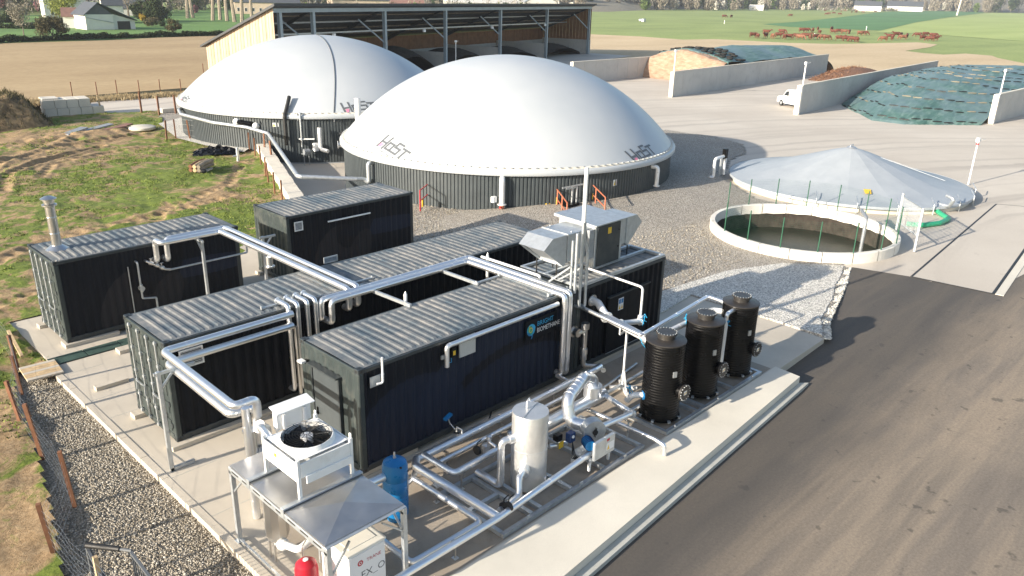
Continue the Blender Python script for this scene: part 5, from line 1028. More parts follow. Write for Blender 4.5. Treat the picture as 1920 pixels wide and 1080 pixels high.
# ============================================================ DIGESTERS
def on_dome(c, Rr, z0, h, az, pol, dx=0, dy=0, off=.02):
    Rs = (Rr*Rr+h*h)/(2*h); C = Vector((c[0], c[1], z0+h-Rs)); a, p = R(az), R(pol)
    n = Vector((math.sin(p)*math.cos(a), math.sin(p)*math.sin(a), math.cos(p))); rt = Vector((-math.sin(a), math.cos(a), 0)); up = n.cross(rt)
    if up.z < 0: up = -up
    d = (n*Rs+rt*dx+up*dy).normalized(); return C+d*(Rs+off)
LOGO = {  # heavy squared strokes: polylines on a letter grid, then stroke width
 'H': [[(0, 0), (0, 1.0)], [(0, .46), (.62, .46)], [(.62, 0), (.62, .98)]], 'o': [[(.86, .10), (1.38, .10), (1.38, .62), (.86, .62), (.86, .10)]],
 'S': [[(2.12, .92), (1.60, .92), (1.60, .53), (2.14, .53), (2.14, .10), (1.58, .10)]], 'T': [[(2.30, .74), (2.98, .74)], [(2.62, .74), (2.62, .04)]]}
def logo(label, c, Rr, z0, h, az, pol, s=.55, tilt=0, slant=.15):
    root = empty('tank_logo', label, 'logo', 'printed logos on the domes', tuple(on_dome(c, Rr, z0, h, az, pol)))
    ct, st = math.cos(R(tilt)), math.sin(R(tilt))
    def mp(u, v, off=.02): u2 = (u-1.45)*s+slant*v*s; v2 = (v-.5)*s; return on_dome(c, Rr, z0, h, az, pol, u2*ct-v2*st, u2*st+v2*ct, off)
    kids = []
    for L, strokes in LOGO.items():
        m_ = MB()
        for pl in strokes:
            for (a, b) in zip(pl[:-1], pl[1:]):
                d = math.hypot(b[0]-a[0], b[1]-a[1]); ux, uy = (b[0]-a[0])/d, (b[1]-a[1])/d; w_ = .078; e = w_
                m_.add([mp(a[0]-ux*e-uy*w_, a[1]-uy*e+ux*w_), mp(b[0]+ux*e-uy*w_, b[1]+uy*e+ux*w_), mp(b[0]+ux*e+uy*w_, b[1]+uy*e-ux*w_), mp(a[0]-ux*e+uy*w_, a[1]-uy*e-ux*w_)], [(3, 2, 1, 0)])
        kids.append(m_.build('letter', 'print_grey'))
    m_ = MB(); m_.add([mp(.14, .0, .024), mp(.34, .0, .024), mp(.46, .32, .024), mp(.14, .32, .024)], [(0, 1, 2, 3)]); kids.append(m_.build('emblem_square', 'pink'))
    kids.append(text_mb('BIO ENERGY INSTALLATIONS', .15, lambda u, v: mp(.25+u*1.35, -.26+v, .02)).build('lettering', 'print_grey'))
    rebase(root, kids); return root
def digester(label, c, Rw, Rr, zb, zr, zd, h, nsheet, seam=None):
    t = empty('digester_tank', label, 'tank', 'domed biogas tanks', (c[0], c[1], zb)); H = zr-zb
    for k in range(nsheet):   # every corrugated cladding sheet is a piece
        a0 = 2*math.pi*k/nsheet; da = 2*math.pi/nsheet; nr = 5; V = []; F = []
        for i in range(nr):
            for (f, d) in ((.0, 0), (.5, 0), (.62, -.045), (.88, -.045)): a = a0+da*(i+f)/nr; r_ = Rw+d; V += [(r_*math.cos(a), r_*math.sin(a), .0), (r_*math.cos(a), r_*math.sin(a), H)]
        a = a0+da; V += [((Rw)*math.cos(a), (Rw)*math.sin(a), 0), ((Rw)*math.cos(a), (Rw)*math.sin(a), H)]
        for i in range(len(V)//2-1): F.append((2*i, 2*i+2, 2*i+3, 2*i+1))
        m_ = MB(); m_.add(V, F); m_.build('cladding_sheet', 'cladding', t)
    m_ = MB(); m_.lathe([(Rw-.12, 0), (Rw-.12, H)], (0, 0, 0), 96); m_.build('tank_wall', 'concrete_wall', t)
    m_ = MB(); m_.lathe([(Rw+.03, -.02), (Rw+.05, -.02), (Rw+.05, .07), (Rw-.05, .07)], (0, 0, 0), 96); m_.build('base_trim', 'dull_galvanised', t)
    zz = zr-zb; m_ = MB(); m_.lathe([(Rw-.1, zz-.02), (Rr-.02, zz-.02), (Rr, zz), (Rr, zz+.20), (Rr-.06, zz+.27), (Rr-.25, zz+.30)], (0, 0, 0), 128); m_.build('rim_band', 'membrane', t, True, ang=60)
    Rc = Rr-.2; Rs = (Rc*Rc+h*h)/(2*h); zc = zd+h-Rs-zb; th = math.asin(Rc/Rs); pr = [(Rs*math.sin(th*i/40), zc+Rs*math.cos(th*i/40)) for i in range(40, -1, -1)]
    m_ = MB(); m_.lathe(pr, (0, 0, 0), 128); m_.build('dome', 'membrane', t, True)
    zz2 = zd-zb; m_ = MB(); m_.lathe([(Rc+.06, zz2+.0), (Rc+.02, zz2+.07), (Rc-.06, zz2+.10), (Rc-.12, zz2+.05)], (0, 0, 0), 128); m_.build('clamp_hose', 'concrete_white', t, True)
    for k in range(150):
        a = 2*math.pi*k/150; d = Vector((math.cos(a), math.sin(a), 0)); q = MB(); q.obox(d*(Rc+.03)+Vector((0, 0, zz2+.10)), (.05, .055, .018), d)
        if k == 0: me0 = q.mesh('clamp_plate', 'galvanised'); 
        o = bpy.data.objects.new('clamp_plate', me0); COL.objects.link(o); o.parent = t; o.rotation_euler = (0, 0, a)
    if seam:
        m_ = MB(); P_ = []
        a = R(seam)
        P_ = [((Rs+.02)*math.sin(th*i/30)*math.cos(a)-.6*math.sin(a)*math.sin(math.pi*i/30), (Rs+.02)*math.sin(th*i/30)*math.sin(a)+.6*math.cos(a)*math.sin(math.pi*i/30), 0) for i in range(31)]
        P_ = [(x, y, zc+math.sqrt(max(0, (Rs+.015)**2-x*x-y*y))) for x, y, z in P_]; P_.append((P_[-1][0]*1.02, P_[-1][1]*1.02, zz2-.5)); m_.tube(P_, .038, 8, 0, True, 1); m_.build('seam_rope', 'print_grey', t, True)
    return t
T2c, T1c = (29.5, 17.5), (29.8, 39.4)
digester('nearer domed white biogas tank with dark corrugated wall in the centre', T2c, 10.30, 10.52, -.85, 2.0, 2.28, 4.95, 64)
digester('farther domed white biogas tank with a seam rope over its dome', T1c, 10.72, 10.95, -.85, 2.3, 2.58, 4.72, 64, seam=-118)
logo('grey lettering logo on the left of the nearer dome', T2c, 10.32, 2.28, 4.95, -175.3, 48.0, .80, -14, .30)
logo('grey lettering logo on the right of the nearer dome', T2c, 10.32, 2.28, 4.95, -86.3, 49.0, .80, 6, -.35)
logo('grey lettering logo on the farther dome partly behind the white chimneys', T1c, 10.75, 2.58, 4.72, -107.5, 44.9, .80, 4, -.1)
logo('faint lettering logo at the left edge of the farther dome', T1c, 10.75, 2.58, 4.72, 168, 46, .62, 0, 0)
def wallp(c, Rw, az, z, out=0): a = R(az); return Vector((c[0]+(Rw+out)*math.cos(a), c[1]+(Rw+out)*math.sin(a), z))
w2 = lambda az, z, out=.15: wallp(T2c, 10.3, az, z, out); w1 = lambda az, z, out=.15: wallp(T1c, 10.72, az, z, out)
pipe('thick white upright pipe on the front of the nearer tank wall', [w2(-137, 1.86, -.02), w2(-137, 1.86, .30), w2(-137, .52, .30)], .15, 'white_pipe', bands=.5, group='pipes on the tanks', name='tank_pipe', flanges=((2, 'white_pipe'),))
q = MB(); q.cbox((-.2, -.2, 0), (.2, .2, .30), .02); c = empty('hydrant', 'red and orange pipe foot below the thick upright pipe', 'hydrant', None, tuple(w2(-137, .40, .30))); q = MB(); q.cyl((0, 0, -.1), (0, 0, .16), .13, 12); q.build('foot', 'orange_paint', c, True); q = MB(); q.tube([(-.25, -.1, 0), (.25, .1, 0)], .05, 8); q.build('side_arm', 'red_paint', c, True)
q = MB(); q.cbox((-.14, -.10, 0), (.14, .10, .30), .02); tag(q.build('white_box', 'print_white', loc=tuple(w2(-139.3, .62, .28))), 'small white box beside the thick upright pipe', 'box')
pipe('white elbow pipe on the right of the nearer tank wall', [w2(-83, 1.80, -.02), w2(-82.5, 1.80, .34), w2(-82.5, .72, .34)], .12, 'white_pipe', bands=.5, group='pipes on the tanks', name='tank_pipe', flanges=((2, 'white_pipe'),))
sticker('small white warning plate with yellow triangle on the nearer tank wall', tuple(w2(-101.8, 1.15, .03)), (1, .0, 0), (0, 0, 1), .50, .34, [(.05, .1, .48, .9, 'yellow'), (.55, .2, .92, .8, 'pink')])
pipe('long silver pipe from the farther tank along the retaining wall to the nearer tank', [w1(166, 2.05, .0), w1(168, 2.05, .35), w1(172, 1.82, .40), w1(-165, 1.72, .35), w1(-150, 1.64, .40), (20.6, 31.7, 1.45), (15.55, 19.7, 1.25), w2(176.5, .98, .95), w2(177, .95, .5), w2(178, .72, .32), w2(178, 1.85, .32), w2(178, 1.85, -.02)], .12, 'galvanised', bands=3, group='pipes on the tanks', name='tank_pipe', bend=.35)
pipe('black gas hose climbing onto the rim of the farther tank', [w1(-135.5, .5, .28), w1(-135.5, 2.5, .30), w1(-134.8, 3.3, -.35), w1(-134.6, 3.7, -.7)], .13, 'black_rubber', bands=.25, group='pipes on the tanks', name='tank_hose')
pipe('black gas hose draped over the right rim of the nearer tank', [on_dome(T2c, 10.32, 2.28, 4.95, -24, 45), w2(-27, 3.0, -.3), w2(-29, 2.5, .25), w2(-36, 1.9, .35)], .14, 'black_rubber', bands=.28, group='pipes on the tanks', name='tank_hose')
pipe('thin upside down U pipe hanging over the rim of the farther tank', [w1(-131, 2.2, .1), w1(-131, 2.75, .2), w1(-130, 2.75, .3), w1(-130, .4, .3)], .06, 'galvanised', bands=0, group='pipes on the tanks', name='tank_pipe')
pipe('white stub chimney rising between the tanks, left one', [(25.9, 28.65, .6), (25.9, 28.65, 3.75)], .21, 'white_pipe', bands=1.3, group='white chimneys between the tanks', name='stub_chimney')
pipe('white stub chimney rising between the tanks, right one', [(27.6, 28.35, .6), (27.6, 28.35, 3.45)], .21, 'white_pipe', bands=1.3, group='white chimneys between the tanks', name='stub_chimney')
for (x, y, z, lab) in [(25.9, 28.65, 3.75, 'left'), (27.6, 28.35, 3.45, 'right')]: pass
pipe('fat white stirrer drive pipe at the foot of the farther tank', [w1(-123.5, 1.75, .45), w1(-123.5, .25, .55), w1(-121, .2, 1.0)], .14, 'white_pipe', bands=.6, group='pipes on the tanks', name='tank_pipe')
pipe('grey flanged pipe between the two tanks', [(24.3, 28.9, .65), (26.2, 27.6, .72)], .17, 'white_pipe', bands=0, flanges=((0, 'white_pipe'), (1, 'white_pipe')), group='pipes on the tanks', name='tank_pipe')
pipe('black bundle of hoses between dome rims', [(23.9, 28.0, 1.5), (24.8, 27.4, 2.05), (25.6, 27.1, 2.5)], .16, 'black_rubber', bands=.25, group='pipes on the tanks', name='tank_hose')
for (az, z, lab, kind) in [(-154, 1.95, 'left', 0), (-140.6, 1.7, 'centre', 1), (-127.3, .95, 'right', 2), (-123.7, .35, 'far right', 3)]:
    if kind == 1: sticker('small yellow edged plate on the farther tank wall', tuple(w1(az, z, .05)), (.8, -.6, 0), (0, 0, 1), .55, .28, [(.04, .1, .3, .9, 'yellow')])
    elif kind == 0:
        c = empty('stirrer_drive', 'white and black stirrer drive on the left of the farther tank wall', 'drive', None, tuple(w1(az, z, .35))); q = MB(); q.sphere((0, 0, 0), .25, 14); q.build('end_bell', 'white_paint', c, True); q = MB(); q.cyl((0, -.1, 0), (.7, -.75, -.1), .16, 12); q.build('motor', 'black_plastic', c, True); q = MB(); q.sphere((.9, -1.0, -.25), .25, 14); q.build('end_bell', 'white_paint', c, True); q = MB(); q.cyl((1.2, -1.1, -.1), (1.9, -1.3, .05), .22, 14); q.build('motor', 'black_plastic', c, True)
    elif kind == 2: q = MB(); q.tube([w1(-131, .92, .25), w1(-125.5, .92, .25)], .05, 8); tag(q.build('white_bar', 'white_paint', smooth=True), 'white horizontal bar on the farther tank wall', 'bar')
    else: q = MB(); q.cbox((-.18, -.14, 0), (.18, .14, .55), .03); tag(q.build('white_box', 'print_white', loc=tuple(w1(az-1.5, .1, .3))), 'white box at the foot of the farther tank wall', 'box')
c = empty('pump', 'dark pump on a stand at the foot of the farther tank', 'pump', None, tuple(w1(-128.5, -.85, .5))); q = MB(); q.cyl((-.2, 0, .95), (.2, -.05, .95), .2, 14); q.build('motor', 'dull_galvanised', c, True)
for x in (-.2, .2): q = MB(); q.bar((x, 0, 0), (x, 0, .8), .05); q.build('leg', 'dull_galvanised', c)
q = MB(); q.box((-.28, -.2, .78), (.28, .2, .82)); q.build('top_plate', 'dull_galvanised', c)
q = MB(); q.lathe([(0, 0), (.52, 0), (.52, .75), (.46, .78), (.46, .72), (0, .72)], (0, 0, 0), 24); tag(q.build('round_shaft', 'black_plastic', loc=(15.3, 17.9, -.3), smooth=True), 'dark round shaft ring in the pit behind the back container', 'shaft')
# concrete block retaining wall, every block a piece
rw = empty('retaining_wall', 'pale concrete block wall holding the grass bank beside the tank pit', 'wall', None, (14.3, 17.6, -.85)); A, B = Vector((0, 0, 0)), Vector((7.5, 17.7, 0)); d = (B-A).normalized(); nn = 16; L = (B-A).length/nn; side = Vector((-d.y, d.x, 0))
for j in range(3):
    for i in range(nn):
        if j == 2 and i > 13: continue
        q = MB(); zt = .46*(j+1); cc = A+d*L*(i+.5+(.25 if j % 2 else 0))+side*(.02*math.sin(i*2.3+j)); q.obox(cc+Vector((0, 0, .46*j+.228)), (L/2-.012, .38, .222), d, side); q.build('block', 'concrete_block', rw)
# pile of big blocks, far left
bp = empty('block_stack', 'two layers of large white concrete blocks stacked at the far left', 'blocks', None, (14.3, 57.2, .0), R(-7))
for j, (n_, x0) in enumerate(((5, 0), (4, -.1))):
    for i in range(n_):
        for k in range(2 if j == 0 or i > 0 else 1): q = MB(); q.cbox((x0+i*.92, k*1.0, j*.72), (x0+i*.92+.89, k*1.0+.97, j*.72+.70), .02); q.build('block', 'concrete_block', bp)
q = MB(); q.cbox((-.05, .2, 1.43), (1.2, 1.7, 1.55), .03); q.build('top_slab', 'concrete_block', bp)
for (x, y, w_, lab) in [(22.9, 54.3, 3.2, 'low pale slab edge at the far track'), (24.6, 53.6, 2.0, 'low pale block beside the far track by the tank')]: q = MB(); q.cbox((x, y, 0), (x+w_, y+.8, .35), .03); tag(q.build('low_block', 'concrete_block'), lab, 'block')
q = MB(); q.bar((20.3, 14.4, .06), (21.75, 14.15, .25), .30, .40); tag(q.build('kerb_beam', 'concrete_kerb'), 'concrete kerb beam between back container and the nearer tank', 'kerb')
q = MB(); q.cbox((-.32, -.32, 0), (.32, .32, .62), .02); tag(q.build('concrete_cube', 'render_white', loc=(23.9, 9.9, .30)), 'pale concrete cube standing in front of the nearer tank', 'block')
def railing(label, p0, p1, h, n, mat='orange_paint', group='orange safety railings'):
    c = empty('safety_railing', label, 'railing', group, tuple(p0)); a, b = Vector((0, 0, 0)), Vector(p1)-Vector(p0)
    for i in range(n): q = MB(); p = a.lerp(b, i/(n-1)); q.bar(p, p+Vector((0, 0, h)), .05); q.build('post', mat, c)
    for f in (.5, 1.0): q = MB(); q.bar(a+Vector((0, 0, h*f)), b+Vector((0, 0, h*f)), .045); q.build('rail', mat, c)
    q = MB(); m_ = a.lerp(b, .3); q.obox(m_+Vector((0, 0, .35)), (.10, .02, .22), b); q.build('reflector', 'yellow', c)
    return c
railing('left orange safety railing around the pipe trench before the nearer tank', (24.7, 9.35, .30), (23.0, 6.9, .05), 1.0, 4); railing('right orange safety railing around the pipe trench before the nearer tank', (26.6, 8.55, .42), (25.2, 6.2, .1), 1.0, 3)
railing('red and white barrier at the corner behind the back container', (18.7, 13.2, .1), (19.9, 14.0, .1), 1.1, 2, 'red_paint', None)
q = MB(); P_ = [Vector((23.7+.45*math.cos(k*.5)+.02*k, 9.2+.35*math.sin(k*.5), .34+.006*k)) for k in range(40)]; q.tube(P_, .03, 6, 0, True, 1); tag(q.build('hose', 'yellow', smooth=True), 'coiled yellow hose on the gravel beside the pale cube', 'hose')
c = empty('pipe_bracket', 'galvanised pipe stand with side arms in front of the nearer tank', 'stand', None, tuple(w2(-117, .1, .4)))
for a, b in (((0, 0, 0), (0, 0, 1.4)), ((.25, -.1, 0), (.25, -.1, 1.35)), ((-.7, .1, 1.35), (.6, -.2, 1.42)), ((-.35, .1, 1.25), (.3, -.1, 1.30))): q = MB(); q.bar(a, b, .07); q.build('stand_bar', 'galvanised', c)
q = MB(); q.cbox((-.55, -.3, 0), (.3, .3, .5), .02); q.build('trench_box', 'black_plastic', c)
for (x, y, lab) in [(23.9, 8.6, 'left'), (25.6, 7.6, 'right')]:
    q = MB(); q.bar((x, y, .20), (x-1.1, y-1.9, .02), .5, .12); tag(q.build('trench_edge', 'concrete_white'), f'pale {lab} edge of the pipe trench under the orange railing', 'kerb')
# ============================================================ OPEN TANK AND COVERED TANK
o_t = empty('open_tank', 'open round concrete tank filled with dark slurry', 'tank', None, (OC[0], OC[1], 0))
ang0, ang1 = 0, 2*math.pi
for k in range(20):
    a0, a1 = k*2*math.pi/20+.004, (k+1)*2*math.pi/20-.004; q = MB(); q.lathe([(4.17, -1.9), (4.17, .44), (4.19, .46), (4.39, .46), (4.41, .44), (4.41, -.3)], (0, 0, 0), 6, a0, a1); q.f = [f[::-1] for f in q.f]; q.build('wall_panel', 'concrete_ring', o_t)
q = MB(); q.lathe([(4.18, -1.6), (4.18, -.02)], (0, 0, 0), 64); q.v = [(x*.996, y*.996, z+(.03*math.sin(5*math.atan2(y, x))+.025*math.sin(23*math.atan2(y, x)) if z > -.5 else 0)) for x, y, z in q.v]; q.build('slurry_stain', 'manure', o_t)
mt, t, b = nodes('slurry'); co = coords(t, vec=(1, 1, 1)); f = noise(t, co, 1.4, 6, .6, .4); t.links.new(ramp(t, f, [(.3, (.010, .009, .007)), (.7, (.026, .022, .016))]), b.inputs['Base Color']); b.inputs['Roughness'].default_value = .35; bump(t, b, f, .4, .05)
q = MB(); q.lathe([(0, -.80), (4.17, -.80)], (0, 0, 0), 64); tag(q.build('slurry', 'slurry', loc=(OC[0], OC[1], 0)), 'dark slurry surface inside the open round tank', 'slurry')
fn = empty('green_fence', 'green wire mesh fence with posts around the open tank', 'fence', None, (OC[0], OC[1], 0)); nA = 15; az = [R(150+k*(296/(nA-1))) for k in range(nA)]
posts = [Vector((4.30*math.cos(a), 4.30*math.sin(a), 0)) for a in az]
for p in posts: q = MB(); q.bar(p+Vector((0, 0, .42)), p+Vector((0, 0, 1.85)), .040); q.build('fence_post', 'fence_green', fn)
for p, p2 in zip(posts[:-1], posts[1:]):
    q = MB()
    for k in range(15): z = .54+k*.09; q.bar(p+Vector((0, 0, z)), p2+Vector((0, 0, z)), .0022)
    for k in range(1, 24): w_ = p.lerp(p2, k/24); q.bar(w_+Vector((0, 0, .46)), w_+Vector((0, 0, 1.8)), .0015)
    q.build('mesh_panel', 'fence_green', fn)
gt = empty('mesh_gate', 'galvanised mesh gate at the right side of the open tank', 'gate', None, (31.6, -7.0, 0)); gp = [Vector((0, 0, 0)), Vector((1.9, 1.55, 0))]
for p, zt in ((gp[0], 2.1), (gp[1], 2.2)): q = MB(); q.bar(p+Vector((0, 0, .02)), p+Vector((0, 0, zt)), .09); q.build('gate_post', 'galvanised', gt)
for z in (.75, 2.05): q = MB(); q.bar(gp[0]+Vector((0, 0, z)), gp[1]+Vector((0, 0, z)), .05); q.build('gate_rail', 'galvanised', gt)
q = MB()
for k in range(30): w_ = gp[0].lerp(gp[1], k/30); q.bar(w_+Vector((0, 0, .76)), w_+Vector((0, 0, 2.04)), .010)
for k in range(9): z = .85+k*.14; q.bar(gp[0]+Vector((0, 0, z)), gp[1]+Vector((0, 0, z)), .010)
q.build('gate_mesh', 'galvanised', gt)
pipe('bent suction pipe hanging into the open tank near the gate', [(33.6, -3.6, .95), (31.9, -4.5, 1.05), (31.9, -4.5, -.7)], .09, 'dull_galvanised', bands=0, bend=.35, group=None, name='suction_pipe')
CC = (43.0, .97); ct_ = empty('covered_tank', 'low round tank under a pointed grey membrane cover', 'tank', None, (CC[0], CC[1], 0)); Rc = 7.05
q = MB(); q.lathe([(Rc-.12, -.02), (Rc-.12, .30), (Rc+.02, .33), (Rc+.02, .38)], (0, 0, 0), 96); q.build('tank_wall', 'concrete_white', ct_, True)
ns = 16
for k in range(ns):   # tent of wedge shaped membrane fields
    V = []; F = []; m_ = 8; a0 = 2*math.pi*k/ns; da = 2*math.pi/ns
    for i in range(m_+1):
        fr_ = i/m_; r_ = .12+(Rc+.05-.12)*fr_
        for j in range(7): a = a0+da*j/6; u_ = (j-3)/3; sag = -.018*(1-u_*u_)*math.sin(math.pi*min(fr_, .98)); zz = .40+2.15*(1-fr_)**1.3+sag-.16*math.exp(-(fr_/.09)); V.append((r_*math.cos(a), r_*math.sin(a), zz))
    for i in range(m_):
        for j in range(6): F.append((i*7+j, (i+1)*7+j, (i+1)*7+j+1, i*7+j+1))
    q = MB(); q.add(V, F); q.build('membrane_field', 'cover_membrane', ct_, True, ang=60)
q = MB(); q.lathe([(Rc+.06, .41), (Rc+.09, .28), (Rc+.04, .24)], (0, 0, 0), 96); q.build('membrane_hem', 'cover_membrane', ct_, True)
q = MB(); q.lathe([(0, 2.46), (.22, 2.44), (.34, 2.34)], (0, 0, 0), 20); q.tube([(-.25, 0, 2.42), (-.2, 0, 2.54), (.2, 0, 2.54), (.25, 0, 2.42)], .02, 6); q.build('peak_cap', 'galvanised', ct_, True)
for k, a in enumerate((-60, -28)):
    q = MB(); aa = R(a); q.bar((1.6*math.cos(aa), 1.8*math.sin(aa), 1.90), (5.6*math.cos(aa), 5.6*math.sin(aa), .74), .07, .015); q.build('weld_strip', 'white_paint', ct_)
q = MB(); aa = R(-148); q.add([(5.6*math.cos(aa), 5.6*math.sin(aa), .78), (5.0*math.cos(aa), 5.0*math.sin(aa), .90), (5.0*math.cos(aa+.08), 5.0*math.sin(aa+.08), .90), (5.6*math.cos(aa+.06), 5.6*math.sin(aa+.06), .78)], [(0, 1, 2, 3)]); q.build('orange_patch', 'yellow', ct_)
for k in range(7):
    aa = R(-170+k*17); x, y = CC[0]+(Rc+.12)*math.cos(aa), CC[1]+(Rc+.12)*math.sin(aa); q = MB(); q.tube([(x, y, .0), (x, y, .55), (x-.1*math.cos(aa)+.5, y+.35, .80)], .03, 6, .06); tag(q.build('tension_hook', 'galvanised', smooth=True), ['leftmost','second','third','fourth','fifth','sixth','rightmost'][k]+' thin grey tension hook along the front rim of the covered tank', 'hook', 'hooks along the covered tank rim')
c = empty('valve_pipe', 'white bent pipe and black box on the left rim of the covered tank', 'pipe', None, (37.6, 7.0, 0))
q = MB(); q.tube([(-.6, .1, .3), (-.35, 0, .3), (-.35, 0, 1.45), (.9, .0, 1.50), (.9, 0, .3)], .10, 12, .22); q.build('pipe_run', 'white_pipe', c, True)
for x in (.55, .75, 1.05): q = MB(); q.bar((x, .1, .2), (x, .1, 1.5), .06); q.build('upright', 'galvanised', c)
q = MB(); q.cbox((.65, -.12, 1.35), (1.0, .12, 1.95), .03); q.build('black_box', 'black_plastic', c)
q = MB(); hp = [(41.2, -4.4), (43.3, -6.1), (42.9, -6.9), (39.9, -6.35), (37.3, -5.0), (35.6, -5.3)]; q.tube([(*at(1712, 377, .35)[:2], .55), (*at(1735, 382, .2)[:2], .35), (*at(1762, 400, .12)[:2], .13), (*at(1779, 411, .1)[:2], .12), (*at(1762, 419, .1)[:2], .12), (*at(1730, 423, .1)[:2], .12), (*at(1700, 420, .1)[:2], .12)], .13, 10, .5); tag(q.build('slurry_hose', 'hose_green', smooth=True), 'thick green hose lying in a bend between the two round tanks', 'hose')
pipe('silver valve pipes at the right rim of the covered tank', [(*at(1735, 377, .4)[:2], .4), (*at(1780, 385, .5)[:2], .45), (*at(1790, 375, .9)[:2], .95), (*at(1775, 370, .9)[:2], 1.0)], .10, 'galvanised', bands=0, group=None, name='valve_pipe')
# weighbridge
wb = empty('weighbridge', 'long flat concrete weighbridge framed by black steel gaps', 'weighbridge', None, (0, 0, 0)); A, B, C_, D = [Vector((p.x, p.y, 0)) for p in (at(1709, 519), at(1868, 383), at(1975, 392), at(1862, 551))]
q = MB(); q.add([v+Vector((0, 0, .012)) for v in (A, D, C_, B)], [(0, 1, 2, 3)]); q.build('deck', 'yard_concrete', wb)
for a, b, w_ in ((A, B, .09), (A, D, .07), (D, C_, .10), (B, C_, .05)): q = MB(); q.bar(a+Vector((0, 0, -.02)), b+Vector((0, 0, -.02)), w_, .075); q.build('edge_gap', 'black_rubber', wb)
q = MB(); sh = (D-A).normalized()*.22; q.bar(D+sh+Vector((0, 0, -.07)), C_+sh+Vector((0, 0, -.07)), .30, .17); q.build('side_kerb', 'concrete_white', wb)
# ============================================================ POSTS, LAMPS
def lamp(label, x, y, h, z0=0, kind=0, r_=.045):
    c = empty('lamp_post', label, 'lamp post', 'white lamp posts', (x, y, z0)); q = MB(); q.cyl((0, 0, 0), (0, 0, h), r_, 10); q.build('pole', 'white_paint', c, True)
    q = MB(); q.cyl((0, 0, 0), (0, 0, .03), r_*2.2, 10); q.build('base_plate', 'galvanised', c)
    if kind: q = MB(); q.cbox((-.14, -.10, h), (.16, .12, h+.24), .02); q.build('lamp_head', 'lamp_white', c); q = MB(); q.bar((0, 0, h+.05), (.25, -.35, h+.2), .03); q.build('bracket', 'galvanised', c)
    return c
lamp('white lamp post rising from the end of the second clamp wall', 72.6, 33.4, 5.0, 0, 1, .06); lamp('white lamp post at the end of the third clamp wall beside the van', 71.2, 17.4, 4.9, 0, 1, .07); lamp('white lamp post at the end of the rightmost clamp wall', 81.5, 2.4, 4.9, 0, 1, .06); lamp('white lamp post with square head in front of the open barn', 68.6, 66.0, 4.3, 0, 1, .06)
c = lamp('leaning white post with red ring and lamp beside the covered tank', 49.5, -4.3, 2.75, 0, 1, .05); q = MB(); q.cyl((0, 0, 2.57), (0, 0, 2.66), .09, 10); q.build('warning_light', 'red_paint', c, True)
# ============================================================ FENCE ALONG THE LEFT
fp = [(-3.53, -2.19), (-2.65, -.66), (-2.54, 1.85), (-2.42, 3.95), (-1.9, 5.8), (-1.53, 7.46)]
def wood_post(x, y, h, label, group, lean=(0, 0), w_=.075, mat='post_wood', z0=-.1):
    q = MB(); q.obox((lean[0]*h/2, lean[1]*h/2, h/2), (h/2, w_/2, w_/2), (lean[0], lean[1], 1)); return tag(q.build('fence_post', mat, loc=(x, y, z0)), label, 'post', group)
for i, (x, y) in enumerate(fp): wood_post(x, y, [1.35, 1.45, 1.55, 1.3, 1.2, 1.15][i], ['red brown fence post nearest the camera beside the metal gate', 'red brown fence post at the edge of the gravel bed, second from the camera', 'red brown fence post at the gravel edge, third from the camera', 'leaning red brown fence post by the left picture edge', 'red brown fence post left of the board cover, nearer one', 'red brown fence post left of the board cover, farther one'][i], 'red brown fence posts along the gravel bed', [(-.06, .02), (-.05, .02), (-.08, .05), (-.08, .1), (-.04, .02), (-.03, .1)][i], .085)
fw = MB(); allp = [(-3.3, -5.6), (-3.45, -3.6)]+fp+[(-1.4, 9.5), (-1.35, 12)]
for (a, b) in zip(allp[:-1], allp[1:]):
    a, b = Vector((*a, 0)), Vector((*b, 0)); sg_ = .1
    for k in range(7): z = .08+k*.17; m_ = (a+b)/2+Vector((0, 0, z-.03)); fw.bar(a+Vector((-.06*z, .02, z)), m_, .0028); fw.bar(m_, b+Vector((-.06*z, .02, z)), .0028)
    n_ = int((b-a).length/.16)
    for k in range(n_): p = a.lerp(b, (k+.5)/n_); fw.bar(p+Vector((0, 0, .05)), p+Vector((-.06, 0, 1.1)), .002)
tag(fw.build('wire_fence', 'galvanised'), 'thin wire mesh strung along the red brown posts at the left', 'wire fence')
# galvanised gate bottom left
c = empty('metal_gate', 'grey metal gate frame with rubber sleeve at the bottom left', 'gate', None, (-3.25, -3.75, -.1))
q = MB(); q.tube([(-.02, .12, 1.02), (.38, -.42, 1.02)], .055, 12); q.build('rubber_sleeve', 'black_rubber', c, True)
q = MB(); q.tube([(.36, -.40, 1.02), (.52, -.62, 1.02)], .03, 8); q.build('top_tube', 'print_grey', c, True)
for a, b in (((-.02, .12, 1.0), (-.02, .12, 0)), ((.52, -.62, 1.02), (.52, -.62, 0)), ((.50, -.64, 1.0), (.45, -2.4, .98)), ((-.02, .12, .95), (-.15, -2.0, .4)), ((.0, .1, .9), (.05, -2.0, .1))): q = MB(); q.bar(a, b, .05); q.build('frame_bar', 'print_grey', c)
for k in range(14): q = MB(); y = -.75-k*.12; q.bar((.50, y, .98), (.50, y, .05), .018); q.build('vertical_bar', 'print_grey', c)
wood_post(-3.32, -4.25, 1.15, 'pale wooden post behind the metal gate at the bottom left', None, (0, 0), .08, 'pale_wood')
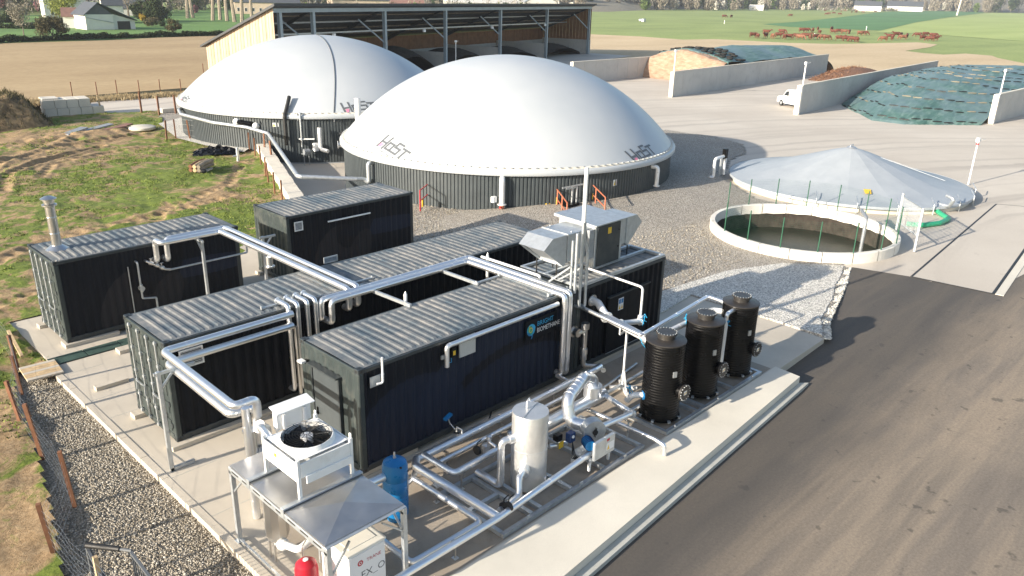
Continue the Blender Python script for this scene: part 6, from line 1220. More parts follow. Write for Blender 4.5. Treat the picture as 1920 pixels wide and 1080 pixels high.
# fences around the farther tank and the track
fps = [at(x, y) for x, y in ((313, 263), (330, 260), (357, 262), (390, 267), (429, 273), (474, 276), (491, 280), (497, 290), (510, 305))]
for i, p in enumerate(fps): wood_post(p.x, p.y, 1.55, ['first','second','third','fourth','fifth','sixth','seventh','eighth','ninth'][i]+' brown stake from the left around the gravel ring of the farther tank', 'brown stakes around the farther tank', (random.uniform(-.12, .05), random.uniform(-.05, .05)), .10)
for i, (x, y, h, lab) in enumerate([(192, 213, 1.7, 'pale leaning stake beside the block stack'), (266, 212, 2.0, 'dark brown stake at the near edge of the far track'), (299, 215, 1.7, 'brown stake left of the low pale slab'), (330, 212, 1.7, 'brown stake right of the low pale slab')]): p = at(x, y); wood_post(p.x, p.y, h, lab, None, (-.12 if i == 0 else 0, .02), .13, 'pale_wood' if i == 0 else 'post_wood')
for i, (x, y) in enumerate([(183, 180), (220, 176), (262, 176), (301, 174), (340, 173), (382, 140), (136, 180)]): p = at(x, y); wood_post(p.x, p.y, 1.5, ['first','second','third','fourth','fifth','sixth','seventh','eighth','ninth'][i]+' thin fence stake in the verge along the tan field', 'thin stakes along the tan field', (0, 0), .07)
for i, p in enumerate([(14.9, 19.6), (15.6, 21.6), (16.7, 24.2), (17.3, 25.6), (18.9, 29.0), (20.0, 31.8), (20.8, 34.0)]): wood_post(p[0]-.5, p[1]-.1, 1.35, ['first','second','third','fourth','fifth','sixth','seventh','eighth','ninth'][i]+' brown stake from the near end of the block wall', 'brown stakes along the block wall', (random.uniform(-.05, .05), 0), .07)
q = MB()
for (a, b) in zip(fps[:-1], fps[1:]):
    for z in (.3, .7, 1.1, 1.45): q.bar(a+Vector((0, 0, z)), b+Vector((0, 0, z)), .008)
tag(q.build('wire_fence', 'galvanised'), 'thin wires strung between the stakes around the farther tank', 'wire fence')
# things lying on the mud
c = empty('pipe_bundle', 'bundle of tied brown poles on a pallet lying on the grass', 'bundle', None, (14.4, 28.7, .05), R(38))
for i in range(3): q = MB(); q.cbox((0, i*.35, 0), (1.3, i*.35+.1, .12), .01); q.build('pallet_board', 'dull_galvanised', c)
for i in range(6): q = MB(); y = .1+(i % 3)*.26; z = .24+(i//3)*.22; q.tube([(-.3, y, z), (.6, y+.04, z+.06), (1.7, y+.1, z)], .12, 9); q.build('pole', ['bark_pale', 'pale_wood', 'post_wood'][i % 3], c, True)
for k in range(2): q = MB(); q.sphere((-.1+k*.3, -.1+k*.3, .18), .18, 8, (1.2, 1, .8)); q.build('black_wrap', 'black_rubber', c)
mb_ = MB(); V = []; F = []; nx = 14
for i in range(nx+1):
    for j in range(nx+1):
        u_, v_ = i/nx*2-1, j/nx*2-1; e = max(0, 1-(u_*u_+v_*v_)*.75); V.append((u_*1.5+random.uniform(-.08, .08), v_*.8+random.uniform(-.08, .08), e*(.20+.45*random.random())))
for i in range(nx):
    for j in range(nx): F.append((i*(nx+1)+j, (i+1)*(nx+1)+j, (i+1)*(nx+1)+j+1, i*(nx+1)+j+1))
mb_.add(V, F); o = mb_.build('black_sheeting', 'black_film', loc=(18.0, 34.2, .02)); o.rotation_euler = (0, 0, R(-25)); tag(o, 'crumpled black plastic sheeting lying on the grass', 'sheeting')
q = MB(); q.tube([(0, 0, 0), (.02, 0, .9)], .10, 10); q.tube([(-.3, .05, .35), (-.05, 0, .38)], .05, 8); tag(q.build('drain_pipe', 'galvanised', loc=(17.9, 31.0, 0), smooth=True), 'grey upright pipe stub standing in the grass near the block wall', 'pipe')
q = MB(); q.lathe([(0, 0), (.95, 0), (1.0, .06), (1.0, .2), (.9, .25), (0, .27)], (0, 0, 0), 24); tag(q.build('manhole_cover', 'concrete_block', loc=(18.0, 46.6, .05), smooth=True), 'round pale concrete lid lying on the mud', 'lid')
for i, (x, y, a, l) in enumerate([(15.2, 48.2, .2, 2.4), (15.9, 47.2, -.1, 2.2), (13.4, 47.6, .5, 2.0), (16.9, 47.8, .35, 1.6)]): q = MB(); q.obox((0, 0, .12), (l/2, .35, .05), (math.cos(a), math.sin(a), .12)); tag(q.build('board', 'roof_rust' if i % 2 else 'dull_galvanised', loc=(x, y, .12)), ['grey','rusty','far left grey','small rusty'][i]+' board lying in the mud by the round lid', 'board', 'boards lying in the mud')
# earth bank far left
bx = np.arange(-3, 14.2, .22); by = np.arange(49, 62, .22); X, Y = np.meshgrid(bx, by); e = np.clip((13.6-X)/1.6, 0, 1)*np.clip((Y-51.5)/2.0, 0, 1)*np.clip((61-Y)/2.5, 0, 1)
Zb = e*(1.75+.5*vnoise(X, Y, 1.6, 31))+.35*e*vnoise(X, Y, .5, 32)+.14*vnoise(X, Y, .25, 33)*(e > 0)-.05; idx = np.arange(X.size).reshape(X.shape); Q = np.stack([idx[:-1,:-1], idx[:-1,1:], idx[1:,1:], idx[1:,:-1]], -1).reshape(-1, 4)
struct(npmesh('earth_bank', np.c_[X.ravel(), Y.ravel(), Zb.ravel()], Q, 'soil_heap', smooth=True))
n = 9000; x = rng.uniform(-1, 14, n); y = rng.uniform(51.5, 61, n); ii = np.clip(((x+3)/.22).astype(int), 0, Zb.shape[1]-1); jj = np.clip(((y-49)/.22).astype(int), 0, Zb.shape[0]-1); z = Zb[jj, ii]; k = z > .15; x, y, z = x[k], y[k], z[k]; n = len(x)
a = rng.uniform(0, 6.28, n); hgt = rng.uniform(.12, .45, n); lean = rng.normal(0, .16, (n, 2)); b0 = np.c_[x, y, z-.03]; w = .035
V = np.stack([b0+np.c_[np.cos(a)*w, np.sin(a)*w, 0*a], b0-np.c_[np.cos(a)*w, np.sin(a)*w, 0*a], b0+np.c_[lean, hgt]], 1).reshape(-1, 3); stuff(npmesh('bank_weeds', V, np.arange(len(V)).reshape(-1, 3), 'leaf_shrub'), 'dry scrubby weeds growing over the earth bank at the far left', 'weeds')
# puddle
q = MB(); q.lathe([(0, 0), (.42, 0)], (0, 0, 0), 14); q.v = [(x*.6, y*1.3, z) for x, y, z in q.v]; o = q.build('puddle', 'glass_dark', loc=(6.9, 38.6, .03)); struct(o)
def ordw(k):
    u = ['', 'first', 'second', 'third', 'fourth', 'fifth', 'sixth', 'seventh', 'eighth', 'ninth', 'tenth', 'eleventh', 'twelfth', 'thirteenth', 'fourteenth', 'fifteenth', 'sixteenth', 'seventeenth', 'eighteenth', 'nineteenth']
    return u[k] if k < 20 else {20: 'twentieth', 30: 'thirtieth'}.get(k, {2: 'twenty', 3: 'thirty'}[k//10]+'-'+u[k % 10])
# ============================================================ BARN
H = 8.9; FL = Vector((38.2, 60.5, 0)); FR_ = Vector((118.2, 82.4, 0)); u_ = (FR_-FL).normalized(); nb = Vector((-u_.y, u_.x, 0)); LB = (FR_-FL).length; DB = 10.5; HR = 4.4
barn = empty('barn', 'long open-fronted barn with wood clad ends and grey steel posts', 'barn', None, tuple(FL)); barn.rotation_euler = (0, 0, math.atan2(u_.y, u_.x))
# local frame: x along front, y to the rear, z up
def zroof(y): return H-(H-HR)*y/DB
q = MB(); q.add([(-.5, -.7, H+.05), (LB+.6, -.7, H+.05), (LB+.6, DB+.5, HR-.1), (-.5, DB+.5, HR-.1), (-.5, -.7, H+.32), (LB+.6, -.7, H+.32), (LB+.6, DB+.5, HR+.1), (-.5, DB+.5, HR+.1)], [(0,3,2,1),(4,5,6,7),(0,1,5,4),(1,2,6,5),(2,3,7,6),(3,0,4,7)]); q.build('roof', 'barn_roof', barn)
simple('larch_brown_shaded', (.24, .12, .06), .8, 0, .2, 1.2); simple('larch', (.46, .345, .245), .8, 0, .08, 1.2); simple('larch_pale', (.50, .385, .285), .8, 0, .06, 1.2); simple('larch_dark', (.42, .30, .20), .8, 0, .12, 1.2)  # brown inner boards carry the barn's interior shade in their colour
def boards(x, nm, first, n_):
    for i in range(n_):
        y0, y1 = DB*i/n_, DB*(i+1)/n_-.02; q = MB(); d_ = .03*(i % 2); z0 = first
        q.add([(x-d_, y0, z0), (x-d_, y1, z0), (x-d_, y1, zroof(y1)-.0), (x-d_, y0, zroof(y0)), (x-d_+.05, y0, z0), (x-d_+.05, y1, z0), (x-d_+.05, y1, zroof(y1)), (x-d_+.05, y0, zroof(y0))], [(0,3,2,1),(4,5,6,7),(0,1,5,4),(1,2,6,5),(2,3,7,6),(3,0,4,7)])
        q.build(nm, 'larch_brown_shaded' if x > 1 else ['larch', 'larch_pale', 'larch', 'larch_dark', 'larch_pale'][(i*7) % 5], barn)
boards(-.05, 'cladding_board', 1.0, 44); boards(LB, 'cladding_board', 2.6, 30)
for x in (-.02, LB): q = MB(); q.box((x-.02, 0, 0), (x+.18, DB, 1.0 if x < 1 else 2.6)); q.build('concrete_plinth', 'concrete_wall', barn)
q = MB(); q.box((0, DB-.2, 0), (LB, DB, 2.3)); q.build('rear_plinth', 'concrete_wall', barn)
for i in range(50): q = MB(); x0 = LB*i/50; q.box((x0, DB-.1-(i % 2)*.03, 2.3), (x0+LB/50-.03, DB-.02, HR)); q.build('cladding_board', 'larch_brown_shaded', barn)
ts = (0.012, .073, .228, .393, .579, .774, .992)
for k, t_ in enumerate(ts):
    x = LB*t_; q = MB(); q.box((x-.19, -.05, 0), (x+.19, .0, H)); q.box((x-.03, 0, 0), (x+.03, .32, H)); q.box((x-.19, .32, 0), (x+.19, .37, H)); q.build('steel_post', 'barn_steel', barn)
    if k: q = MB(); q.bar((x-.1, .2, 4.6), (x-2.6, 2.2, 7.3), .16); q.build('brace', 'barn_steel', barn)
    if k: q = MB(); q.bar((x, .4, H-.35), (x, DB-.2, HR-.3), .25, .45); q.build('rafter', 'barn_roof', barn)
    if 1 < k < 6: q = MB(); q.box((x+.1, .4, 0), (x+.35, DB-.3, 2.7)); q.build('partition_wall', 'concrete_wall', barn)
q = MB(); q.box((0, -.06, H-.62), (LB, .06, H-.10)); q.build('front_beam', 'barn_steel', barn)
for y in (2, 4, 6, 8): q = MB(); q.box((0.1, y, zroof(y)-.28), (LB-.1, y+.12, zroof(y)-.1)); q.build('purlin', 'dull_galvanised' if y == 4 else 'bark', barn)
q = MB(); q.box((.2, 5.0, 5.6), (LB-.2, 5.12, 5.78)); q.build('tie_rail', 'galvanised', barn)
for x in (9, 27, 45, 63): q = MB(); q.cbox((x, -.2, 5.6), (x+.35, .1, 5.95), .03); q.build('floodlight', 'lamp_white', barn)
def heap(name, label, mat, x0, x1, y0, y1, h, seed, sx=30, sy=16, prof=None, cat='heap', loc=None, base=0.0):
    X, Y = np.meshgrid(np.linspace(x0, x1, sx), np.linspace(y0, y1, sy)); U = (X-x0)/(x1-x0); V_ = (Y-y0)/(y1-y0)
    Z = prof(U, V_, X, Y) if prof else h*np.clip(np.sin(np.pi*U), 0, 1)**.6*np.clip(np.sin(np.pi*(.15+.85*V_)), 0, 1)**.6
    Z = Z*(.92+.16*vnoise(X, Y, 4.0, seed))+.10*vnoise(X, Y, .7, seed+1)*(Z > .05)+base; Z = np.where(Z < .02, -.3, Z); idx = np.arange(X.size).reshape(X.shape); Q = np.stack([idx[:-1,:-1], idx[:-1,1:], idx[1:,1:], idx[1:,:-1]], -1).reshape(-1, 4)
    o = npmesh(name, np.c_[X.ravel(), Y.ravel(), Z.ravel()], Q, mat, smooth=True); tag(o, label, cat); return o
for k, (a, b, h, lab) in enumerate([(.24, .39, 3.6, 'dark manure heap in the barn bay left of the lamp post'), (.40, .575, 2.8, 'dark manure heap in the middle barn bay'), (.585, .77, 2.3, 'dark manure heap in the fourth barn bay'), (.785, .985, 2.1, 'low dark heap in the rightmost barn bay')]):
    o = heap('manure_heap', lab, 'manure', LB*a+.5, LB*b-.3, 1.2, DB-.4, h, 50+k, 34, 18); o.location = FL; o.rotation_euler = barn.rotation_euler; o['group'] = 'manure heaps in the barn'
q = MB(); q.add([(-1, -8, .0), (LB+2, -8, .0), (LB+2, DB, .0), (-1, DB, .0)], [(0,1,2,3)]); o = q.build('barn_floor', 'yard_concrete', loc=(FL.x, FL.y, -.004)); o.rotation_euler = barn.rotation_euler; struct(o)
# ============================================================ CLAMP SILOS
def panel_wall(label, p0, p1, h, t_=.22, n_=None, group='concrete clamp silo walls', hend=None):
    p0, p1 = Vector((*p0, 0)), Vector((*p1, 0)); L = (p1-p0).length; n_ = n_ or round(L/2.4); c = empty('silo_wall', label, 'wall', group, tuple(p0)); c.rotation_euler = (0, 0, math.atan2(p1.y-p0.y, p1.x-p0.x))
    for i in range(n_): q = MB(); q.cbox((L*i/n_+.01, -t_/2+.008*math.sin(i*5), -.02), (L*(i+1)/n_-.01, t_/2+.008*math.sin(i*5), h), .02); q.build('wall_panel', 'concrete_wall', c)
    q = MB(); q.box((-.14, -.25, 0), (-.0, .25, h+.02)); q.build('end_cap', 'concrete_white', c); q = MB(); q.cbox((0, -t_/2-.04, h+.001), (L, t_/2+.04, h+.06), .01); q.build('coping', 'concrete_white', c)
panel_wall('leftmost clamp wall beside the barn', (73.5, 49.2), (126, 49.6), 2.7); panel_wall('second clamp wall from the left with lamp post at its end', (72.6, 33.5), (122, 36.9), 2.8)
panel_wall('third clamp wall from the left beside the white van', (71.1, 17.6), (124, 21.2), 2.85); panel_wall('rightmost clamp wall beside the green covered silage', (81.4, 2.6), (125, 1.6), 2.75)
# opened clamp: tan cut face, netted top with tyres
def prof1(U, V_, X, Y): face = np.clip((X-88.6-.8*vnoise(X, Y, 3, 7))/1.3, 0, 1)**.5; return face*(2.6+1.25*np.sin(np.pi*np.clip(V_, 0, 1)))*np.clip((125-X)/7, .0, 1)**.5
o = heap('silage_clamp', 'opened silage clamp with tan cut face between the two left walls', 'silage_face', 88, 126, 37.0, 49.3, 3, 60, 110, 36, prof1)
def prof1b(U, V_, X, Y): return np.where(X > 91.2+.6*np.sin(Y*1.3), prof1(U, V_, X, Y)+.10, -.4)
o = heap('silage_cover', 'blue green silage netting over the opened clamp', 'silage_net', 88, 127, 36.9, 49.4, 3, 60, 110, 36, prof1b, 'cover')
def z_at(prof, x, y, seed):
    X, Y = np.array([[x]]), np.array([[y]]); Z = prof(None, (Y-36.9)/(12.5), X, Y); return float((Z*(.92+.16*vnoise(X, Y, 4.0, seed))+.10*vnoise(X, Y, .7, seed+1))[0, 0])
ty = None
for i in range(34):
    y = 37.6+(i % 12)*1.0+random.uniform(-.3, .3); x = 92.3+(i//12)*1.6+random.uniform(-.3, .4); z = z_at(prof1b, x, y, 60)
    if ty is None: q = MB(); q.lathe([(.20, .02), (.26, 0), (.42, .0), (.48, .06), (.48, .16), (.42, .22), (.26, .22), (.20, .18), (.20, .02)], (0, 0, 0), 16); ty = q.mesh('tyre', 'tyre', True)
    o = bpy.data.objects.new('tyre', ty); COL.objects.link(o); o.location = (x, y, z+.03); o.rotation_euler = (random.uniform(-.1, .1), random.uniform(-.1, .1), 0); tag(o, f'black tyre in the {["front","middle","rear"][i//12]} row above the tan cut face, {ordw(i%12+1)} from the right', 'tyre', 'tyres on the opened clamp')
# closed clamp: rounded green netting with sandbag rows
def fr2(Y): return 79.0-5.5*np.clip((17.5-Y)/9, 0, 1)+7.5*np.clip((8.0-Y)/6, 0, 1)
def prof2(U, V_, X, Y): d_ = np.clip((X-(73.4+np.where(Y > 11, (Y-11)*1.35, 0)+np.where(Y < 8, (8-Y)*1.15, 0)))/21, 0, 1); return 3.25*(1-(1-d_)**2.1)*(.80+.20*np.sin(np.pi*np.clip(V_, 0, 1)))*np.clip((126-X)/8, 0, 1)**.5
G2 = dict(x0=73.0, x1=126, y0=2.9, y1=17.7)
o = heap('silage_cover', 'large mound of silage under dark green netting between the right walls', 'silage_net', 73.0, 126, 2.9, 17.9, 3, 70, 150, 60, prof2, 'cover')
def z2(x, y): X, Y = np.array([[x]]), np.array([[y]]); Z = prof2(None, (Y-2.9)/15.0, X, Y); return float((Z*(.92+.16*vnoise(X, Y, 4.0, 70))+.10*vnoise(X, Y, .7, 71)*(Z > .05))[0, 0])
sbag = MB(); sbag.sphere((0, 0, 0), .09, 6, (1.0, 6.4, .8)); sbm = sbag.mesh('sandbag', 'sack', True); sbd = sbag.mesh('sandbag', 'black_rubber', True)
for row, x0 in enumerate([74.4, 77.2, 80.4, 84, 88, 92.5, 97.5, 103, 109]):
    k = 0; y = 3.6
    while y < 17.2:
        x = x0+(max(0, y-11)*1.2 if True else 0)+max(0, 8-y)*1.0; x += .25*math.sin(y*2)
        if x < 124:
            a_ = bpy.data.objects.new('sandbag', sbd if row == 0 or random.random() < .6 else sbm); COL.objects.link(a_); a_.location = (x, y, z2(x, y)+.03); slope = -1.2 if y > 11 else (1.0 if y < 8 else 0); a_.rotation_euler = (0, 0, math.atan(slope) if slope else 0)
            tag(a_, f'sandbag in the {["lowest","second lowest","third","fourth","fifth","sixth","seventh","eighth","highest"][row]} row on the green netting, {ordw(min(39, k+1))} from the right wall', 'sandbag', 'sandbags on the green netting')
        k += 1; y += .78 if abs(slope) > .1 else 1.12
o = heap('brush_heap', 'heap of reddish brown reeds behind the second clamp wall', 'reed', 107, 120, 25.5, 33.0, 1.7, 80, 60, 40); stuff(o)
n = 5000; x = rng.uniform(107, 120, n); y = rng.uniform(25.5, 33, n); e_ = np.sin(np.pi*(x-107)/13)*np.sin(np.pi*(y-25.5)/7.5); z = 1.7*np.clip(e_, 0, 1)**.6*rng.uniform(.6, 1.1, n); a = rng.normal(size=(n, 3)); a[:, 2] *= .5; a /= np.linalg.norm(a, axis=1)[:, None]; b = np.cross(a, rng.normal(size=(n, 3))); b /= np.linalg.norm(b, axis=1)[:, None]; P_ = np.c_[x, y, z]
V = np.stack([P_-a*.5, P_+b*.04, P_+a*.5, P_-b*.04], 1).reshape(-1, 3); stuff(npmesh('loose_reeds', V, np.arange(len(V)).reshape(-1, 4), 'reed_stick'), 'tangle of loose reddish reeds on the heap behind the second clamp wall', 'reeds')
struct(flat('grass_patch', [(104, 22), (124, 22.5), (125, 33), (108, 27)], .01, 'lawn'))
# white van
v = empty('van', 'white small van parked behind the third clamp wall', 'van', None, (76.6, 20.4, 0), R(62)); 
q = MB(); pr = [(-2.0, .35), (2.05, .35), (2.1, .75), (1.95, .95), (1.15, 1.08), (.6, 1.70), (.3, 1.82), (-1.85, 1.85), (-2.02, 1.7), (-2.05, .6)]; n_ = len(pr); V = [(x, -.82, z) for x, z in pr]+[(x, .82, z) for x, z in pr]
q.add(V, [tuple(range(n_)), tuple(range(2*n_-1, n_-1, -1))]+[((i+1) % n_, i, n_+i, n_+(i+1) % n_) for i in range(n_)]); q.build('body', 'white_paint', v)
for (x, y) in ((-1.3, -.84), (1.3, -.84), (-1.3, .70), (1.3, .70)): q = MB(); q.cyl((x, y, .33), (x, y+.14, .33), .33, 16); w_ = q.build('wheel', 'tyre', v, True); q = MB(); q.cyl((x, y-.01, .33), (x, y+.15, .33), .18, 12); q.build('rim', 'galvanised', w_, True)
for s in (-.845, .825): q = MB(); q.add([(.15, s, 1.15), (1.0, s, 1.15), (.55, s, 1.62), (.15, s, 1.66), (.15, s+.02, 1.15), (1.0, s+.02, 1.15), (.55, s+.02, 1.62), (.15, s+.02, 1.66)], [(0,1,2,3),(7,6,5,4),(0,4,5,1),(1,5,6,2),(2,6,7,3),(3,7,4,0)]); q.build('side_window', 'glass_dark', v)
for y0, y1 in ((-.72, -.04), (.04, .72)): q = MB(); q.box((-2.075, y0, 1.15), (-2.04, y1, 1.62)); q.build('rear_window', 'glass_dark', v)
q = MB(); q.add([(1.13, -.72, 1.12), (1.13, .72, 1.12), (.63, .66, 1.69), (.63, -.66, 1.69)], [(0, 1, 2, 3)]); q.v = [(x+.02, y, z+.02) for x, y, z in q.v]; q.build('windscreen', 'glass_dark', v)
for y in (-.78, .66): q = MB(); q.box((-2.07, y, .8), (-2.03, y+.12, 1.1)); q.build('tail_light', 'red_paint', v)
q = MB(); q.cbox((-2.12, -.8, .38), (-2.0, .8, .58), .03); q.build('bumper', 'tyre', v)
# ============================================================ CATTLE
def cow_mesh(graze, seed):
    rg = random.Random(seed); q = MB()
    # trunk, neck and head as one tube of ellipses along the spine
    sp = [(-1.05, .98, .10, .16), (-1.0, 1.05, .27, .30), (-.7, 1.02, .33, .36), (-.2, .92, .37, .42), (.3, .92, .35, .43), (.62, .98, .30, .40), (.80, 1.05, .22, .30)]
    if graze: sp += [(1.02, .95, .16, .24), (1.25, .66, .13, .18), (1.36, .42, .14, .16), (1.44, .26, .12, .13), (1.50, .10, .08, .09)]
    else: sp += [(1.02, 1.20, .16, .22), (1.22, 1.36, .14, .17), (1.38, 1.38, .14, .15), (1.58, 1.27, .11, .12), (1.72, 1.18, .08, .08)]
    n = 12; V = []; F = []
    for i, (x, z, w_, h_) in enumerate(sp):
        a = sp[max(0, i-1)]; b = sp[min(len(sp)-1, i+1)]; d = Vector((b[0]-a[0], 0, b[1]-a[1])).normalized(); up = Vector((-d.z, 0, d.x))
        for k in range(n): t_ = 2*math.pi*k/n; p = Vector((x, 0, z))+Vector((0, 1, 0))*math.cos(t_)*w_+up*math.sin(t_)*h_; V.append(p)
    for i in range(len(sp)-1):
        for k in range(n): F.append((i*n+k, i*n+(k+1) % n, (i+1)*n+(k+1) % n, (i+1)*n+k))
    F += [tuple(range(n-1, -1, -1)), tuple(range((len(sp)-1)*n, len(sp)*n))]; q.add(V, F)
    for (x, y) in ((-.82, .2), (-.82, -.2), (.58, .19), (.58, -.19)):
        s = rg.uniform(-.12, .12)
        if x < 0: pts = [(x, y, .95, .19), (x+.12, y, .66, .12), (x-.10, y, .42, .07), (x-.02+s, y, .10, .05), (x+.03+s, y, 0, .065)]
        else: pts = [(x, y, .85, .15), (x, y, .5, .09), (x+s*.5, y, .30, .06), (x+s, y, .08, .05), (x+s+.02, y, 0, .065)]
        for a, b in zip(pts[:-1], pts[1:]): q.frustum(a[:3], b[:3], a[3], b[3], 8, False)
    hx, hz = (1.34, .5) if graze else (1.36, 1.45)
    for s in (-1, 1): q.add([(hx, s*.10, hz), (hx-.08, s*.30, hz+.02), (hx-.02, s*.28, hz+.12)], [(0, 1, 2), (2, 1, 0)])
    q.tube([(-1.05, 0, 1.12), (-1.16, 0, .95), (-1.15, 0, .45)], .03, 5); q.sphere((-1.15, 0, .40), .06, 6, (1, 1, 1.6)); q.sphere((-.45, 0, .52), .16, 8)
    return q
cowm = [cow_mesh(g, s).mesh('cow_body', m_, True, 60) for g, s, m_ in ((True, 1, 'hide'), (False, 2, 'hide'), (True, 3, 'hide_pale'), (False, 4, 'hide'))]
CP = [(1412, 70), (1420, 72), (1435, 71), (1437, 64), (1448, 72), (1460, 70), (1466, 63), (1470, 73), (1478, 73), (1494, 72), (1500, 74), (1512, 71), (1519, 74), (1529, 73), (1536, 64), (1541, 74), (1550, 75), (1504, 60), (1512, 60), (1524, 60), (1533, 58), (1559, 57), (1563, 63), (1573, 62), (1583, 63), (1592, 63), (1574, 76), (1585, 77), (1593, 77), (1600, 78), (1606, 79), (1613, 66), (1620, 66), (1656, 77), (1668, 72), (1672, 75), (1680, 68), (1688, 69), (1692, 74), (1700, 71), (1720, 69), (1730, 75), (1735, 68), (1744, 77), (1750, 70), (1753, 76),
      (1358, 33), (1371, 33), (1482, 31), (1547, 21), (1550, 28), (1563, 26), (1574, 28), (1577, 22), (1584, 21), (1597, 24), (1605, 24), (1607, 21), (1618, 24), (1630, 21), (1641, 23), (1662, 20), (1678, 19), (1554, 27)]
cnt_ = {}
def side_word(px): return 'left' if px < 1500 else 'middle' if px < 1600 else 'right'
for i, (px, py) in enumerate(CP):
    p = at(px, py); far = i >= 46; o = bpy.data.objects.new('cow', cowm[random.choice((0, 0, 1, 2, 0, 3))]); COL.objects.link(o); o.location = (p.x, p.y, -.03); s = 1.08 if not far else 1.2; o.scale = (s*1.05, s, s*1.0); o.rotation_euler = (0, 0, random.choice((R(-52), R(130), R(-40), R(140), R(-65), R(30), R(200)))+random.uniform(-.3, .3))
    rowi = 'far' if far else ('rear' if py < 67.5 else 'front'); cnt_[rowi] = cnt_.get(rowi, 0)+1; tot_ = sum(1 for j, (_, y_) in enumerate(CP) if ('far' if j >= 46 else ('rear' if y_ < 67.5 else 'front')) == rowi)
    order = sorted([x_ for j, (x_, y_) in enumerate(CP) if ('far' if j >= 46 else ('rear' if y_ < 67.5 else 'front')) == rowi]).index(px)+1
    tag(o, 'reddish brown cow, '+ordw(order)+' from the left in the '+{'far': 'distant scattered herd by the hedgerow', 'rear': 'rear row of the near herd', 'front': 'front row of the near herd'}[rowi], 'cow', 'distant cows near the hedgerow' if far else 'near herd of brown cattle')
for (px, py, lab) in [(1358, 45, 'white marker post beside the sandy patch in the green field'), (1624, 57, 'grey marker post in the pasture right of the herd'), (1526, 73, 'reddish feeding post among the near herd')]:
    p = at(px, py); q = MB(); q.cyl((0, 0, 0), (0, 0, 1.6), .12, 8); tag(q.build('marker_post', 'white_paint' if '1' not in lab else 'bark', loc=tuple(p)), lab, 'post')
p = at(1794, 29); q = MB(); q.frustum((0, 0, 0), (4, -1, 30), .9, .45, 10); tag(q.build('utility_pole', 'concrete_white', loc=(p.x, p.y, 0), smooth=True), 'tall pale leaning utility pole before the right hedgerow', 'pole')
p = at(1207, 41); q = MB(); q.cbox((0, 0, 0), (1.6, 1.4, 1.3), .1); q.cyl((1.2, 1.8, .6), (1.2, 3.2, .6), .6, 12); tag(q.build('water_trough', 'galvanised', loc=(p.x, p.y, 0)), 'small grey water tank standing in the green field', 'tank')
# ============================================================ HOUSES
def windowed(parent, x, y, z, w_, h, axis, mat='glass_dark', fr='white_paint'):
    q = MB(); t_ = .05
    if axis == 'y': q.box((x, y-t_, z), (x+w_, y, z+h)); o = q.build('window', fr, parent); q = MB(); q.box((x+.08, y-t_-.01, z+.08), (x+w_-.08, y-t_+.005, z+h-.08)); q.build('pane', mat, o)
    else: q.box((x-t_, y, z), (x, y+w_, z+h)); o = q.build('window', fr, parent); q = MB(); q.box((x-t_-.01, y+.08, z+.08), (x-t_+.005, y+w_-.08, z+h-.08)); q.build('pane', mat, o)
def house(name, label, x, y, rz, w_, d, he, hr, wall='render_white', roof='slate', nwin=3, chim=True, ridge='x', cat='house'):
    c = empty(name, label, cat, None, (x, y, 0), rz); q = MB()
    if ridge == 'x':
        q.add([(0,0,0),(w_,0,0),(w_,d,0),(0,d,0),(0,0,he),(w_,0,he),(w_,d,he),(0,d,he),(0,d/2,hr),(w_,d/2,hr)], [(0,1,5,4),(1,2,6,9,5),(2,3,7,6),(3,0,4,8,7)]); q.build('wall', wall, c)
        q = MB(); e = .3; sl_ = (hr-he)/(d/2)*e; q.add([(-e,-e,he-sl_),(w_+e,-e,he-sl_),(w_+e,d/2,hr+.02),(-e,d/2,hr+.02),(-e,d+e,he-sl_),(w_+e,d+e,he-sl_),(-e,-e,he-sl_+.15),(w_+e,-e,he-sl_+.15),(w_+e,d/2,hr+.17),(-e,d/2,hr+.17),(-e,d+e,he-sl_+.15),(w_+e,d+e,he-sl_+.15)], [(0,1,2,3),(3,2,5,4),(6,9,8,7),(9,10,11,8),(0,6,7,1),(4,5,11,10),(0,3,9,6),(3,4,10,9),(1,7,8,2),(2,8,11,5)]); rf = q.build('roof', roof, c)
    else:
        q.add([(0,0,0),(w_,0,0),(w_,d,0),(0,d,0),(0,0,he),(w_,0,he),(w_,d,he),(0,d,he),(w_/2,0,hr),(w_/2,d,hr)], [(0,1,5,8,4),(1,2,6,5),(2,3,7,9,6),(3,0,4,7)]); q.build('wall', wall, c)
        q = MB(); e = .35; sl_ = (hr-he)/(w_/2)*e; q.add([(-e,-e,he-sl_),(w_/2,-e,hr),(w_+e,-e,he-sl_),(-e,d+e,he-sl_),(w_/2,d+e,hr),(w_+e,d+e,he-sl_),(-e,-e,he-sl_+.15),(w_/2,-e,hr+.15),(w_+e,-e,he-sl_+.15),(-e,d+e,he-sl_+.15),(w_/2,d+e,hr+.15),(w_+e,d+e,he-sl_+.15)], [(0,3,4,1),(1,4,5,2),(6,7,10,9),(7,8,11,10),(0,1,7,6),(1,2,8,7),(3,9,10,4),(4,10,11,5),(0,6,9,3),(2,5,11,8)]); rf = q.build('roof', roof, c)
    if chim: q = MB(); q.box((w_*.15, d/2-.4, hr-.4), (w_*.15+.8, d/2+.4, hr+1.1)); q.build('chimney', wall, rf)
    for i in range(nwin): windowed(c, w_*(i+.5)/nwin-.5, -.01, 1.0, 1.0, 1.4, 'y')
    return c
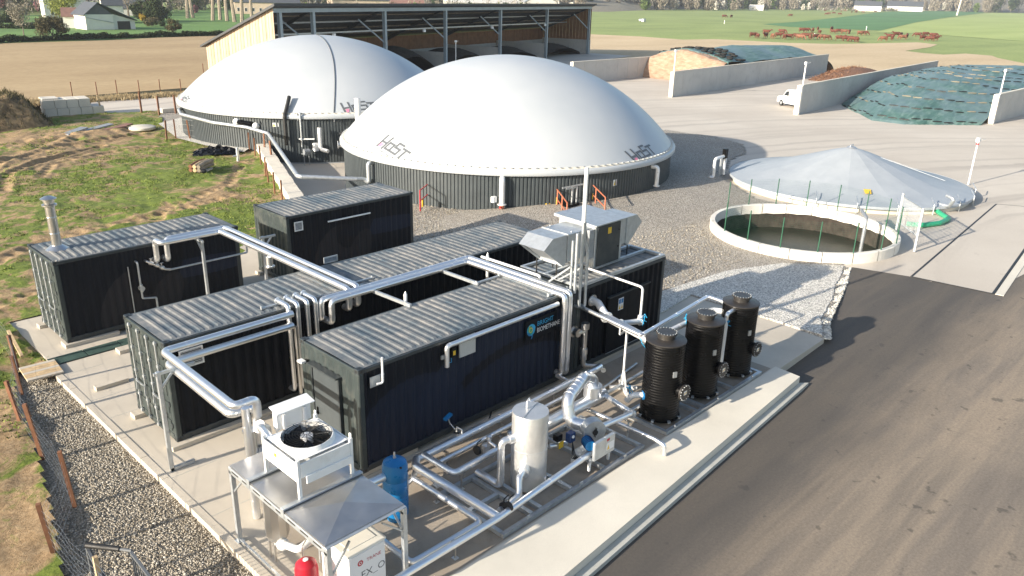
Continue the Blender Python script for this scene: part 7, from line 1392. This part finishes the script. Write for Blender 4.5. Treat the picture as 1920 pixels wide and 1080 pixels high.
# white farm shed with slate gable and lean-to
c = empty('farm_shed', 'white shed with slate hung gable and lean-to with dark opening', 'shed', None, (64.6, 193.9, 0), math.atan2(192.9-193.9, 69.6-64.6)+R(10)); w_, he, hr = 6.4, 3.5, 6.0; d = 9
q = MB(); q.box((0, 0, 0), (w_, d, he)); q.build('wall', 'render_white', c); q = MB(); q.add([(0, 0, he+.001), (w_, 0, he+.001), (w_/2, 0, hr), (0, d, he), (w_, d, he), (w_/2, d, hr)], [(0, 1, 2), (5, 4, 3)]); q.build('gable', 'slate', c)
q = MB(); q.add([(-.4, -.4, he-.3), (w_/2, -.4, hr+.1), (w_/2, d+.3, hr+.1), (-.4, d+.3, he-.3), (-.4, -.4, he-.12), (w_/2, -.4, hr+.28), (w_/2, d+.3, hr+.28), (-.4, d+.3, he-.12)], [(0,3,2,1),(4,5,6,7),(0,1,5,4),(3,7,6,2),(0,4,7,3)]); q.add([(w_/2, -.4, hr+.1), (w_+5.6, -.4, 2.0), (w_+5.6, d, 2.0), (w_/2, d+.3, hr+.1), (w_/2, -.4, hr+.28), (w_+5.6, -.4, 2.16), (w_+5.6, d, 2.16), (w_/2, d+.3, hr+.28)], [(0,3,2,1),(4,5,6,7),(0,1,5,4),(1,2,6,5),(2,3,7,6)]); q.build('roof', 'slate', c)
q = MB(); q.add([(w_, .5, 0), (w_+5.2, .5, 0), (w_+5.2, .5, 2.1), (w_, .5, 3.6), (w_, .8, 0), (w_+5.2, .8, 0), (w_+5.2, .8, 2.1), (w_, .8, 3.6)], [(0,1,2,3),(7,6,5,4),(1,5,6,2)]); q.box((w_+4.9, .8, 0), (w_+5.2, d, 2.1)); q.build('wall', 'render_white', c)
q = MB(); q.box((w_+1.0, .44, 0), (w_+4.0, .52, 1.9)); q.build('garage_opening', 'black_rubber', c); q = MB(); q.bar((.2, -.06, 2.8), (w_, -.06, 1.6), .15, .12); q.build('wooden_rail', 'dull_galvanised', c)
house('house', 'white house with slate roof behind the white shed', 80.5, 226, R(-12), 5, 5, 5.0, 8.0, 'render_white', 'slate', 3); house('house', 'small shed roof with rusty tiles left of the white shed', 62.5, 203, R(-20), 6, 6, 2.8, 4.6, 'render_white', 'roof_rust', 1, False)
house('house', 'dark roofed stone house behind the blossoming tree', *at(214, 29)[:2], R(-25), 10, 7, 2.6, 6.5, 'concrete_wall', 'slate', 2); house('house', 'pale house at the top left behind the trees', 78, 268, R(-10), 12, 9, 6, 10, 'render_white', 'slate', 3)
house('house', 'long cream farmhouse behind the row of tall trunks', 158, 300, R(-26), 26, 8, 4.6, 7.0, 'render_cream', 'slate', 9, ridge='x'); house('house', 'dark roofed barn right of the tall trunks', 205, 300, R(-22), 26, 12, 6, 9.5, 'render_cream', 'slate', 5, False)
house('house', 'low cream building beyond the barn roof', 240, 310, R(-38), 20, 10, 4, 7, 'render_cream', 'roof_rust', 3, False); house('farm_hall', 'wide grey roofed hall beyond the barn roof', 300, 330, R(-36), 60, 30, 5, 12, 'concrete_wall', 'concrete_wall', 6, False, cat='hall')
house('farm_hall', 'small grey gabled hall beyond the right end of the barn roof', 330, 300, R(-40), 18, 18, 6, 11, 'concrete_wall', 'galvanised', 2, False, 'y', 'hall')
p = at(1630, 16, 3); house('house', 'long white farm building at the far hedgerow, left wing', *at(1600, 20.2)[:2], R(-68), 30, 10, 6, 11, 'render_white', 'slate', 6, False); house('house', 'long white farm building at the far hedgerow, right wing', *at(1662, 20.2)[:2], R(-68), 42, 12, 6, 12, 'render_white', 'slate', 8, False); house('house', 'small pale roof among the distant blossom trees', *at(1405, 19.2)[:2], R(-60), 13, 8, 3, 5, 'render_white', 'render_white', 2, False)
# ============================================================ TREES
def cloud(n, c, r_, size, seed, flat=.8, clumps=9, hole=.0):
    g = np.random.default_rng(seed); k = g.normal(size=(clumps, 3)); k /= np.linalg.norm(k, axis=1)[:, None]; cc = k*g.uniform(.35, .75, (clumps, 1))*np.array(r_); w = g.integers(0, clumps, n)
    d = g.normal(size=(n, 3)); d /= np.linalg.norm(d, axis=1)[:, None]; P = cc[w]+d*(g.uniform(0, 1, (n, 1))**.45)*np.array(r_)*g.uniform(.35, .55, (clumps, 1))[w]+np.array(c)
    a = g.normal(size=(n, 3)); a /= np.linalg.norm(a, axis=1)[:, None]; b = np.cross(a, g.normal(size=(n, 3))); b /= np.linalg.norm(b, axis=1)[:, None]; s = size*g.uniform(.6, 1.4, (n, 1))
    V = np.stack([P-a*s*.5, P+b*s*.5*flat, P+a*s*.5, P-b*s*.5*flat], 1).reshape(-1, 3); return V
def limbs(q, p, d, L, r_, depth, rg, spread=.55):
    e = p+d*L; q.frustum(p, e, r_, r_*.68, 6 if depth else 5, False)
    if depth <= 0: return
    for k in range(rg.choice((2, 3))):
        nd = (d+Vector((rg.uniform(-1, 1), rg.uniform(-1, 1), rg.uniform(-.15, .7)))*spread).normalized(); limbs(q, e, nd, L*rg.uniform(.62, .82), r_*.62, depth-1, rg, spread)
def tree(name, label, x, y, h, rx, leaf, seed, n=2500, ls=.5, trunk=.25, tr='bark', depth=3, crown_z=.6, rz_=None, group=None, cat='tree', flat=.7, clumps=12, th=.35):
    c = empty(name, label, cat, group, (x, y, 0)); rg = random.Random(seed); q = MB(); limbs(q, Vector((0, 0, -.2)), Vector((rg.uniform(-.08, .08), rg.uniform(-.08, .08), 1)).normalized(), h*th, trunk, depth, rg); q.build('trunk', tr, c, True)
    if n: V = cloud(n, (0, 0, h*crown_z), (rx, rx, rz_ or h*(1-crown_z)), ls, seed, flat, clumps); npmesh('crown', V, np.arange(len(V)).reshape(-1, 4), leaf, c)
    return c
tree('shrub', 'large dark leafless shrub at the edge of the tan field', 46.3, 158.6, 5.2, 3.1, 'leaf_shrub', 1, 7000, .24, .18, crown_z=.48, rz_=2.5, cat='shrub', th=.2)
tree('shrub', 'tall pale thin shrub behind the large dark one', 46.0, 176, 7.0, 2.6, 'leaf_bare', 2, 2200, .25, .14, crown_z=.58, cat='shrub', th=.25)
tree('shrub', 'small pale shrub alone at the far edge of the tan field', 72.9, 165.0, 3.6, 1.9, 'leaf_shrub', 3, 1600, .26, .10, crown_z=.55, rz_=1.6, cat='shrub', th=.2)
tree('willow_tree', 'yellow green weeping willow beside the white shed', 73, 236, 11, 5.2, 'leaf_willow', 4, 7000, .55, .4, crown_z=.55, rz_=5.0, flat=.3)
tree('evergreen_tree', 'dense round dark evergreen right of the white shed', 100.4, 238, 7.4, 4.3, 'leaf_dark', 5, 9000, .42, .3, crown_z=.48, rz_=3.6, clumps=20)
tree('evergreen_tree', 'smaller dark evergreen with yellow bush at its foot', 97, 242, 6.0, 3.2, 'leaf_dark', 6, 4500, .4, .3, crown_z=.5, rz_=3.0); tree('shrub', 'yellow bush beside the dark evergreens', 96.3, 239, 2.6, 1.4, 'leaf_yellow', 7, 900, .3, .1, crown_z=.5, rz_=1.4, cat='shrub')
tree('blossom_tree', 'white blossoming tree behind the white shed roof', 86, 234, 7.5, 3.3, 'leaf_blossom', 8, 4000, .38, .2); tree('bare_tree', 'bare twisted tree between blossom and evergreen', 101.8, 264, 10, 4.5, 'leaf_bare', 9, 1200, .3, .35, depth=4)
tree('blossom_tree', 'dusky pink tree at the top left corner', 71, 290, 9, 5.5, 'leaf_pink', 10, 5000, .5, .3); tree('evergreen_tree', 'low dark conical yew on the lawn at the left', 60, 236, 3.8, 3.2, 'leaf_dark', 11, 3500, .4, .3, crown_z=.4, rz_=1.8)
tree('shrub', 'rust brown bush right of the white shed', 86, 208, 2.6, 2.2, 'leaf_shrub', 12, 1500, .3, .1, crown_z=.5, rz_=1.5, cat='shrub'); tree('shrub', 'small clipped bush beside the lean-to', 86.5, 203, 1.5, 1.1, 'leaf_dark', 13, 700, .25, .08, crown_z=.5, rz_=.8, cat='shrub', th=.15)
tree('bare_tree', 'misty brown tree behind the left lawn', 60, 262, 12, 6, 'leaf_bare', 14, 5000, .4, .3, depth=4); tree('blossom_tree', 'faint purple tree behind the evergreens', 118, 292, 8, 6, 'leaf_pink', 15, 3500, .5, .3)
for i, (px, py) in enumerate([(352, 34), (362, 33), (399, 38), (413, 37), (426, 39), (440, 41), (454, 42), (472, 32), (477, 25), (489, 24)]):
    p = at(px, py); c = tree('tall_tree', ['pale twin trunk left one on the lawn', 'pale twin trunk right one on the lawn', 'slim pale trunk left of the forked one', 'thick forked pale trunk', 'pale trunk right of the forked one', 'straight pale trunk left of the bent one', 'bent pale trunk nearest the barn', 'trunk close behind the barn wall', 'far trunk just above the barn wall', 'farthest trunk above the barn wall'][i], p.x, p.y, 24, 5, 'leaf_bare', 20+i, 900, .35, .62, 'bark_pale', depth=3, crown_z=.7, group='tall bare trees behind the barn', th=.42)
def hedge(label, pts, w_, h, leaf, n, seed, sz=.35, name='hedge', kind='stuff'):
    g = np.random.default_rng(seed); P = [Vector((*p, 0)) for p in pts]; L = [(b-a).length for a, b in zip(P[:-1], P[1:])]; tot = sum(L); t_ = g.uniform(0, tot, n); acc = np.cumsum([0]+L); k = np.clip(np.searchsorted(acc, t_)-1, 0, len(L)-1)
    A_ = np.array([(p.x, p.y) for p in P]); f = (t_-acc[k])/np.array(L)[k]; XY = A_[k]*(1-f)[:, None]+A_[k+1]*f[:, None]; hh = h*(.55+.9*vnoise(t_, t_*0, max(h, .8)*1.2, seed))
    C_ = np.c_[XY+g.normal(0, w_*.35, (n, 2)), g.uniform(0, 1, n)**.8*hh]; a = g.normal(size=(n, 3)); a /= np.linalg.norm(a, axis=1)[:, None]; b = np.cross(a, g.normal(size=(n, 3))); b /= np.linalg.norm(b, axis=1)[:, None]; s = sz*g.uniform(.6, 1.5, (n, 1))
    V = np.stack([C_-a*s*.5, C_+b*s*.35, C_+a*s*.5, C_-b*s*.35], 1).reshape(-1, 3); o = npmesh(name, V, np.arange(len(V)).reshape(-1, 4), leaf); stuff(o, label, 'hedge'); return o
hedge('low dark hedge along the far edge of the tan field', [tuple(at(x, y)[:2]) for x, y in ((-150, 90), (0, 79), (90, 76), (200, 72), (300, 69), (420, 65.5))], 1.0, .9, 'leaf_dark', 16000, 41)
hedge('clipped dark hedge on the lawn at the left', [tuple(at(x, y)[:2]) for x, y in ((-60, 52), (12, 53), (56, 54), (62, 53))], .8, 1.3, 'leaf_dark', 7000, 42); hedge('hedge beside the driveway left of the white shed', [tuple(at(x, y)[:2]) for x, y in ((100, 46), (150, 46))], 1.2, 1.8, 'leaf_shrub', 4000, 43); hedge('farther hedge on the lawn at the left', [tuple(at(x, y)[:2]) for x, y in ((-60, 43), (40, 42))], 1.2, 1.4, 'leaf_dark', 4000, 46)
# woods behind everything: mixed leafless belts with evergreen and blossom, one mass
def belt(label, pts, depth_, h, n, seed, sz, mats=(('leaf_bare', .72), ('leaf_green', .10), ('leaf_blossom', .09), ('leaf_dark', .09)), name='distant_wood'):
    g = np.random.default_rng(seed); P = np.array(pts, float); seg = np.linalg.norm(np.diff(P, axis=0), axis=1); acc = np.r_[0, np.cumsum(seg)]; tot = acc[-1]; nt_ = int(tot/(h*.13)); t_ = g.uniform(0, tot, nt_); k = np.clip(np.searchsorted(acc, t_)-1, 0, len(seg)-1); f = ((t_-acc[k])/seg[k])[:, None]
    XY = P[k]*(1-f)+P[k+1]*f; dirv = (P[k+1]-P[k])/seg[k][:, None]; nrm = np.c_[-dirv[:, 1], dirv[:, 0]]; dd = g.uniform(0, 1, nt_); XY = XY+nrm*(dd*depth_)[:, None]; cls = g.choice(len(mats), nt_, p=[m_[1] for m_ in mats]); hs = h*g.uniform(.55, 1.15, nt_)*np.where(cls == 2, .55, 1)*np.where(cls == 1, .8, 1)*(.6+.5*dd)
    per = max(20, n//nt_)
    for ci, (mt_, _) in enumerate(mats):
        w = np.where(cls == ci)[0]
        if not len(w): continue
        id_ = np.repeat(w, per); m_ = len(id_); d = g.normal(size=(m_, 3)); d /= np.linalg.norm(d, axis=1)[:, None]; rr = g.uniform(0, 1, (m_, 1))**.4; hh = hs[id_][:, None]
        C_ = np.c_[XY[id_], hs[id_]*.52]+d*rr*np.c_[hh*.30, hh*.30, hh*.50]*g.uniform(.55, 1.5, nt_)[id_][:, None]*g.uniform(.8, 1.15, (m_, 1)); up = np.array([0, 0, 1.]); a = g.normal(size=(m_, 3))*(.5 if ci == 0 else 1)+(up*1.2 if ci == 0 else 0); a /= np.linalg.norm(a, axis=1)[:, None]; b = np.cross(a, g.normal(size=(m_, 3))); b /= np.linalg.norm(b, axis=1)[:, None]; s = sz*g.uniform(.5, 1.5, (m_, 1)); fl = .28 if ci == 0 else .6
        V = np.stack([C_-a*s*.5, C_+b*s*.5*fl, C_+a*s*.5, C_-b*s*.5*fl], 1).reshape(-1, 3); stuff(npmesh(name, V, np.arange(len(V)).reshape(-1, 4), mt_), label+{0: ', leafless grey brown trees', 1: ', freshly green trees', 2: ', pale blossoming bushes', 3: ', dark evergreens'}[ci], 'woods')
gp_ = lambda L: [tuple(at(x, y)[:2]) for x, y in L]
belt('hedgerow wood along the far edge of the green field', gp_([(1060, 20), (1115, 18.5), (1200, 19), (1330, 19.5), (1460, 19), (1560, 18.5)]), 60, 22, 90000, 51, 2.0)
belt('low hedge before the long white farm buildings', gp_([(1540, 19.4), (1620, 20.6), (1735, 21.0)]), 8, 4.5, 9000, 56, 1.2, (('leaf_bare', .5), ('leaf_green', .15), ('leaf_blossom', .3), ('leaf_dark', .05)))
belt('hedgerow wood at the far right', gp_([(1540, 17.7), (1640, 18.0), (1700, 18.6), (1800, 22), (1900, 25), (2050, 30)]), 90, 34, 90000, 52, 3.2)
belt('tree belt behind the farm houses', [(20, 330), (90, 318), (180, 340), (260, 350), (330, 390), (440, 400), (520, 400)], 45, 18, 90000, 53, 1.5)
belt('nearer trees behind the barn roof', [(170, 300), (230, 290), (300, 285), (380, 300)], 14, 9, 9000, 54, 1.0, (('leaf_bare', .6), ('leaf_green', .2), ('leaf_blossom', .1), ('leaf_dark', .1)))
belt('scattered garden trees behind the left lawn', [(30, 285), (70, 300), (110, 300), (150, 305)], 22, 11, 16000, 55, .9, (('leaf_bare', .6), ('leaf_green', .15), ('leaf_pink', .1), ('leaf_dark', .15)))
# hills closing the view
hx = np.linspace(-600, 5200, 90); V = []; g = []
ang = np.radians(np.linspace(-35, 125, 120)); rr_ = [900, 1050, 1300, 1700, 2300, 3000]; hh = [-.3, 10, 26, 45, 60, 72]; VV = []
ang2 = np.radians(np.linspace(-20, 110, 120)); rad = [700, 820, 1000, 1400, 2000, 3000]
for i, (ra, hz_) in enumerate(zip([0, 150, 400, 800, 1400, 2400], [-.3, 13, 27, 40, 50, 58])):
    base = 560+900*np.clip((np.degrees(ang)-52)/22, 0, 1); r_ = base+ra; az_ = ang; VV.append(np.c_[CAM.x+r_*np.sin(az_), CAM.y+r_*np.cos(az_), hz_*(.85+.3*vnoise(np.degrees(az_)*10, np.full(len(az_), i*5.), 35, 77))])
VV = np.concatenate(VV); idx = np.arange(len(VV)).reshape(6, -1); Q = np.stack([idx[:-1,:-1], idx[:-1,1:], idx[1:,1:], idx[1:,:-1]], -1).reshape(-1, 4); struct(npmesh('hills', VV, Q, 'woodland', smooth=True))

# ============================================================ THIN SPRING HAZE
mt = bpy.data.materials.new('haze'); mt.use_nodes = True; t = mt.node_tree; t.nodes.remove(t.nodes['Principled BSDF']); pv = t.nodes.new('ShaderNodeVolumePrincipled')
pv.inputs['Color'].default_value = (.86, .90, .95, 1); pv.inputs['Density'].default_value = .00022; pv.inputs['Anisotropy'].default_value = .3; t.links.new(pv.outputs[0], t.nodes['Material Output'].inputs['Volume']); M['haze'] = mt
hz = MB(); hz.box((-1600, -1000, -3), (4300, 4300, 75)); stuff(hz.build('haze', 'haze'), 'thin pale spring haze lying over the far fields', 'haze')
